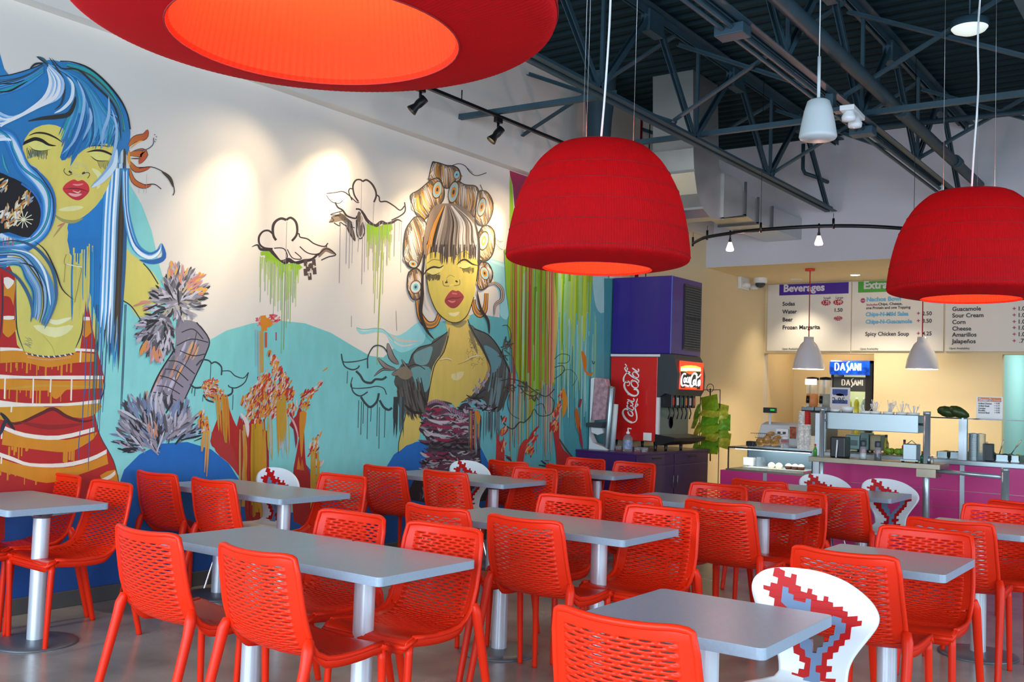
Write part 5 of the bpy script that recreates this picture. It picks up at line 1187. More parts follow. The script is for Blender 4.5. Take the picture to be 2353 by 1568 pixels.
poly('#a83c44', [(940, 1190), (965, 1140), (1000, 1105), (1030, 1112), (1055, 1110), (1095, 1155), (1075, 1200), (1040, 1240), (1000, 1250), (960, 1225)], 3, '#8f3038')
st('#4c1a20', [(945, 1190), (1000, 1168), (1040, 1170), (1092, 1155)], 7); st('#c9747a', [(965, 1185), (1000, 1200), (1030, 1190)], 14); st('#c96a72', [(1000, 1130), (1040, 1135)], 12, tip=.4)
st('#e0d6a0', [(970, 1290), (1020, 1300), (1060, 1280)], 30)

# ---- magenta flag and green drips at the right
frame('E')
poly('#8cb82a', [(1466, 190), (1486, 250), (1496, 420), (1510, 600), (1500, 900), (1466, 900)], 1)
poly('#a3284f', [(1468, 92), (1560, 125), (1700, 165), (1800, 210), (1800, 420), (1520, 480), (1505, 430), (1490, 260), (1470, 190)], 1, '#7f2a54')
frame('G')
poly('#8fb824', [(20, 60), (280, 40), (440, 60), (560, 100), (545, 300), (535, 430), (520, 540), (480, 470), (440, 520), (400, 440), (370, 560), (340, 700), (330, 860), (300, 900), (260, 860), (220, 950), (170, 1100), (160, 900), (110, 860), (70, 700), (40, 520), (50, 440), (30, 300)], 1, '#7ba81c')
for i in range(60): x = 120+MR.random()*420; st(MR.choice(['#a8c83a', '#7fae1c', '#5f9a2a', '#8cc07a', '#98c49a', '#6fa83a']), [(x, 120+MR.random()*220), (x-4, 450), (x-10, 560+MR.random()*420)], MR.uniform(6, 26), tip=.8, tail=.3)
for i in range(40): x = 330+MR.random()*260; st(MR.choice(['#7cc4bc', '#5fb2b4', '#9ccfc4', '#4fa0a4', '#88c08a']), [(x, 420+MR.random()*200), (x-3, 700), (x-8, 900+MR.random()*250)], MR.uniform(4, 16), tip=.7, tail=.4)
st('#cfc94e', [(290, 80), (300, 300), (310, 560), (300, 860)], 60, '#c9b06a', tip=.9, tail=.6); st('#e0b060', [(305, 200), (310, 560), (300, 980)], 24, tip=.8, tail=.5)
for i in range(26):
    x = 60+MR.random()*270; st(MR.choice(['#a02a1c', '#8f3a1c', '#b02c2c', '#7a4a20', '#b84a5a']), [(x, 100+MR.random()*30), (x-4, 500), (x-10+MR.uniform(-3, 3), 900+MR.random()*400)], MR.uniform(2.5, 6), tip=.9, tail=.7)
for i in range(22): x = 30+MR.random()*330; st(MR.choice(['#b8a8a0', '#88a8a4', '#a8584c', '#9aa870']), [(x, 800+MR.random()*150), (x-3, 1050), (x-6, 1200+MR.random()*150)], MR.uniform(4, 10), tip=.8, tail=.5)
# outline blossoms over the drips
for pts, w in (([(10, 520), (40, 520), (60, 570), (50, 640), (10, 660)], 5), ([(0, 850), (60, 840), (130, 860), (200, 910), (270, 945), (320, 900)], 6), ([(50, 930), (40, 990), (60, 1050), (110, 1080)], 4), ([(0, 1060), (20, 1110), (70, 1140), (110, 1100), (140, 1100), (180, 1060)], 8), ([(180, 1060), (200, 1020), (230, 1060), (300, 1050), (320, 980), (290, 940)], 5), ([(320, 720), (360, 690), (410, 700), (400, 740), (340, 745)], 4), ([(320, 770), (370, 760), (380, 790), (350, 820), (320, 840)], 5), ([(370, 790), (420, 785), (455, 830), (430, 880)], 3), ([(60, 600), (30, 640), (0, 650)], 8), ([(110, 880), (150, 930), (200, 940)], 5), ([(210, 1000), (250, 990), (270, 1050)], 4)): line('#2f3f34', pts, w)
tuft(['#4c4438', '#5c5a4a', '#3a403a'], [(40, 620, 30), (20, 690, 30), (130, 890, 30), (200, 930, 30), (60, 900, 26)], 50, 44, 8, .6, 1.2)
FL = ['#b8241c', '#c8402a', '#cf8428', '#d9a080', '#a81c1c']
poly('#b02822', [(310, 1090), (345, 1100), (350, 1200), (380, 1270), (430, 1320), (440, 1420), (350, 1420), (330, 1280)], 2); poly('#b83028', [(95, 1380), (110, 1250), (150, 1200), (160, 1215), (140, 1290), (125, 1390)], 2); poly('#b82c24', [(-30, 1330), (-20, 1150), (0, 1250), (20, 1180), (20, 1400), (-30, 1400)], 2)
tuft(FL, [(330, 1060, 22), (345, 1000, 18), (370, 930, 16), (320, 1120, 24)], 46, 44, 11, -1.3, .35); tuft(FL, [(190, 1200, 22), (210, 1150, 16), (175, 1270, 22)], 34, 44, 10, -1.1, .35); tuft(FL, [(15, 1150, 18), (20, 1080, 12), (10, 1240, 18)], 30, 44, 10, -1.3, .3)
st('#cf8a1c', [(370, 890), (385, 980), (370, 1070)], 30); st('#cf7a1c', [(485, 670), (500, 720), (505, 800)], 26); st('#cf7a1c', [(505, 790), (530, 815), (550, 800)], 18); st('#b8601c', [(450, 1010), (460, 1090), (475, 1180)], 28); st('#8f2838', [(480, 960), (470, 1010)], 14); st('#a02030', [(470, 1120), (480, 1200), (490, 1260)], 16)
line('#5c3a2c', [(350, 1200), (390, 1260), (430, 1310)], 8); tuft(['#b02020', '#3a3030'], [(40, 1360, 60), (280, 1360, 30)], 20, 40, 10, .3, .5)
st('#2f5f64', [(550, 730), (556, 750)], 6, tip=.7); st('#2f5f64', [(566, 735), (560, 752)], 6, tip=.7)

me = bpy.data.meshes.new('mural_painting')
me.from_pydata(PV, [], PF); me.update()
at_ = me.attributes.new('paint', 'FLOAT_COLOR', 'POINT')
buf = []
for c in PC: buf.extend((c[0], c[1], c[2], 1.0))
at_.data.foreach_set('color', buf)
me.materials.append(attr_mat('mural_paint', 0.62))
mo = bpy.data.objects.new('mural_painting', me); COL.objects.link(mo); mo.location = (XL, 0, 0)
tag(mo, 'painted mural of two yellow-faced ladies, clouds, flames and hills on the left wall', 'mural')
# ---------------------------------------------------------------- serving area
m_pur = mat('purple_laminate', '#3f1a5c', 0.35, noise=.04, nscale=4, coat=.2)
m_purb = mat('purple_blue_panel', '#30187c', 0.28, coat=.3)
m_mag = mat('magenta_laminate', '#cf3080', 0.4, noise=.03, nscale=3, coat=.1)
m_alu = mat('brushed_aluminium', '#b9c2c6', 0.32, .7, noise=.05, nscale=30, stretch=(1, 1, 12))
m_ss = mat('stainless_steel', '#929d9f', 0.34, .9, noise=.04, nscale=4, stretch=(1, 1, 3), rn=.03)
m_ssd = mat('dull_steel_edge', '#8d8471', 0.35, .8, noise=.08, nscale=10)
m_wplas = mat('white_plastic', '#dfe1df', 0.4)
m_bplas = mat('black_plastic', '#1a1b1d', 0.35)
m_dgrey = mat('dark_grey_plastic', '#3a4044', 0.35)
m_cokered = mat('vivid_red_panel', '#d01a16', 0.3, coat=.3)
m_lwhite = mat('white_ink', '#f2efe9', 0.5)
m_glass = mat('clear_glass', '#eef7f3', 0.03, trans=1.0, ior=1.01, alpha=.35)
m_glassd = mat('tinted_glass_edge', '#25302e', 0.1)
m_green = mat('lime_green_foil', '#7fae1e', 0.3, .1, noise=.3, nscale=30)
m_wire2 = mat('dark_wire', '#26282a', .4, .6)

def mpp(px, py, y):           # metres per picture pixel at a depth
    return (ony(px, py, y)-CAMP).dot(_f)/FPX
def rc(px0, py0, px1, py1, y):
    """x0, x1, z0, z1 of a picture rectangle standing on the plane y"""
    cx, cy = (px0+px1)/2, (py0+py1)/2
    c = ony(cx, cy, y); a = ony(px0, cy, y); b = ony(px1, cy, y); t = ony(cx, py0, y); u = ony(cx, py1, y)
    return a.x, b.x, u.z, t.z
def pbox(q, px0, py0, px1, py1, y, d, mi=0):
    x0, x1, z0, z1 = rc(px0, py0, px1, py1, y); q.box(x0, x1, y, y+d, z0, z1, mi); return x0, x1, z0, z1

# purple counter against the left wall
PC0, PC1, PCX, PCZ = 9.42, 11.25, -5.165, 0.83
t = thing('beverage_counter', 'purple low counter against the left wall carrying the soda machine', 'counter', (XL+.006, PC0, 0))
W_ = PCX-XL-.006; D_ = PC1-PC0
q = MB(); q.box(0, W_, 0, D_, 0.09, PCZ-.022); q.box(0.0, W_-.05, .04, D_, 0, .09); q.build('body', m_pur, t)
q = MB(); q.box(0, W_+.015, -.015, D_+.01, PCZ-.022, PCZ); q.build('countertop', m_pur, t, bevel=.004)
for k in range(2):
    a = .03+k*(D_-.06)/2; q = MB(); q.box(W_, W_+.012, a+.01, a+(D_-.06)/2-.01, .12, PCZ-.16); dd = q.build('door', m_pur, t, bevel=.003)
    q = MB(); q.tube([(W_+.03, a+((D_-.06)/2-.05 if k == 0 else .05), .42), (W_+.03, a+((D_-.06)/2-.05 if k == 0 else .05), .56)], .006, 8); h = q.build('handle', m_ss, dd)
    q = MB(); q.box(W_, W_+.012, a+.01, a+(D_-.06)/2-.01, PCZ-.14, PCZ-.035); dw = q.build('drawer_front', m_pur, t, bevel=.003)
    q = MB(); q.box(W_+.012, W_+.022, a+.35, a+.55, PCZ-.075, PCZ-.06); q.build('handle', m_bplas, dw)
# soda machine
MY0, MY1, MXF = 10.1, 10.88, -5.12
x0, x1, z0, z1 = rc(1405, 818, 1509, 1016, MY0); zt = 1.905; zb = .93; xr = ony(1509, 900, MY0).x
t = thing('soda_machine', 'soda fountain machine with red side panel and lit screen on the purple counter', 'soda machine', (0, 0, 0))
q = MB(); q.box(XL+.015, xr+.02, MY0+.012, MY1, zb, zt); q.build('cabinet', m_dgrey, t, bevel=.004)
q = MB(); q.box(XL+.02, xr, MY0, MY0+.012, zb+.002, zt-.02); pn = q.build('side_panel', m_cokered, t, bevel=.003); pn['label'] = 'vivid red side panel with white script lettering'
q = MB(); pbox(q, 1478, 995, 1497, 1013, MY0-.002, .002); q.build('sticker', m_lwhite, pn)
q = MB(); q.box(XL+.015, xr+.03, MY0-.005, MY1, zt-.015, zt+.012); q.build('top_trim', m_wplas, t)
# black head at the front with the screen on its right face
xh0, xh1 = xr, -5.035
hz0 = ony(1560, 905, MY0).z; hz1 = ony(1540, 818, MY0).z+.02
q = MB(); q.prism([(xh0, hz1), (xh0, hz0-.06), (xh0+.05, hz0-.03), (xh0+.10, hz0), (xh1-.04, hz0-.02), (xh1, hz0+.05), (xh1+.01, hz0+.22), (xh1-.03, hz1-.05), (xh1-.06, hz1)], 'y', MY0+.005, MY1-.06); hd = q.build('head', m_dgrey, t, bevel=.015, seg=3)
q = MB(); q.box(xh1-.005, xh1+.014, MY0+.06, MY1-.12, hz0+.05, hz1-.07); sc = q.build('screen', mat('screen_red', '#c8200f', .2, emit='#ff3a12', estr=1.0), t, bevel=.006)
sc['label'] = 'lit red screen'
xs = xh1+.0145
def sp(x, y, e=0.0): v = onx(1500+x*.1339, 810+y*.1339, xs); return (xs+e, v.y, v.z)
def squad(pts, nm, m, e, par):
    q = MB(); q.add([sp(x, y, e) for x, y in pts], [tuple(range(len(pts)))]); return q.build(nm, m, par, fix=False)
squad([(478, 325), (815, 320), (812, 640), (478, 610)], 'dark_field', m_bplas, .0004, sc)
squad([(478, 245), (560, 225), (650, 222), (740, 230), (825, 262), (825, 330), (740, 330), (650, 326), (560, 330), (478, 325)], 'light_band', mat('screen_amber', '#ffb050', .3, emit='#ffa040', estr=1.6), .0008, sc)
squad([(482, 275), (600, 262), (720, 266), (822, 292), (822, 322), (700, 318), (590, 316), (482, 318)], 'light_band', mat('screen_glow', '#fff6d8', .3, emit='#fff0c0', estr=2.4), .0012, sc)
squad([(560, 340), (600, 320), (740, 325), (730, 350), (690, 380), (620, 375)], 'ember', mat('screen_ember', '#e8501c', .3, emit='#f0521a', estr=1.0), .0010, sc)
squad([(540, 590), (700, 600), (760, 612), (740, 636), (660, 622), (560, 612)], 'ember', mat('screen_ember', '#e8501c', .3), .0010, sc)
def script_line(q, pts, w, pl, th=.0015):
    P = smooth_curve(pts, 5) if len(pts) > 2 else pts; n = len(P)
    ws = []
    for i in range(n):
        a = P[max(i-1, 0)]; b = P[min(i+1, n-1)]; dx, dy = b[0]-a[0], b[1]-a[1]; l = sqrt(dx*dx+dy*dy) or 1
        k = .85+.62*abs(dx*0.75+dy*.66)/l; e = min(1, .45+i/3, .45+(n-1-i)/3)
        ws.append((-dy/l*w/2*k*e, dx/l*w/2*k*e))
    V = [];
    for p, o in zip(P, ws): V += [pl(p[0]-o[0], p[1]-o[1]), pl(p[0]+o[0], p[1]+o[1])]
    q.add(V, [(2*i, 2*i+1, 2*i+3, 2*i+2) for i in range(n-1)])
# the script wordmark, traced on the panel (units: pixels of a 3.136x zoom whose origin is picture pixel 1300, 600)
COKE = [([(205, 550), (176, 538), (148, 550), (140, 582), (158, 626), (196, 663), (242, 682)], 15), ([(240, 681), (272, 666), (284, 630), (278, 580), (266, 530), (273, 498), (291, 430)], 11), ([(266, 532), (280, 512), (296, 497), (276, 478)], 8),
        ([(205, 550), (192, 572), (208, 602), (236, 612), (243, 592), (226, 562), (200, 552), (192, 566)], 10), ([(196, 552), (216, 548), (232, 560)], 6),
        ([(246, 552), (222, 546), (190, 524), (183, 504), (198, 496), (214, 506)], 10), ([(246, 552), (250, 530), (238, 512)], 7),
        ([(206, 462), (188, 466), (190, 486), (214, 504), (240, 503), (240, 484), (216, 462), (200, 460)], 9), ([(186, 440), (220, 456), (250, 462), (256, 444), (246, 430)], 9),
        ([(190, 384), (196, 398)], 8),
        ([(200, 262), (168, 262), (154, 290), (166, 336), (206, 384), (256, 404), (290, 392), (297, 362), (280, 338), (250, 336)], 14), ([(168, 262), (196, 252), (210, 272), (202, 298), (184, 296)], 7),
        ([(246, 238), (228, 250), (228, 286), (252, 316), (286, 318), (298, 294), (282, 262), (252, 248), (240, 262)], 9),
        ([(300, 270), (304, 250), (284, 232), (236, 206), (196, 172), (168, 140), (160, 116), (176, 108), (188, 126), (180, 146)], 9), ([(150, 262), (148, 222), (168, 182), (196, 158), (214, 170)], 13), ([(182, 118), (176, 92), (160, 74)], 7),
        ([(250, 156), (240, 178), (256, 206), (284, 218), (302, 206), (296, 182), (270, 160), (248, 158)], 9), ([(236, 116), (262, 136), (292, 156), (304, 146), (298, 124)], 10)]
q = MB(); yy = MY0-.0015
def plc(x, y_):
    v = ony(1400+x*.2230, 820+y_*.2230, yy); return (v.x, yy, v.z)
for pts, w in COKE: script_line(q, pts, w, plc)
lt_ = q.build('lettering', m_lwhite, pn, fix=False)
# small wordmark on the screen
q = MB()
for pts, w in (([(568, 380), (535, 366), (505, 400), (490, 470), (490, 540), (512, 574), (545, 560), (585, 575), (622, 580)], 20), ([(552, 430), (534, 460), (536, 508), (552, 515), (566, 470), (552, 430)], 15), ([(604, 424), (582, 450), (578, 505), (600, 516)], 15), ([(636, 420), (614, 450), (612, 508), (630, 510), (642, 440), (642, 516)], 15),
               ([(752, 382), (712, 362), (675, 400), (650, 470), (642, 545), (660, 584), (692, 568)], 24), ([(716, 464), (696, 490), (694, 545), (712, 560), (726, 510), (714, 466)], 16), ([(826, 372), (800, 408), (770, 432), (752, 410), (758, 372)], 18), ([(756, 400), (742, 480), (740, 560), (756, 572)], 15), ([(802, 470), (780, 500), (776, 560), (792, 570), (806, 480), (804, 574)], 16)):
    script_line(q, pts, w, lambda x, y_: sp(x, y_, .0018))
q.build('lettering', mat('lit_white', '#ffffff', .4, emit='#ffffff', estr=1.6), sc, fix=False)
# valve area
vz0, vz1 = ony(1540, 1000, MY0).z, hz0
q = MB(); q.box(xr, xr+.03, MY0+.02, MY1-.02, zb, hz0); q.build('back_splash', m_ss, t)
q = MB(); q.box(xr, xr+.035, MY0-.001, MY0+.03, zb+.02, hz0-.05); q.build('trim_strip', m_wplas, t)
for k in range(6):
    ya = MY0+.07+k*.108
    q = MB(); q.box(xr+.03, xr+.16, ya, ya+.062, hz0-.16, hz0-.0); v = q.build('valve', m_bplas, t, bevel=.008)
    q = MB(); q.box(xr+.16, xr+.163, ya+.008, ya+.054, hz0-.13, hz0-.045); q.build('flavour_card', mat('card_%s' % ('red', 'white', 'green', 'orange', 'pale', 'amber')[k], ('#c02818', '#d8d4cc', '#3a6a4a', '#d8781c', '#d8c8c0', '#c85a28')[k], .4), v)
    q = MB(); q.tube([(xr+.10, ya+.031, hz0-.15), (xr+.12, ya+.031, hz0-.22), (xr+.10, ya+.031, hz0-.29)], .007, 8); q.build('lever', m_bplas, v)
q = MB(); q.lathe([(.0001, 0), (.055, 0), (.0001, .001)], 20); 
for i in range(len(q.v)): p = q.v[i]; q.v[i] = (xr+.031, (MY0+MY1)/2-.08+p[0], zb+.22+p[1]*1.25)
q.build('emblem', mat('emblem_blue_red', '#7a5a86', .5, noise=.6, nscale=40), t)
q = MB(); q.prism([(xr-.005, zb+.09), (xr-.005, zb-.035), (xr+.07, zb-.035), (xh1+.0, zb+.02), (xh1+.01, zb+.06)], 'y', MY0-.01, MY1); q.build('drip_tray', m_bplas, t, bevel=.006)
for (a, b) in ((xr-.03, MY0+.06), (xr-.03, MY1-.08), (XL+.08, MY0+.06), (XL+.08, MY1-.08), (xr+.03, MY0+.2), (xr+.03, MY1-.2)):
    if a < PCX-.02:
        q = MB(); q.tube([(a, b, PCZ), (a, b, PCZ+.02), (a, b, zb+.01)], [.016, .016, .026], 14); q.build('leg', m_bplas, t, fix=False)
# ice bin / box above
bz0, bz1 = 1.925, 2.805
t = thing('ice_machine', 'purple box-shaped ice maker with black side grille on top of the soda machine', 'ice machine', (0, 0, 0))
q = MB(); q.box(XL+.02, MXF, MY0, MY1, bz0, bz1); q.build('housing', m_purb, t, bevel=.006)
q = MB(); q.box(MXF, MXF+.008, MY0+.30, MY1-.03, bz0+.06, bz1-.06)
q.build('grille', m_bplas, t)
q = MB()
for k in range(26):
    z_ = bz0+.085+k*.0285
    if k != 12: q.box(MXF+.008, MXF+.014, MY0+.32, MY1-.05, z_, z_+.012)
for k in range(16): q.box(MXF+.008, MXF+.013, MY0+.33+k*.026, MY0+.335+k*.026, bz0+.08, bz1-.08)
q.build('grille_mesh', m_dgrey, t)
q = MB(); q.box(MXF-.004, MXF+.003, MY0-.003, MY0+.004, bz0, bz1); q.build('corner_trim', mat('blue_edge', '#4d6fd0', .3), t)
# red rod and black cable above it
p = ony(1463, 630, 10.5)
q = MB(); q.tube([(p.x, 10.5, bz1), (p.x, 10.5, ZD-.05)], .022, 12); tag(q.build('red_pipe', mat('red_painted_pipe', '#8f1018', .4), fix=False), 'thin red pipe rising from the purple ice maker behind the red lamp', 'pipe')
p = ony(1484, 630, 10.5)
q = MB(); q.tube([(p.x, 10.5, bz1), (p.x, 10.5, ZD-.05)], .006, 8); tag(q.build('black_cable', m_bplas, fix=False), 'black cable running up from the purple ice maker', 'cable')
# napkin and cup dispensers on the counter
def side_item(px0, px1, y): return ony(px0, 1000, y).x, ony(px1, 1000, y).x
NY = 9.66
t = thing('lid_dispenser', 'tall white curved lid dispenser on the left end of the purple counter', 'dispenser', (0, 0, 0))
def py_(px, py, y=NY): v = ony(px, py, y); return (v.x, v.z)
q = MB(); a = [py_(*p) for p in ((1341, 870), (1366, 868), (1362, 920), (1358, 960), (1352, 972), (1354, 1000), (1362, 1018), (1384, 1026), (1395, 1036), (1328, 1034), (1336, 1018), (1340, 990), (1338, 940))]
a = [(max(x, XL+.02), max(z, PCZ)) for x, z in a]
a = a[:8]+[(a[8][0], PCZ), (a[9][0], PCZ)]+a[10:]
q.prism(a, 'y', NY, NY+.10); q.build('stand', m_wplas, t, bevel=.006)
q = MB(); a = [py_(*p) for p in ((1367, 868), (1392, 871), (1396, 895), (1388, 965), (1361, 966), (1363, 920))]; q.prism(a, 'y', NY-.004, NY+.08); q.build('window', mat('pink_printed_panel', '#b08a92', .35, noise=.35, nscale=22), t, bevel=.004)
q = MB(); a = [py_(*p) for p in ((1340, 977), (1356, 972), (1392, 970), (1386, 984), (1360, 982))]; q.prism(a, 'y', NY-.05, NY+.12); q.build('ledge', m_dgrey, t)
q = MB(); a = [py_(*p) for p in ((1357, 980), (1380, 978), (1384, 996), (1372, 1000), (1358, 994))]; q.prism(a, 'y', NY+.01, NY+.07); q.build('cup_stub', m_wplas, t)
c = ony(1398, 960, 9.72)
t = thing('cup_dispenser', 'shiny steel cup tube leaning beside the red soda machine panel', 'cup dispenser', (c.x, 9.72, PCZ))
zt_ = ony(1404, 888, 9.72).z-PCZ
q = MB(); q.tube([(-.01, 0, .0), (-.01, 0, .02), (.03, 0, zt_*.97), (.031, 0, zt_)], [.036, .042, .042, .034], 24); q.build('tube', m_ss, t, fix=False)
q = MB(); q.tube([(.045, .03, .0), (.075, .03, zt_*.72)], .028, 16); q.build('sleeve', m_spk, t, fix=False)
c = ony(1442, 1036, 9.62)
t = thing('sanitizer_bottle', 'clear pump bottle before the red soda machine panel', 'bottle', (c.x, 9.62, PCZ))
m_clear = mat('clear_plastic', '#dfe8ec', .08, trans=.8, alpha=.6)
q = MB(); q.lathe([(.0001, 0), (.048, 0), (.052, .01), (.052, .13), (.046, .16), (.018, .185), (.016, .20)], 28); q.build('bottle_body', m_clear, t, fix=False)
q = MB(); q.lathe([(.053, .03), (.053, .115)], 28); q.build('label_band', mat('blue_white_label', '#8a98b8', .5, noise=.4, nscale=30), t, fix=False)
q = MB(); q.lathe([(.02, .195), (.02, .215), (.008, .22), (.007, .26), (.0001, .26)], 16); q.tube([(0, 0, .255), (.04, 0, .25)], .006, 8); q.build('pump', m_wplas, t, fix=False)
# loose clear lids by the machine
for k, px in enumerate((1418, 1462, 1478)):
    c = ony(px, 1036, 9.75); q = MB(); q.lathe([(.0001, .004), (.03, .004), (.034, 0), (.04, .05), (.0001, .05)], 18)
    o = q.build('plastic_cup', m_clear, None, (c.x, 9.78, PCZ), fix=False); tag(o, ('clear plastic cup beside the steel cup tube', 'clear plastic cup just right of the pump bottle', 'clear plastic cup under the soda machine corner')[k], 'cup')

# ---------------------------------------------------------------- chip bag rack
RY = 11.45
t = thing('chip_rack', 'tall dark wire rack stand beside the purple counter', 'rack', (0, 0, 0))
def rp(px, py, y=RY): v = ony(px, py, y); return (v.x, y, v.z)
q = MB(); c = rp(1632, 892); q.tube([(c[0]+.045*cos(a*pi/10), RY, c[2]+.05*sin(a*pi/10)) for a in range(21)], .004, 6)
q.tube([rp(1632, 893), rp(1632, 1060)], .008, 8); q.tube([rp(1608, 896), rp(1632, 896.5), rp(1655, 896)], .004, 6); q.build('frame', m_wire2, t, fix=False)
q = MB(); b = rp(1655, 896); q.tube([b, (b[0], RY, 0.02)], .005, 6); b = rp(1610, 896); q.tube([b, (b[0], RY, .02)], .005, 6); q.tube([(b[0]-.1, RY, .01), (b[0]+.45, RY, .01)], .01, 8); q.tube([(b[0]+.15, RY-.2, .01), (b[0]+.15, RY+.2, .01)], .01, 8)
q.build('pole', m_wire2, t, fix=False)
m_gb = [mat('green_foil_bag', '#93b82a', .28, .15, noise=.25, nscale=25), mat('yellow_green_foil_bag', '#c0c43a', .28, .15, noise=.35, nscale=25), mat('bright_green_foil_bag', '#74b02a', .28, .15, noise=.3, nscale=25)]
def bag(px, py, w, h, rz, tilt, y, lab, k):
    q = MB(); n = 6; vs = []
    for side_ in (-1, 1):
        for j in range(n+1):
            for i in range(n+1):
                u, v = i/n, j/n; b = .022*(sin(pi*u)*sin(pi*v))**.5; vs.append(((u-.5)*w, side_*b, (v-.5)*h))
    N_ = (n+1)**2
    for s in range(2): q.f += [[s*N_+j*(n+1)+i, s*N_+j*(n+1)+i+1, s*N_+(j+1)*(n+1)+i+1, s*N_+(j+1)*(n+1)+i] for j in range(n) for i in range(n)]
    q.v = vs; q.mi = [0]*len(q.f); q.sm = [True]*len(q.f)
    c = ony(px, py, y); o = q.build('chip_bag', m_gb[k % 3], None, c, fix=True); o.rotation_euler = (tilt, random.uniform(-.25, .25), rz)
    tag(o, lab, 'chip bag', 'green chip bags on the wire rack'); return o
nb = 0
ordn = ['topmost', 'second', 'third', 'fourth', 'fifth', 'sixth', 'seventh', 'eighth']
for k, py in enumerate((925, 944, 962, 980, 998, 1014, 1028)): bag(1631, py+4, .235, .135 if k else .21, random.uniform(-.12, .12), -.55 if k else -.12, RY-.05-.012*(k%2), '%s green chip bag from the top in the middle column of the rack' % ordn[k], k)
for k, py in enumerate((948, 970, 992, 1012)): bag(1660+(k % 2)*5, py, .15, .21, .75, -.3, RY+.03, '%s green chip bag from the top in the right column of the rack' % ordn[k], k+1)
for k, py in enumerate((945, 968, 990, 1025, 1040)): bag(1602-(k % 2)*4, py, .14, .20, -.8, -.35, RY-.02, '%s green chip bag from the top in the left column of the rack' % ordn[k], k+2)

# ---------------------------------------------------------------- magenta serving counter
CY0 = 10.0
xL0 = ony(1655, 1090, CY0).x; xD1 = ony(1868, 1070, CY0).x; CZ1 = .685; CZ2 = .90
t = thing('serving_counter', 'long magenta serving counter with steel top', 'counter', (0, CY0, 0))
q = MB(); q.box(xD1, XR-.02, 0, .75, .08, CZ2); q.box(xD1, XR-.02, .05, .7, 0, .08); q.build('front_panel', m_mag, t)
q = MB(); q.box(xD1-.005, XR-.02, -.03, .80, CZ2, CZ2+.045); q.build('steel_top', m_ss, t, bevel=.004)
t2 = thing('pastry_counter', 'low magenta counter under the glass pastry case', 'counter', (0, CY0, 0))
q = MB(); q.box(xL0, xD1-.004, 0, .75, .08, CZ1); q.box(xL0+.02, xD1-.004, .05, .7, 0, .08); q.build('front_panel', m_mag, t2)
for px in (1758, 1872, 2211):
    x = ony(px, 1100, CY0).x; q = MB(); q.box(x-.02, x+.02, -.006, .0, .08, CZ1 if px < 1800 else CZ2); q.build('joint_strip', m_alu, t2 if px < 1800 else t)
q = MB()
for z_ in (.66, .50, .30): q.box(xD1+.02, XR-.02, -.003, 0, z_-.002, z_+.002)
q.build('joint_line', m_ssd, t)
# pastry display case
DY0, DY1 = CY0+.01, CY0+.55
xa0 = ony(1673, 1060, DY0).x; zt = ony(1760, 1030, DY0).z-.01; xa1 = xD1-.01
t = thing('pastry_case', 'low glass pastry case on the left end of the magenta counter', 'display case', (0, 0, CZ1))
H_ = zt-CZ1
q = MB(); q.box(xa0-.02, xa1+.01, DY0-.01, DY1, 0, .02); q.build('deck', m_ssd, t)
q = MB()
for (a, b) in ((xa0, DY0), (xa1, DY0), (xa0, DY1-.01), (xa1, DY1-.01)): q.box(a-.006, a+.006, b, b+.012, .02, H_)
q.box(xa0, xa1, DY0-.004, DY0+.012, H_-.012, H_+.004); q.box(xa0, xa1, DY1-.015, DY1, H_-.012, H_+.004); q.box(xa0-.006, xa0+.006, DY0, DY1, H_-.012, H_+.004); q.box(xa1-.006, xa1+.006, DY0, DY1, H_-.012, H_+.004); q.build('frame', m_bplas, t)
q = MB(); q.box(xa0, xa1, DY0, DY1, H_+.004, H_+.010); q.build('glass_top', m_glass, t)
q = MB(); q.box(xa0+.006, xa1-.006, DY0, DY0+.005, .02, H_-.012); q.build('glass_front', m_glass, t)
q = MB(); q.box(xa0-.003, xa0+.003, DY0+.01, DY1-.02, .02, H_-.012); q.build('glass_side', m_glass, t)
q = MB(); q.box(xa0+.01, xa1-.01, DY1-.03, DY1-.02, .02, H_); q.build('back_panel', mat('blue_grey_liner', '#7f949c', .3, .4), t)
q = MB(); q.box(xa0+.05, xa1-.05, DY0+.06, DY0+.075, H_-.024, H_-.014); q.build('lamp_strip', mat('cool_lamp', '#eef6ff', .3, emit='#dcecff', estr=1.2), t)
light('pastry_case_lamp', 'AREA', ((xa0+xa1)/2, DY0+.12, CZ1+H_-.035), ((xa0+xa1)/2, DY0+.25, CZ1), 1.8, (.8, .9, 1.0), xa1-xa0-.1, .05)
q = MB(); q.box(xa0+.15, xa1-.1, DY0+.03, DY1-.06, .02, .045); q.build('tray', mat('marble_tray', '#cfcabb', .3, noise=.2, nscale=14), t)
PZ = CZ1+.045
def lathe_obj(name, prof, m, loc, lab, cat, group=None, seg=18, mats=None):
    q = MB(); q.lathe(prof, seg); o = q.build(name, m, None, loc, fix=True); return tag(o, lab, cat, group)
m_pl = mat('white_porcelain', '#e9e6df', .2); m_cup = mat('chocolate_cake', '#5a3220', .6); m_crm = mat('cream_icing', '#f0e2c0', .5)
cl = ['small glazed dessert pot %s in the pastry case' % s for s in ('first from the left', 'second from the left', 'third from the left', 'fourth from the left', 'fifth from the left')]
for k, px in enumerate((1773, 1790, 1812, 1827, 1841)):
    c = ony(px, 1075, DY0+.18); th_ = thing('dessert_cup', cl[k], 'dessert', (c.x, DY0+.18, PZ), 0, 'dessert cups in the pastry case')
    q = MB(); q.lathe([(.0001, 0), (.030, 0), (.040, .035), (.0001, .035)], 18); q.build('cup', m_cup if k > 1 else m_crm, th_)
    q = MB(); q.lathe([(.036, .035), (.03, .048), (.016, .058), (.0001, .062)], 16); q.build('icing', m_crm, th_)
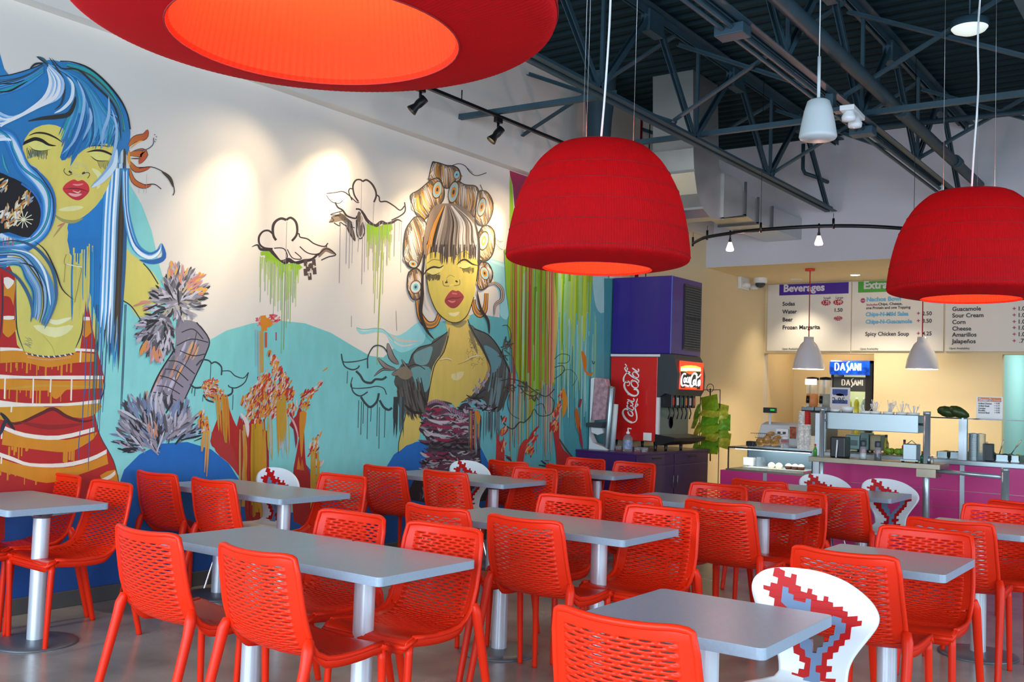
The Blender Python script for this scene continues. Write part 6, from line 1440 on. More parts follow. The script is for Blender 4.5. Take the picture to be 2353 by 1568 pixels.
for k, (px, w, h) in enumerate(((1722, .11, .09), (1745, .12, .06), (1752, .06, .10))):
    c = ony(px, 1070, DY0+.3+.04*k); q = MB(); q.box(-w/2, w/2, -.05, .05, 0, h)
    tag(q.build('pastry_box', m_clear if k else m_pl, None, (c.x, DY0+.30+.04*k-(.06 if k == 2 else 0), PZ), bevel=.008), ('white paper pastry box at the left of the case', 'clear lidded pastry box in the case middle', 'tall clear pastry box behind the lidded one')[k], 'box')
# things on the case
TZ_ = CZ1+H_+.010; TY = DY0+.2
def onp(px, y): return ony(px, 1020, y).x
x = onp(1727, TY); q = MB(); q.box(-.045, .045, -.05, .05, 0, .055); tag(q.build('card_reader', m_bplas, None, (x, TY, TZ_), bevel=.012, seg=3), 'small black card reader at the left of the glass case top', 'card reader')
x = onp(1772, TY); t = thing('chip_basket', 'wire basket heaped with golden chip bags on the glass case', 'basket', (x, TY-.05, TZ_))
q = MB()
for z_ in (.005, .05, .10, .145): q.tube([(sx*.13*(.8+z_*1.4), sy*.10*(.8+z_*1.4), z_) for sx, sy in ((-1, -1), (1, -1), (1, 1), (-1, 1), (-1, -1))], .002, 5)
for k in range(12):
    u = -.11+.02*k; q.tube([(u*.8, -.08, .005), (u*1.1, -.11, .145)], .0015, 4)
q.tube([(-.17, -.1, .145), (.17, -.1, .145)], .003, 5); q.build('wire_body', m_ss, t, fix=False)
m_gold = mat('golden_chips', '#c98f3a', .35, .2, noise=.4, nscale=35)
gl = ['left front', 'middle front', 'right front', 'left rear', 'right rear', 'top']
for k, (a, b, z_) in enumerate(((-.08, -.05, .055), (0, -.06, .07), (.08, -.05, .06), (-.05, .05, .09), (.06, .05, .10), (.01, 0, .14))):
    q = MB(); q.sphere((0, 0, 0), .05, 12, 8, sc=(1.0, .5, 1.0)); o = q.build('snack_bag', m_gold, None, (x+a, TY-.05+b, TZ_+z_)); o.rotation_euler = (.3*k, .4, .5*k); tag(o, 'golden snack bag, %s of the wire basket heap' % gl[k], 'snack bag', 'snack bags in the wire basket')
RGY = CY0+.86
t = thing('cash_register', 'pale grey cash register behind the pastry case', 'cash register', (onp(1800, RGY), RGY, 0))
q = MB(); q.box(-.22, .22, -.02, .4, 0, .93); q.build('till_stand', m_ssd, t)
q = MB(); q.prism([(-.10, .93), (-.10, 1.05), (-.02, 1.17), (.14, 1.20), (.30, 1.08), (.36, .93)], 'x', -.26, .20); rg = q.build('register_body', m_spk, t, bevel=.012)
q = MB(); q.box(-.05, .09, -.105, -.08, 1.045, 1.13); q.build('display', m_wplas, t, bevel=.004)
for u in (-.03, .03):
    q = MB(); q.box(u, u+.035, -.107, -.104, 1.075, 1.10); q.build('readout', m_dgrey, t)
q = MB(); q.box(.11, .18, -.108, -.102, 1.03, 1.16); q.build('photo_card', mat('food_photo', '#9a4a22', .3, noise=.6, nscale=30), t)
x_ = onp(1768, RGY)-onp(1800, RGY)
q = MB(); q.tube([(x_, 0, 1.1), (x_, 0, 1.30)], .014, 10); q.build('pole', m_spk, t, fix=False)
q = MB(); q.box(x_-.075, x_+.075, -.02, .02, 1.30, 1.36); cdp = q.build('customer_display', m_bplas, t, bevel=.005)
q = MB(); q.box(x_+.01, x_+.06, -.022, -.0205, 1.325, 1.345); q.build('readout', mat('green_digits', '#1c7a2c', .4, emit='#20c040', estr=.6), cdp)
x = onp(1806, TY); t = thing('tip_jar', 'small clear jar with red lid on the glass case before the register', 'jar', (x, TY-.03, TZ_))
q = MB(); q.lathe([(.0001, 0), (.04, 0), (.042, .01), (.042, .09), (.034, .10)], 20); q.build('jar_body', m_clear, t, fix=False)
q = MB(); q.lathe([(.03, .06), (.03, .085), (.0001, .085)], 20); q.build('red_ribbon', m_cokered, t, fix=False); q = MB(); q.lathe([(.036, .098), (.036, .12), (.0001, .122)], 20); q.build('lid', m_wplas, t, fix=False)
m_cupp = mat('printed_paper_cup', '#e3ddd3', .5, noise=.35, nscale=45); m_cupr = mat('red_paper_cup', '#c0251c', .4)
for k, (px, h, mm, lab) in enumerate(((1842, .40, m_cupp, 'left tall stack of printed paper cups on the glass case'), (1853, .40, m_cupp, 'right tall stack of printed paper cups with red cups on top'), (1866, .16, m_crm, 'short stack of plain cream cups beside the tall cup stacks'))):
    x = onp(px, TY); th_ = thing('cup_stack', lab, 'cup stack', (x, TY+(.02*k), TZ_)); n = int(h/.018)
    q = MB(); pr = []
    for j in range(n): z_ = j*.018; f_ = 1-.35*j/n; pr += [(.047*f_+.002, z_), (.047*f_+.002, z_+.006), (.045*f_, z_+.007), (.043*f_, z_+.017)]
    pr.append((.0001, n*.018)); cut_ = len(pr)*2//3 if k < 2 else len(pr)
    q.lathe(pr[:cut_], 20); q.build('cups', mm, th_, fix=False)
    if k < 2: q = MB(); q.lathe(pr[cut_-1:], 20); q.build('cups', m_cupr if k else m_cupp, th_, fix=False)

# ---------------------------------------------------------------- condiment stand with steel hood before the counter
SY = 8.95
t = thing('condiment_stand', 'steel stand with posts, lower shelf and raised hood before the magenta counter', 'stand', (0, 0, 0))
x0 = ony(1858, 1050, SY).x; x1 = ony(2160, 1068, SY).x; SZ = .945
q = MB(); q.box(x0, x1, SY, SY+.34, SZ-.045, SZ); q.build('shelf', m_ssd, t, bevel=.003)
xq0 = ony(2104, 1085, SY).x; xq1 = ony(2149, 1085, SY).x
q = MB(); q.box(xq0, xq1, SY+.02, SY+.22, SZ-.115, SZ-.045); q.build('bracket_box', m_ssd, t)
hx0, hx1, hz0_, hz1_ = rc(1897, 951, 2110, 991, SY+.12)
q = MB(); q.box(hx0, hx1, SY+.12, SY+.42, hz0_, hz1_); q.build('hood', m_ss, t, bevel=.004)
m_post = mat('satin_steel_tube', '#b4bec2', .3, .65)
def post(px, y, z1_, r, nm='post'):
    x = ony(px, 1050, y).x; q = MB(); q.tube([(x, y, 0), (x, y, z1_-.03)], r, 20); q.tube([(x, y, z1_-.03), (x, y, z1_)], r*1.08, 20); q.tube([(x, y, 0), (x, y, .012)], r*2.2, 20); q.build(nm, m_post, t, fix=False); return x
pxa = post(1888, SY+.06, ony(1893, 938, SY+.06).z, .022); pxb = post(2129, SY+.08, ony(2130, 946, SY+.08).z, .029)
pxc = post(2310, SY+.08, ony(2312, 1076, SY+.08).z, .030)
zr = ony(2230, 1092, SY+.08).z
q = MB(); q.tube([(pxb+.08, SY+.08, zr+.015), (pxc, SY+.08, zr)], .018, 16); q.build('rail', m_post, t, fix=False)
q = MB(); q.tube([(hx1, SY+.15, (hz0_+hz1_)/2), (pxb, SY+.1, (hz0_+hz1_)/2)], .011, 10); q.tube([(hx0, SY+.15, (hz0_+hz1_)/2), (pxa, SY+.08, (hz0_+hz1_)/2)], .011, 10); q.build('stud', m_ss, t, fix=False)
q = MB(); x = ony(1880, 1000, SY+.4).x; q.box(x-.022, x+.022, SY+.38, SY+.42, 0, ony(1880, 950, SY+.4).z); q.build('rear_upright', m_alu, t)
# on the shelf
t = thing('napkin_dispenser', 'tall black napkin dispenser with a white napkin pulled out', 'napkin dispenser', (0, 0, 0))
a0, a1, b0, b1 = rc(1907, 1004, 1942, 1050, SY+.06); q = MB(); q.box(a0, a1, SY+.06, SY+.22, SZ, b1); q.build('case', m_bplas, t, bevel=.012, seg=3)
q = MB(); xm = (a0+a1)/2; q.tube([(xm, SY+.055, b1-.03), (xm, SY+.045, b1-.09), (xm-.005, SY+.04, SZ+.002)], .014, 10, squash=.4); q.build('napkin', m_lwhite, t, fix=False)
def grinder(px, lab, m):
    x = ony(px, 1050, SY+.1).x; t = thing('spice_grinder', lab, 'spice grinder', (x, SY+.1, SZ), 0, 'clear spice grinders on the steel shelf')
    q = MB(); q.lathe([(.0001, 0), (.031, 0), (.032, .01), (.028, .09), (.022, .115)], 22); q.build('glass', m_clear, t, fix=False)
    q = MB(); q.lathe([(.0001, .004), (.027, .004), (.026, .055), (.0001, .055)], 20); q.build('contents', m, t)
    q = MB(); q.lathe([(.0285, .06), (.0275, .085)], 20); q.build('label_band', mat('pink_label', '#b88a90', .5, noise=.3, nscale=40), t, fix=False)
    q = MB(); q.lathe([(.025, .112), (.027, .12), (.027, .15), (.022, .165), (.0001, .167)], 20); q.build('cap', m_dgrey, t, fix=False)
grinder(1983, 'left spice grinder with white salt on the steel shelf', m_pl); grinder(2017, 'right spice grinder with dark pepper on the steel shelf', mat('peppercorns', '#2a211c', .7, noise=.4, nscale=90))
t = thing('tabletop_napkin_holder', 'square steel napkin holder with feet on the steel shelf', 'napkin holder', (0, 0, 0))
a0, a1, b0, b1 = rc(2074, 1021, 2106, 1054, SY+.05); q = MB(); q.box(a0, a1, SY+.05, SY+.19, SZ+.02, b1); q.build('case', m_ss, t, bevel=.006)
q = MB(); q.tube([(a0+.01, SY+.12, b1-.01), ((a0+a1)/2, SY+.12, b1+.03), (a1-.01, SY+.12, b1-.01)], .004, 8); q.box(a0-.015, a1+.015, SY+.04, SY+.2, SZ+.012, SZ+.022); q.build('handle', m_ss, t, fix=False)
for u in (a0, a1):
    q = MB(); q.lathe([(.0001, 0), (.012, 0), (.012, .014), (.0001, .014)], 14, (u, SY+.06, SZ)); q.build('foot', m_bplas, t)
def bottle(px, y, z, h, r, m, mc, lab, name='sauce_bottle'):
    x = ony(px, 1050, y).x; t = thing(name, lab, 'bottle', (x, y, z)); q = MB(); q.lathe([(.0001, 0), (r, 0), (r, h*.55), (r*.5, h*.72), (r*.42, h*.86)], 18); q.build('glass', m, t, fix=False)
    q = MB(); q.lathe([(r*.5, h*.85), (r*.5, h), (.0001, h)], 14); q.build('cap', mc, t, fix=False)
bottle(1873, SY+.08, SZ, .11, .016, mat('green_sauce', '#4f9a3a', .2), m_cokered, 'small green sauce bottle with red cap, left end of the steel shelf')
bottle(2119, SY+.1, SZ, .10, .015, mat('dark_green_sauce', '#1f5a3a', .2), m_cokered, 'small dark green sauce bottle with red cap, right end of the steel shelf')
for k, (px, dy) in enumerate(((2127, .14), (2134, .07), (2141, .14))):
    x = ony(px, 1050, SY+dy).x; o = lathe_obj('condiment_jar', [(.0001, 0), (.018, 0), (.019, .04), (.013, .05), (.013, .06), (.0001, .06)], m_clear if k != 1 else m_ss, (x, SY+dy, SZ), ('small clear condiment jar against the thick post', 'small steel-capped condiment jar at the shelf corner', 'small clear condiment jar at the far shelf corner')[k], 'jar')
# on the hood
HZ = hz1_; HY = SY+.2
for k, (px, w, h) in enumerate(((1920, .10, .025), (1947, .12, .055))):
    x = ony(px, 945, HY).x; o = lathe_obj('paper_bowl', [(.0001, .004), (w*.36, .004), (w*.38, 0), (w*.5, h), (w*.46, h), (.0001, h*.4)], m_pl, (x, HY, HZ), ('low white bowl on the left of the steel hood', 'deep white bowl on the steel hood')[k], 'bowl')
fl = ['small clump of white forks beside the bowls', 'widest bundle of white plastic forks on the hood', 'second bundle of white plastic forks on the hood', 'third bundle of white plastic forks on the hood', 'bundle of white plastic forks nearest the thick post']
for k, (px, h, n) in enumerate(((1990, .07, 6), (2012, .12, 14), (2042, .12, 14), (2072, .11, 10), (2100, .09, 8))):
    x = ony(px, 945, HY).x; t = thing('cutlery_holder', fl[k], 'cutlery', (x, HY, HZ), 0, 'holders of white plastic cutlery')
    q = MB(); q.lathe([(.0001, .003), (.045, .003), (.048, .022), (.050, .022), (.047, 0), (.0001, 0)], 18); q.build('holder', m_pl, t)
    q = MB()
    for j in range(n):
        a = random.uniform(0, 2*pi); r = random.uniform(.2, 1)*.035; hh = h*random.uniform(.7, 1.1); ex = cos(a)*r*1.7; ey = sin(a)*r*1.7
        q.tube([(cos(a)*r*.4, sin(a)*r*.4, .004), (ex, ey, hh-.025), (ex*1.1, ey*1.1, hh)], [.003, .004, .008], 5, squash=.4)
    q.build('forks', m_lwhite, t, fix=False)

# ---------------------------------------------------------------- sneeze guard, food pans and tools
GY = CY0+.06; gx0 = pxb*CY0/SY; TOPZ = CZ2+.045
gz = ony(2180, 962, GY).z
t = thing('sneeze_guard', 'glass sneeze guard with aluminium upright along the serving counter', 'sneeze guard', (0, 0, 0))
ux = ony(2213, 1010, GY).x; lx = ony(1897, 1010, GY).x
q = MB(); q.box(lx, ux-.02, GY, GY+.006, TOPZ+.03, gz); q.box(ux+.03, XR-.05, GY, GY+.006, TOPZ+.03, gz); q.build('glass_panel', m_glass, t)
q = MB(); q.box(lx, XR-.05, GY-.02, GY+.28, gz, gz+.008); q.build('glass_shelf', m_glass, t)
q = MB(); q.box(lx, XR-.05, GY-.022, GY-.018, gz-.001, gz+.010); q.build('glass_edge', m_glassd, t)
q = MB(); q.box(ux-.035, ux+.035, GY-.02, GY+.03, TOPZ, gz+.01); q.box(ux-.008, ux+.008, GY-.028, GY-.02, TOPZ, gz+.01); q.build('upright', m_alu, t)
q = MB(); q.box(lx-.02, lx, GY-.01, GY+.03, TOPZ, gz); q.build('upright', m_alu, t)
m_avo = mat('avocado_skin', '#33461a', .35, noise=.4, nscale=40, bump=.4, bscale=120)
for k, (px, lab) in enumerate(((2178, 'left dark green avocado on the glass shelf'), (2203, 'right dark green avocado on the glass shelf'))):
    x = ony(px, 955, GY+.08).x; q = MB(); q.lathe([(.0001, -.10), (.03, -.085), (.05, -.04), (.052, 0), (.04, .05), (.024, .085), (.0001, .10)], 20)
    o = q.build('avocado', m_avo, None, (x, GY+.08, gz+.008+.052)); o.rotation_euler = (0, radians(102 if k == 0 else 112), .3*k); tag(o, lab, 'avocado')
m_food = [mat('cheese_food', '#d6b85a', .6, noise=.3, nscale=60), mat('salsa_food', '#9a3a20', .5, noise=.4, nscale=60), mat('lettuce_food', '#6a9a3a', .6, noise=.4, nscale=50), mat('bean_food', '#3a2a22', .6, noise=.4, nscale=60), mat('corn_food', '#e0b83a', .5, noise=.3, nscale=80)]
fy = GY+.16
fd = ['shredded cheese', 'red salsa', 'green lettuce', 'dark beans', 'yellow corn']
xx = [ony(p, 1040, fy).x for p in (2150, 2180, 2240, 2285, 2320, 2345)]
for k in range(5):
    a, b = xx[k]+.01, xx[k+1]-.01
    t = thing('food_pan', 'steel food pan of %s behind the glass' % fd[k], 'food pan', (0, 0, TOPZ))
    q = MB(); q.box(a, b, fy, fy+.3, 0, .012); q.box(a, a+.006, fy, fy+.3, .012, .06); q.box(b-.006, b, fy, fy+.3, .012, .06); q.box(a, b, fy, fy+.006, .012, .06); q.box(a, b, fy+.294, fy+.3, .012, .06); q.build('pan', m_ss, t)
    q = MB(); q.sphere(((a+b)/2, fy+.15, .02), .1, 14, 8, sc=((b-a)/.22, 1.35, .5)); q.build('filling', m_food[k], t)
def tool(px0, py0, px1, py1, y, lab):
    a = ony(px0, py0, y); b = ony(px1, py1, y+.03); b.z = max(b.z, TOPZ+.03); m_ = a.lerp(b, .45)
    t = thing('serving_spoon', lab, 'utensil'); q = MB(); q.tube([a, m_], .013, 10, squash=.5); q.build('handle', m_crm, t, fix=False)
    q = MB(); q.tube([m_, b], .005, 8); q.sphere(b, .025, 12, 8, sc=(1, 1, .5)); q.build('bowl', m_ss, t, fix=False)
tool(2306, 1012, 2296, 1046, fy+.1, 'upright cream-handled spoon behind the glass, left'); tool(2347, 1012, 2322, 1046, fy+.1, 'slanting cream-handled spoon behind the glass, near the picture edge'); tool(2264, 1017, 2290, 1046, fy+.05, 'thin pale tongs slanting to the right behind the glass'); tool(2268, 1016, 2279, 1048, fy+.12, 'thin pale tongs standing almost upright behind the glass')
x = ony(2272, 1040, fy-.02).x
q = MB(); q.box(-.045, .045, -.03, .05, 0, .16); o = q.build('dark_container', m_bplas, None, (x, fy-.05, TOPZ), bevel=.006); tag(o, 'dark slanted container behind the glass beside the clear cup stacks', 'container'); 
for k, px in enumerate((2237, 2253)):
    x = ony(px, 1040, GY+.09).x; q = MB(); pr = []
    for j in range(22): pr += [(.046, j*.0115), (.046, j*.0115+.005), (.041, j*.0115+.006)]
    pr.append((.0001, .255)); q.lathe(pr, 22); o = q.build('clear_lid_stack', (m_alu if k == 0 else m_clear), None, (x, GY+.09+.0*k, TOPZ), fix=False); tag(o, ('left tall stack of shiny lids right of the aluminium upright', 'right tall stack of clear cups right of the aluminium upright')[k], 'cup stack')
# appliances behind the hood
AY = GY+.35
for k, (r, m, lab, d) in enumerate((((1942, 1000, 1975, 1046), mat('blue_grey_steel', '#6f8a8a', .3, .5), 'blue-grey steel box appliance behind the condiment shelf', .25), ((1976, 996, 1996, 1046), mat('green_grey_box', '#5f7a78', .4, .3), 'narrow green-grey box behind the left spice grinder', .2), ((1998, 1000, 2024, 1046), mat('beige_steel_hood', '#8a8266', .4, .5), 'beige steel toaster behind the right spice grinder', .25))):
    a0, a1, b0, b1 = rc(*r, AY); t = thing('countertop_appliance', lab, 'appliance'); q = MB(); q.box(a0, a1, AY, AY+d, TOPZ+.02, b1); q.build('housing', m, t, bevel=.008)
    q = MB(); q.box(a0+.02, a1-.02, AY-.004, AY, TOPZ+.06, b1-.05); q.build('door', m_clear if k != 2 else m_ssd, t)
    for u in (a0+.02, a1-.02):
        q = MB(); q.tube([(u, AY+.03, TOPZ), (u, AY+.03, TOPZ+.022)], .012, 10); q.build('foot', m_bplas, t, fix=False)
m_lime = mat('lime_skin', '#7fa32a', .4, noise=.2, nscale=30)
for k, (px, dy) in enumerate(((2040, .0), (2049, .03), (2062, .0), (2070, .04))):
    x = ony(px, 1040, GY+.2+dy).x; q = MB(); q.sphere((0, 0, 0), .032, 14, 10, sc=(1.15, 1, 1)); tag(q.build('lime', m_lime, None, (x, GY+.2+dy, TOPZ+.032)), '%s lime of the four behind the steel napkin holder' % ('leftmost', 'second', 'third', 'rightmost')[k], 'lime', 'limes on the counter')
for k, (px, m) in enumerate(((2036, mat('oil_bottle', '#b8a84a', .15, trans=.5, alpha=.8)), (2078, m_cokered))): bottle(px, GY+.3, TOPZ, .19 if k == 0 else .15, .025, m, m_dgrey, ('tall yellow oil bottle among the limes', 'red bottle behind the steel napkin holder')[k], 'oil_bottle')

# ---------------------------------------------------------------- drink dispensers and fridge
JY = 12.4
t = thing('back_counter', 'brown low cabinet under the juice dispensers behind the counter', 'cabinet', (0, JY, 0))
a0, a1, b0, b1 = rc(1843, 945, 1925, 1040, JY); q = MB(); q.box(a0, a1, 0, .55, 0, b1-.02); q.build('body', m_ssd, t); q = MB(); q.box(a0-.01, a1+.01, -.02, .56, b1-.02, b1); q.build('worktop', m_bplas, t)
JZ = b1
t = thing('juice_dispenser', 'double juice dispenser with one orange and one clear tank', 'juice dispenser', (0, JY+.08, JZ))
def tank(px0, px1, m, ml, lab):
    c0, c1, d0, d1 = rc(px0, 873, px1, 940, JY+.08); w = (c1-c0); cx = (c0+c1)/2; h = d1-JZ
    q = MB(); q.lathe([(.0001, .05), (w*.40, .05), (w*.5, .10), (w*.5, h)], 26, (cx, .1, 0)); o = q.build('tank', m_clear, t, fix=False)
    q = MB(); q.lathe([(.0001, .055), (w*.38, .055), (w*.48, .10), (w*.48, h*.55), (.0001, h*.55)], 26, (cx, .1, 0)); lq = q.build('liquid', m, o); lq['label'] = lab
    q = MB(); q.lathe([(w*.5, h), (w*.48, h+.03), (.0001, h+.04)], 26, (cx, .1, 0)); q.build('lid', m_bplas, t)
    q = MB(); q.tube([(cx-w*.2, .1-w*.5, h*.48), (cx-w*.2, .1-w*.56, h*.25)], .022, 10); q.build('tap_handle', m_bplas, t, fix=False)
    q = MB(); q.tube([(cx-w*.2, .1-w*.54, h*.22), (cx-w*.2, .1-w*.54, h*.08)], .018, 10); q.build('tap', m_wplas, t, fix=False)
    q = MB(); q.box(cx-w*.5, cx+w*.5, -.08, .28, 0, .05); q.build('base', m_ss, t, bevel=.005)
tank(1847, 1875, mat('orange_juice', '#d8820e', .3, emit='#d8820e', estr=.15), None, 'orange juice'); tank(1877, 1905, mat('pale_lemonade', '#c9c3a4', .3), None, 'pale cloudy lemonade')
c0, c1, d0, d1 = rc(1847, 871, 1873, 884, JY+.02); q = MB(); q.box(c0, c1, -.01, .0, d0-JZ, d1-JZ); q.build('lit_sign', mat('dispenser_lamp', '#fff0d0', .4, emit='#ffe2b0', estr=3), t)
FY = YM+.12
c0, c1, d0, d1 = rc(1909, 828, 2004, 1000, FY)
t = thing('drink_fridge', 'tall black glass-door water fridge with a lit blue sign, in the alcove', 'fridge', (0, FY, 0))
FT = ony(1960, 829, FY).z
q = MB(); q.box(c0, c0+.04, 0, .65, 0, FT); q.box(c1-.10, c1, 0, .65, 0, FT); q.box(c0, c1, .6, .65, 0, FT); q.box(c0, c1, 0, .65, FT-.04, FT); q.box(c0, c1, 0, .65, 0, .15); q.build('cabinet', m_bplas, t)
sg0, sg1, sh0, sh1 = rc(1909, 832, 1999, 859, FY); q = MB(); q.prism([(-.0, sh0-.02), (-.05, sh0), (-.06, (sh0+sh1)/2), (-.05, sh1), (0, sh1+.02)], 'x', sg0-.0, sg1); sgn = q.build('sign', None or mat('blue_lit_sign', '#1450d8', .3, noise=.7, nscale=9, emit='#1a5cff', estr=.9), t)
sgn['label'] = 'lit blue sign'
def letters(word, x0_, z0_, h, y_, q, tail=True):
    gl_ = {'D': ([(0, 0), (0, 1)], [(0, 1), (.35, .95), (.5, .5), (.35, .05), (0, 0)]), 'A': ([(0, 0), (.28, 1), (.56, 0)], [(.12, .3), (.46, .3)]), 'N': ([(0, 0), (0, 1)], [(0, 1), (.45, 0)], [(.45, 0), (.45, 1)]), 'I': ([(0, 0), (0, 1)],), 'S': ([(.48, 1.25), (.2, 1.05), (.12, .75), (.3, .45), (.34, .15), (.1, -.3)],)}
    ad = {'D': .68, 'A': .66, 'N': .66, 'I': .2, 'S': .46}; x = x0_
    for ch in word:
        for s_ in gl_[ch]:
            P = smooth_curve([tuple(p) for p in s_], 4) if len(s_) > 3 else s_
            for a, b in zip(P, P[1:]):
                A, B = (x+a[0]*h, z0_+a[1]*h), (x+b[0]*h, z0_+b[1]*h); dx, dz = B[0]-A[0], B[1]-A[1]; l = sqrt(dx*dx+dz*dz) or 1; w = h*.075*(1.3 if abs(dz) > abs(dx) else .7); nx_, nz_ = -dz/l*w, dx/l*w
                q.add([(A[0]-nx_, y_, A[1]-nz_), (A[0]+nx_, y_, A[1]+nz_), (B[0]+nx_, y_, B[1]+nz_), (B[0]-nx_, y_, B[1]-nz_)], [(0, 1, 2, 3)])
        x += ad[ch]*h*1.12
q = MB(); lw = (sg1-sg0); letters('DASANI', sg0+lw*.15, sh0+.045, lw*.185, -.064, q); q.build('lettering', mat('lit_white', '#fff', .4), sgn, fix=False)
q = MB(); q.box(c0+.04, c1-.10, .0, .025, 1.62, sh0-.05); dr = q.build('door_header', m_dgrey, t)
z_ = ony(1950, 886, FY).z; q = MB(); letters('DASANI', ony(1935, 882, FY).x, z_, .085, -.002, q); q.build('lettering', m_lwhite, dr, fix=False)
q = MB(); q.box(c0+.04, c1-.10, .005, .012, .2, 1.62); q.build('glass_door', m_glass, t)
m_in = mat('fridge_inside', '#b8b890', .4, emit='#c8cc9a', estr=.12)
q = MB(); q.box(c0+.05, c1-.11, .45, .47, .2, FT-.1); q.build('back_liner', m_in, t)
for k, sz in enumerate((1.62-.33, 1.62-.75, .55)):
    q = MB(); q.box(c0+.05, c1-.11, .05, .44, sz, sz+.018); q.build('shelf', m_wplas, t)
    if k < 2:
        for j in range(5):
            x = c0+.12+j*.11; mm = (mat('yellow_drink', '#c8c040', .2, trans=.3), mat('clear_water', '#b8d0d0', .1, trans=.5))[1 if j > 2 else 0]
            th_ = thing('drink_bottle', '%s drink bottle from the left on the %s fridge shelf' % (ordn[j] if j else 'first', ('upper', 'middle')[k]), 'bottle', (x, FY+.14, sz+.018), 0, 'bottles in the fridge')
            q = MB(); q.lathe([(.0001, 0), (.036, 0), (.036, .15), (.015, .2)], 16); q.build('bottle_body', mm, th_, fix=False); q = MB(); q.lathe([(.016, .2), (.016, .225), (.0001, .225)], 12); q.build('cap', m_wplas, th_, fix=False)
light('fridge_lamp', 'AREA', ((c0+c1)/2, FY+.12, FT-.2), ((c0+c1)/2, FY+.3, .8), 4, (.95, 1, .8), .5, .1)
# poster standing before the fridge
PY_ = JY+.15
a0, a1, b0, b1 = rc(1907, 891, 1953, 952, PY_); t = thing('poster_stand', 'small white and blue notice with handwritten price before the fridge', 'poster', (0, PY_, 0))
q = MB(); q.box(a0, a1, 0, .008, JZ-.02, b1); q.build('board', m_lwhite, t)
m_bl = mat('blue_scribble', '#5068a8', .6, noise=.2, nscale=60); w_, h_ = a1-a0, b1-JZ
q = MB(); rr = random.Random(3)
for (zz0, up) in ((b1-.02, -1), (JZ+.10, 1)):
    n = 14
    for j in range(n):
        x = a0+.03+(w_-.06)*j/n; d = h_*(.20+.10*rr.random()); q.box(x, x+(w_-.06)/n+.001, -.002, 0, min(zz0, zz0+up*d*(.6 if up > 0 else 1)), max(zz0, zz0+up*d*(.6 if up > 0 else 1)))
q.build('blue_border', m_bl, t)
q = MB(); q.lathe([(.0001, 0), (.05, 0), (.0001, .001)], 12)
for i in range(len(q.v)): p = q.v[i]; q.v[i] = ((a0+a1)/2+p[0], -.003, JZ+h_*.70+p[1]*.3)
q.build('green_mark', mat('green_marker', '#5a9a6a', .6), t)
text('2.95', .10, ((a0+a1)/2-.10, PY_-.004, JZ+h_*.36), (pi/2, 0, 0), m_dgrey, 'handwriting', None).parent = None
hw = [o for o in bpy.data.objects if o.name.startswith('handwriting')][0]; hw.parent = t; hw.location = ((a0+a1)/2-.10, -.004, JZ+h_*.36)

# ---------------------------------------------------------------- menu boards
MYP = YM-.022
m_pan = mat('menu_panel', '#dedcd6', .35); m_hp = mat('menu_purple', '#43229a', .4); m_hg = mat('menu_green', '#48a338', .4); m_ink = mat('menu_black_ink', '#2e2a2c', .5)
m_cy = mat('menu_light_blue_ink', '#6fb4dc', .5); m_mg = mat('menu_magenta_ink', '#a02866', .5); m_rd = mat('menu_red_ink', '#b01a2c', .5); m_tx = mat('menu_white_ink', '#d6d2dc', .5)
def board(name, lab, px0, px1, ztop_px, zbot_px):
    t = thing(name, lab, 'menu board', (0, 0, 0), 0, 'menu boards over the serving counter'); a = ony(px0, 740, MYP).x; b = ony(px1, 740, MYP).x
    zt_ = min(ony((px0+px1)/2, ztop_px, MYP).z, ZS-.01); zb_ = ony((px0+px1)/2, zbot_px, MYP).z
    q = MB(); q.box(a, b, MYP, MYP+.015, zb_, zt_); q.build('panel', m_pan, t, bevel=.003); 
    q = MB()
    for x in (a+.10*(b-a)*0+.06, b-.06): q.lathe([(.0001, 0), (.008, 0), (.0001, .001)], 10, (x, 0, 0))
    return t, a, b, zb_, zt_
def tx(body, px, py, hpx, m, t, bold=.012, nm='lettering', sx=1.0, align='LEFT', y=None):
    """lettering with its baseline start at a picture point on the board plane; hpx capital height in pixels"""
    v = ony(px, py, y or MYP); s = hpx*mpp(px, py, y or MYP)/.60
    o = text(body, s, (v.x, (y or MYP)-.003, v.z), (pi/2, 0, 0), m, nm, t, bold*1.35+.006, align, sx=sx*1.06); return o
def bar_(t, px0, px1, py0, py1, m, nm='header_bar'):
    q = MB(); x0_, x1_, z0_, z1_ = rc(px0, py0, px1, py1, MYP); q.box(x0_, x1_, MYP-.002, MYP, z0_, min(z1_, ZS-.012)); q.build(nm, m, t)
def blob(t, px, py, rw, rh, m, nm='price_splash'):
    c = ony(px, py, MYP); k = mpp(px, py, MYP); q = MB(); n = 26; q.prism([(c.x+rw*k*(1+.12*(1 if i % 2 else -1))*cos(2*pi*i/n), c.z+rh*k*(1+.16*(1 if i % 2 else -1))*sin(2*pi*i/n)) for i in range(n)], 'y', MYP-.0025, MYP); q.build(nm, m, t)
t, *_ = board('menu_board', 'menu board headed Beverages with a purple bar, above the fridge', 1763, 1955, 650, 807)
bar_(t, 1791, 1950, 649, 677, m_hp)
tx('Beverages', 1800, 671, 14, m_tx, t, .02, sx=.95)
for s_, y_ in (('Sodas', 703), ('Water', 721), ('Beer', 739), ('Frozen Margarita', 757)): tx(s_, 1798, y_, 7.5, m_ink, t, .014, sx=.95)
tx('Small', 1892, 688, 4.5, m_dgrey, t, 0); tx('Large', 1920, 687, 4.5, m_dgrey, t, 0)
blob(t, 1898, 696, 11, 6.5, m_rd); blob(t, 1926, 695, 11.5, 6.5, m_rd); blob(t, 1926, 732, 10, 5, m_rd)
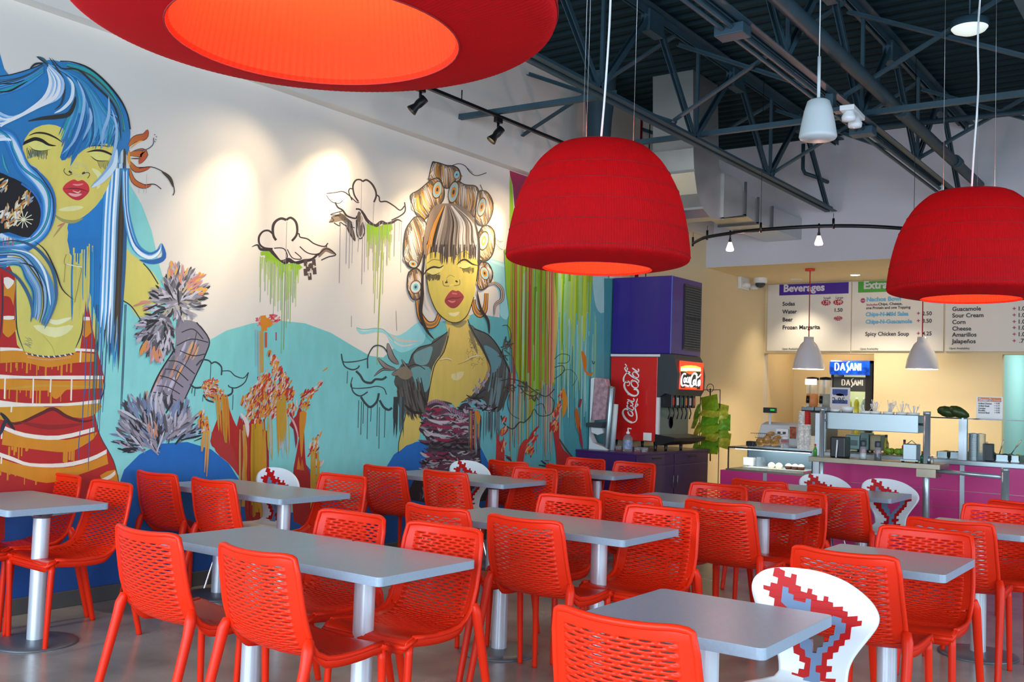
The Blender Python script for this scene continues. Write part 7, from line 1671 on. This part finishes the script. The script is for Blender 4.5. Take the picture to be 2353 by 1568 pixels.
tx('1.75', 1889.5, 699.5, 6.2, m_tx, t, .012, sx=.9); tx('1.99', 1917.5, 698.5, 6.2, m_tx, t, .012, sx=.9); tx('1.50', 1916, 717, 7, m_ink, t, .01, sx=.95); tx('Price', 1920, 731, 3, m_tx, t, 0); tx('as marked', 1918, 735, 2.6, m_tx, t, 0)
tx('Upon Availability', 1797, 804, 3.8, m_dgrey, t, 0, sx=.9)
t, *_ = board('menu_board', 'menu board headed Extras with a green bar, partly behind the right red lamp', 1957, 2168, 641, 807)
bar_(t, 1972, 2162, 641, 670, m_hg)
tx('Extras', 1984, 664, 15, m_tx, t, .02, sx=.95)
blob(t, 1983, 691, 5.5, 5.5, m_mg, 'magenta_badge'); tx('HOT', 1979.5, 693, 3, m_tx, t, 0)
tx('Nachos Bowl', 1991, 693, 8, m_cy, t, .03); tx('Includes:', 1991, 703, 4.3, m_mg, t, .01); tx('Chips, Cheese,', 2018, 702, 5, m_ink, t, .012); tx('one Protein and one Topping', 1990, 711, 5, m_ink, t, .012, sx=.93)
tx('Chips-N-Mild Salsa', 1989, 727, 7.5, m_cy, t, .03, sx=.93); tx('Chips-N-Guacamole', 1989, 744, 7.5, m_cy, t, .03, sx=.93)
tx('Spicy Chicken Soup', 1988, 772, 7.5, m_ink, t, .01, sx=.92)
for y_, p_ in ((725, '2.50'), (742, '3.50'), (771, '4.25')): tx('+', 2106, y_, 8, m_mg, t, .01); tx(p_, 2119, y_, 7.5, m_ink, t, .01, sx=.93)
tx('Upon Availability', 1976, 804, 3.8, m_dgrey, t, 0, sx=.9)
t, *_ = board('menu_board', 'menu board listing Sour Cream, Corn, Cheese, right of the green one', 2172, 2400, 636, 808)
bar_(t, 2182, 2395, 636, 664, mat('menu_orange', '#d87a28', .4))
for s_, y_ in (('Guacamole', 715), ('Sour Cream', 730), ('Corn', 745), ('Cheese', 760), ('Amarillos', 774), ('Jalape\u00f1os', 789)): tx(s_, 2188, y_, 8, m_ink, t, .012, sx=.95)
for y_, p_ in ((714, '1.00'), (729, '1.00'), (744, '1.00'), (758, '1.00'), (773, '1.00'), (788, ' .75')): tx('+', 2326, y_, 8, m_mg, t, .01); tx(p_, 2338, y_, 8, m_ink, t, .01, sx=.95)
tx('Upon Availability', 2181, 803, 4, m_dgrey, t, 0, sx=.9)
# small "Step 2" card on the glass shelf
SYP = GY+.10; t = thing('price_card', 'small price card with orange Step 2 header above the glass shelf', 'sign', (0, 0, 0))
x0_, x1_, z0_, z1_ = rc(2243, 912, 2304, 961, SYP); q = MB(); q.box(x0_, x1_, SYP, SYP+.004, gz+.008, z1_); q.build('card', m_lwhite, t)
x0_, x1_, z0_, z1_ = rc(2247, 914, 2301, 924, SYP); q = MB(); q.box(x0_, x1_, SYP-.001, SYP, z0_, z1_); q.build('header_bar', mat('card_orange', '#d8822c', .5), t)
tx('Step 2', 2249, 922, 6, m_tx, t, .02, y=SYP); tx('Pick a Protein', 2269, 922, 3.5, m_tx, t, 0, y=SYP, sx=.8)
for s_, p_, y_ in (('Grilled Chicken', '+ 0.00', 929), ('Grilled Steak', '+ 0.75', 934.5), ('Carnitas', '+ 0.00', 940), ('Picadillo', '+ 0.25', 945), ('Ground Beef', '+ 0.00', 950)): tx(s_, 2248, y_, 3, m_ink, t, .01, y=SYP, sx=.85); tx(p_, 2285, y_, 3, m_ink, t, 0, y=SYP, sx=.85)

# doorway at the right: a door leaf and a small framed notice in the teal room
KY = YM+2.19
q = MB(); a0 = ony(2344, 900, KY).x; q.box(a0, a0+.06, KY-.03, KY, 0, 2.15); q.box(a0+.06, a0+.9, KY-.02, KY, 0, 2.1); q.box(a0+.9, a0+.96, KY-.03, KY, 0, 2.15); q.box(a0, a0+.96, KY-.03, KY, 2.1, 2.15)
struct(q.build('door_1', mat('grey_door', '#5f7f84', .5)), 'grey door in the teal room')
a0, a1, b0, b1 = rc(2315, 968, 2337, 991, KY); t = thing('framed_notice', 'small grey framed notice on the teal wall seen through the doorway', 'sign', (0, 0, 0))
q = MB(); q.box(a0, a1, KY-.012, KY, b0, b1); q.build('frame', m_spk, t); q = MB(); q.box(a0+.02, a1-.02, KY-.014, KY-.012, b0+.02, b1-.02); q.build('picture', mat('grey_print', '#8aa6a4', .5, noise=.5, nscale=14), t)
light('alcove_fill', 'POINT', (XL+.9, YM+.55, 2.3), None, 9, (1.0, .82, .58), .08)  # added fill light that brightens the alcove; no fitting hangs there
# ---------------------------------------------------------------- pendants, downlights and small fittings over the counter
m_pend = mat('white_enamel', '#dcd9dc', .18, coat=.4); m_pin = mat('white_enamel_inside', '#fff6e6', .6); m_redc = mat('red_cord', '#b01a24', .5)
PY2 = 13.24
def pend(px, lab):
    c = ony(px, 812, PY2); k = mpp(px, 812, PY2); t = thing('small_pendant_lamp', lab, 'lamp', (c.x, PY2, c.z), 0, 'small white pendant lamps with red cords')
    R_ = 36*k; H_ = 62*k
    prof = [(R_*.30, H_*.60), (R_*.31, H_*.44), (R_*.50, H_*.33), (R_*.72, H_*.08), (R_*.90, -H_*.22), (R_*.99, -H_*.52), (R_, -H_*.58)]
    q = MB(); q.lathe([(.0001, H_*.60)]+prof, 36); q.build('shade', m_pend, t, fix=False)
    q = MB(); q.lathe([(p[0]*.97, p[1]-.004) for p in prof], 36); q.build('inner_shade', m_pin, t, fix=False)
    q = MB(); q.sphere((0, 0, -H_*.2), .045, 14, 10); q.build('bulb', m_bulb, t)
    q = MB(); q.tube([(0, 0, H_*.6), (0, 0, ZS-c.z)], .007, 8); q.build('cord', m_redc, t, fix=False)
    q = MB(); q.lathe([(.0001, 0), (.065, 0), (.065, .03), (.0001, .03)], 24, (0, 0, ZS-.033-c.z)); q.build('canopy', mat('red_canopy', '#d8402a', .4), t)
    light('small_pendant_bulb', 'POINT', (c.x, PY2, c.z-H_*.35), None, 32, (1.0, .84, .60), .04)
pend(1858, 'left small white pendant lamp with red cord, before the Beverages menu'); pend(2119, 'right small white pendant lamp with red cord, under the right red lamp')
for k, (px, py, on) in enumerate(((1830, 643, 0), (1965, 632, 1), (2060, 628, 1), (2235, 612, 1))):
    c = onz(px, py, ZS); c.y = min(c.y, 14.35); t = thing('downlight', ('dim round downlight in the cream soffit, left', 'bright round downlight in the cream soffit beside the left pendant cord', 'round downlight in the soffit behind the right red lamp', 'round downlight in the soffit right of the red lamp')[k], 'downlight', (c.x, c.y, ZS), 0, 'recessed downlights in the soffit')
    q = MB(); q.lathe([(.062, -.004), (.085, -.008), (.09, 0.0)], 28); q.build('ring', m_wplas, t, fix=False)
    q = MB(); q.lathe([(.0001, -.003), (.062, -.004)], 28); q.build('lens', m_bulb if on else m_spk, t, fix=False)
    light('downlight_beam', 'SPOT', (c.x, c.y, ZS-.02), (c.x, c.y+.12, 0), 110 if on else 70, (1.0, .84, .60), .05, spot=radians(95), blend=.8)
for (x, y) in ((-4.9, 13.3), (-3.2, 11.9+1.2), (-1.0, 13.4), (1.0, 13.4)): pass
c = onz(1740, 640, ZS); t = thing('dome_camera', 'white dome security camera on the cream soffit corner', 'security camera', (c.x+.05, c.y, ZS))
q = MB(); q.lathe([(.10, 0), (.10, -.06), (.085, -.075), (.0001, -.075)], 28); q.build('housing', m_wplas, t); q = MB(); q.lathe([(.075, -.075), (.07, -.11), (.045, -.135), (.0001, -.145)], 24); q.build('dome', m_dgrey, t)
c = onx(1705, 652, XL+.004); t = thing('wall_emergency_light', 'white twin-head emergency light high on the cream left wall', 'emergency light', (XL+.004, c.y, c.z))
q = MB(); q.box(0, .05, -.16, .16, -.09, .09); q.build('housing', m_wplas, t, bevel=.008)
for y_ in (-.05, .22): q = MB(); q.lathe([(.0001, -.05), (.06, -.045), (.065, 0), (.03, .03), (.0001, .03)], 22, (.09, y_, -.02)); q.build('lamp_head', m_wplas, t)
# curved monorail
TZ2 = 3.12
pts = [onz(px, py, TZ2) for px, py in ((1592, 560), (1606, 552), (1625, 545), (1680, 536), (1748, 528.5), (1830, 522.5), (1915, 519.5), (2000, 520.5), (2100, 527), (2200, 536))]
pts = smooth_curve([tuple(p) for p in pts], 4)
t = thing('curved_light_rail', 'curved black light rail hanging before the upper back wall', 'light track', (0, 0, 0))
q = MB(); q.tube(pts, .011, 8, squash=1.6); q.build('rail', m_blk, t, fix=False)
for px, py in ((1625, 545), (1748, 528), (1915, 519), (2100, 527), (1592, 560)):
    p = onz(px, py, TZ2); q = MB(); q.tube([(p.x, p.y, TZ2-.03), (p.x, p.y, TZ2+.07)], .012, 8); q.tube([(p.x, p.y, TZ2+.07), (p.x, p.y, ZD+.0 if px in (2100, 1748) else TZ2+.12)], .0025, 5); q.build('hanger', m_blk, t, fix=False)
for k, (px, py) in enumerate(((1678, 537), (1882, 521))):
    p = onz(px, py, TZ2); t = thing('rail_spotlight', ('left glowing glass spotlight on the curved rail', 'right glowing glass spotlight on the curved rail')[k], 'spotlight', p, 0, 'glass spotlights on the curved rail')
    q = MB(); q.tube([(0, 0, .03), (0, 0, -.07)], .009, 8); q.lathe([(.014, -.06), (.016, -.09), (.0001, -.09)], 12); q.build('stem', m_blk, t, fix=False)
    q = MB(); q.lathe([(.014, -.085), (.026, -.12), (.040, -.165), (.034, -.178), (.0001, -.18)], 20); q.build('glass', mat('glowing_glass', '#ffd0c8', .3, emit='#ff9a8a', estr=14), t, fix=False)
    light('rail_spot_bulb', 'POINT', (p.x, p.y, p.z-.22), None, 12, (1.0, .55, .5), .04)
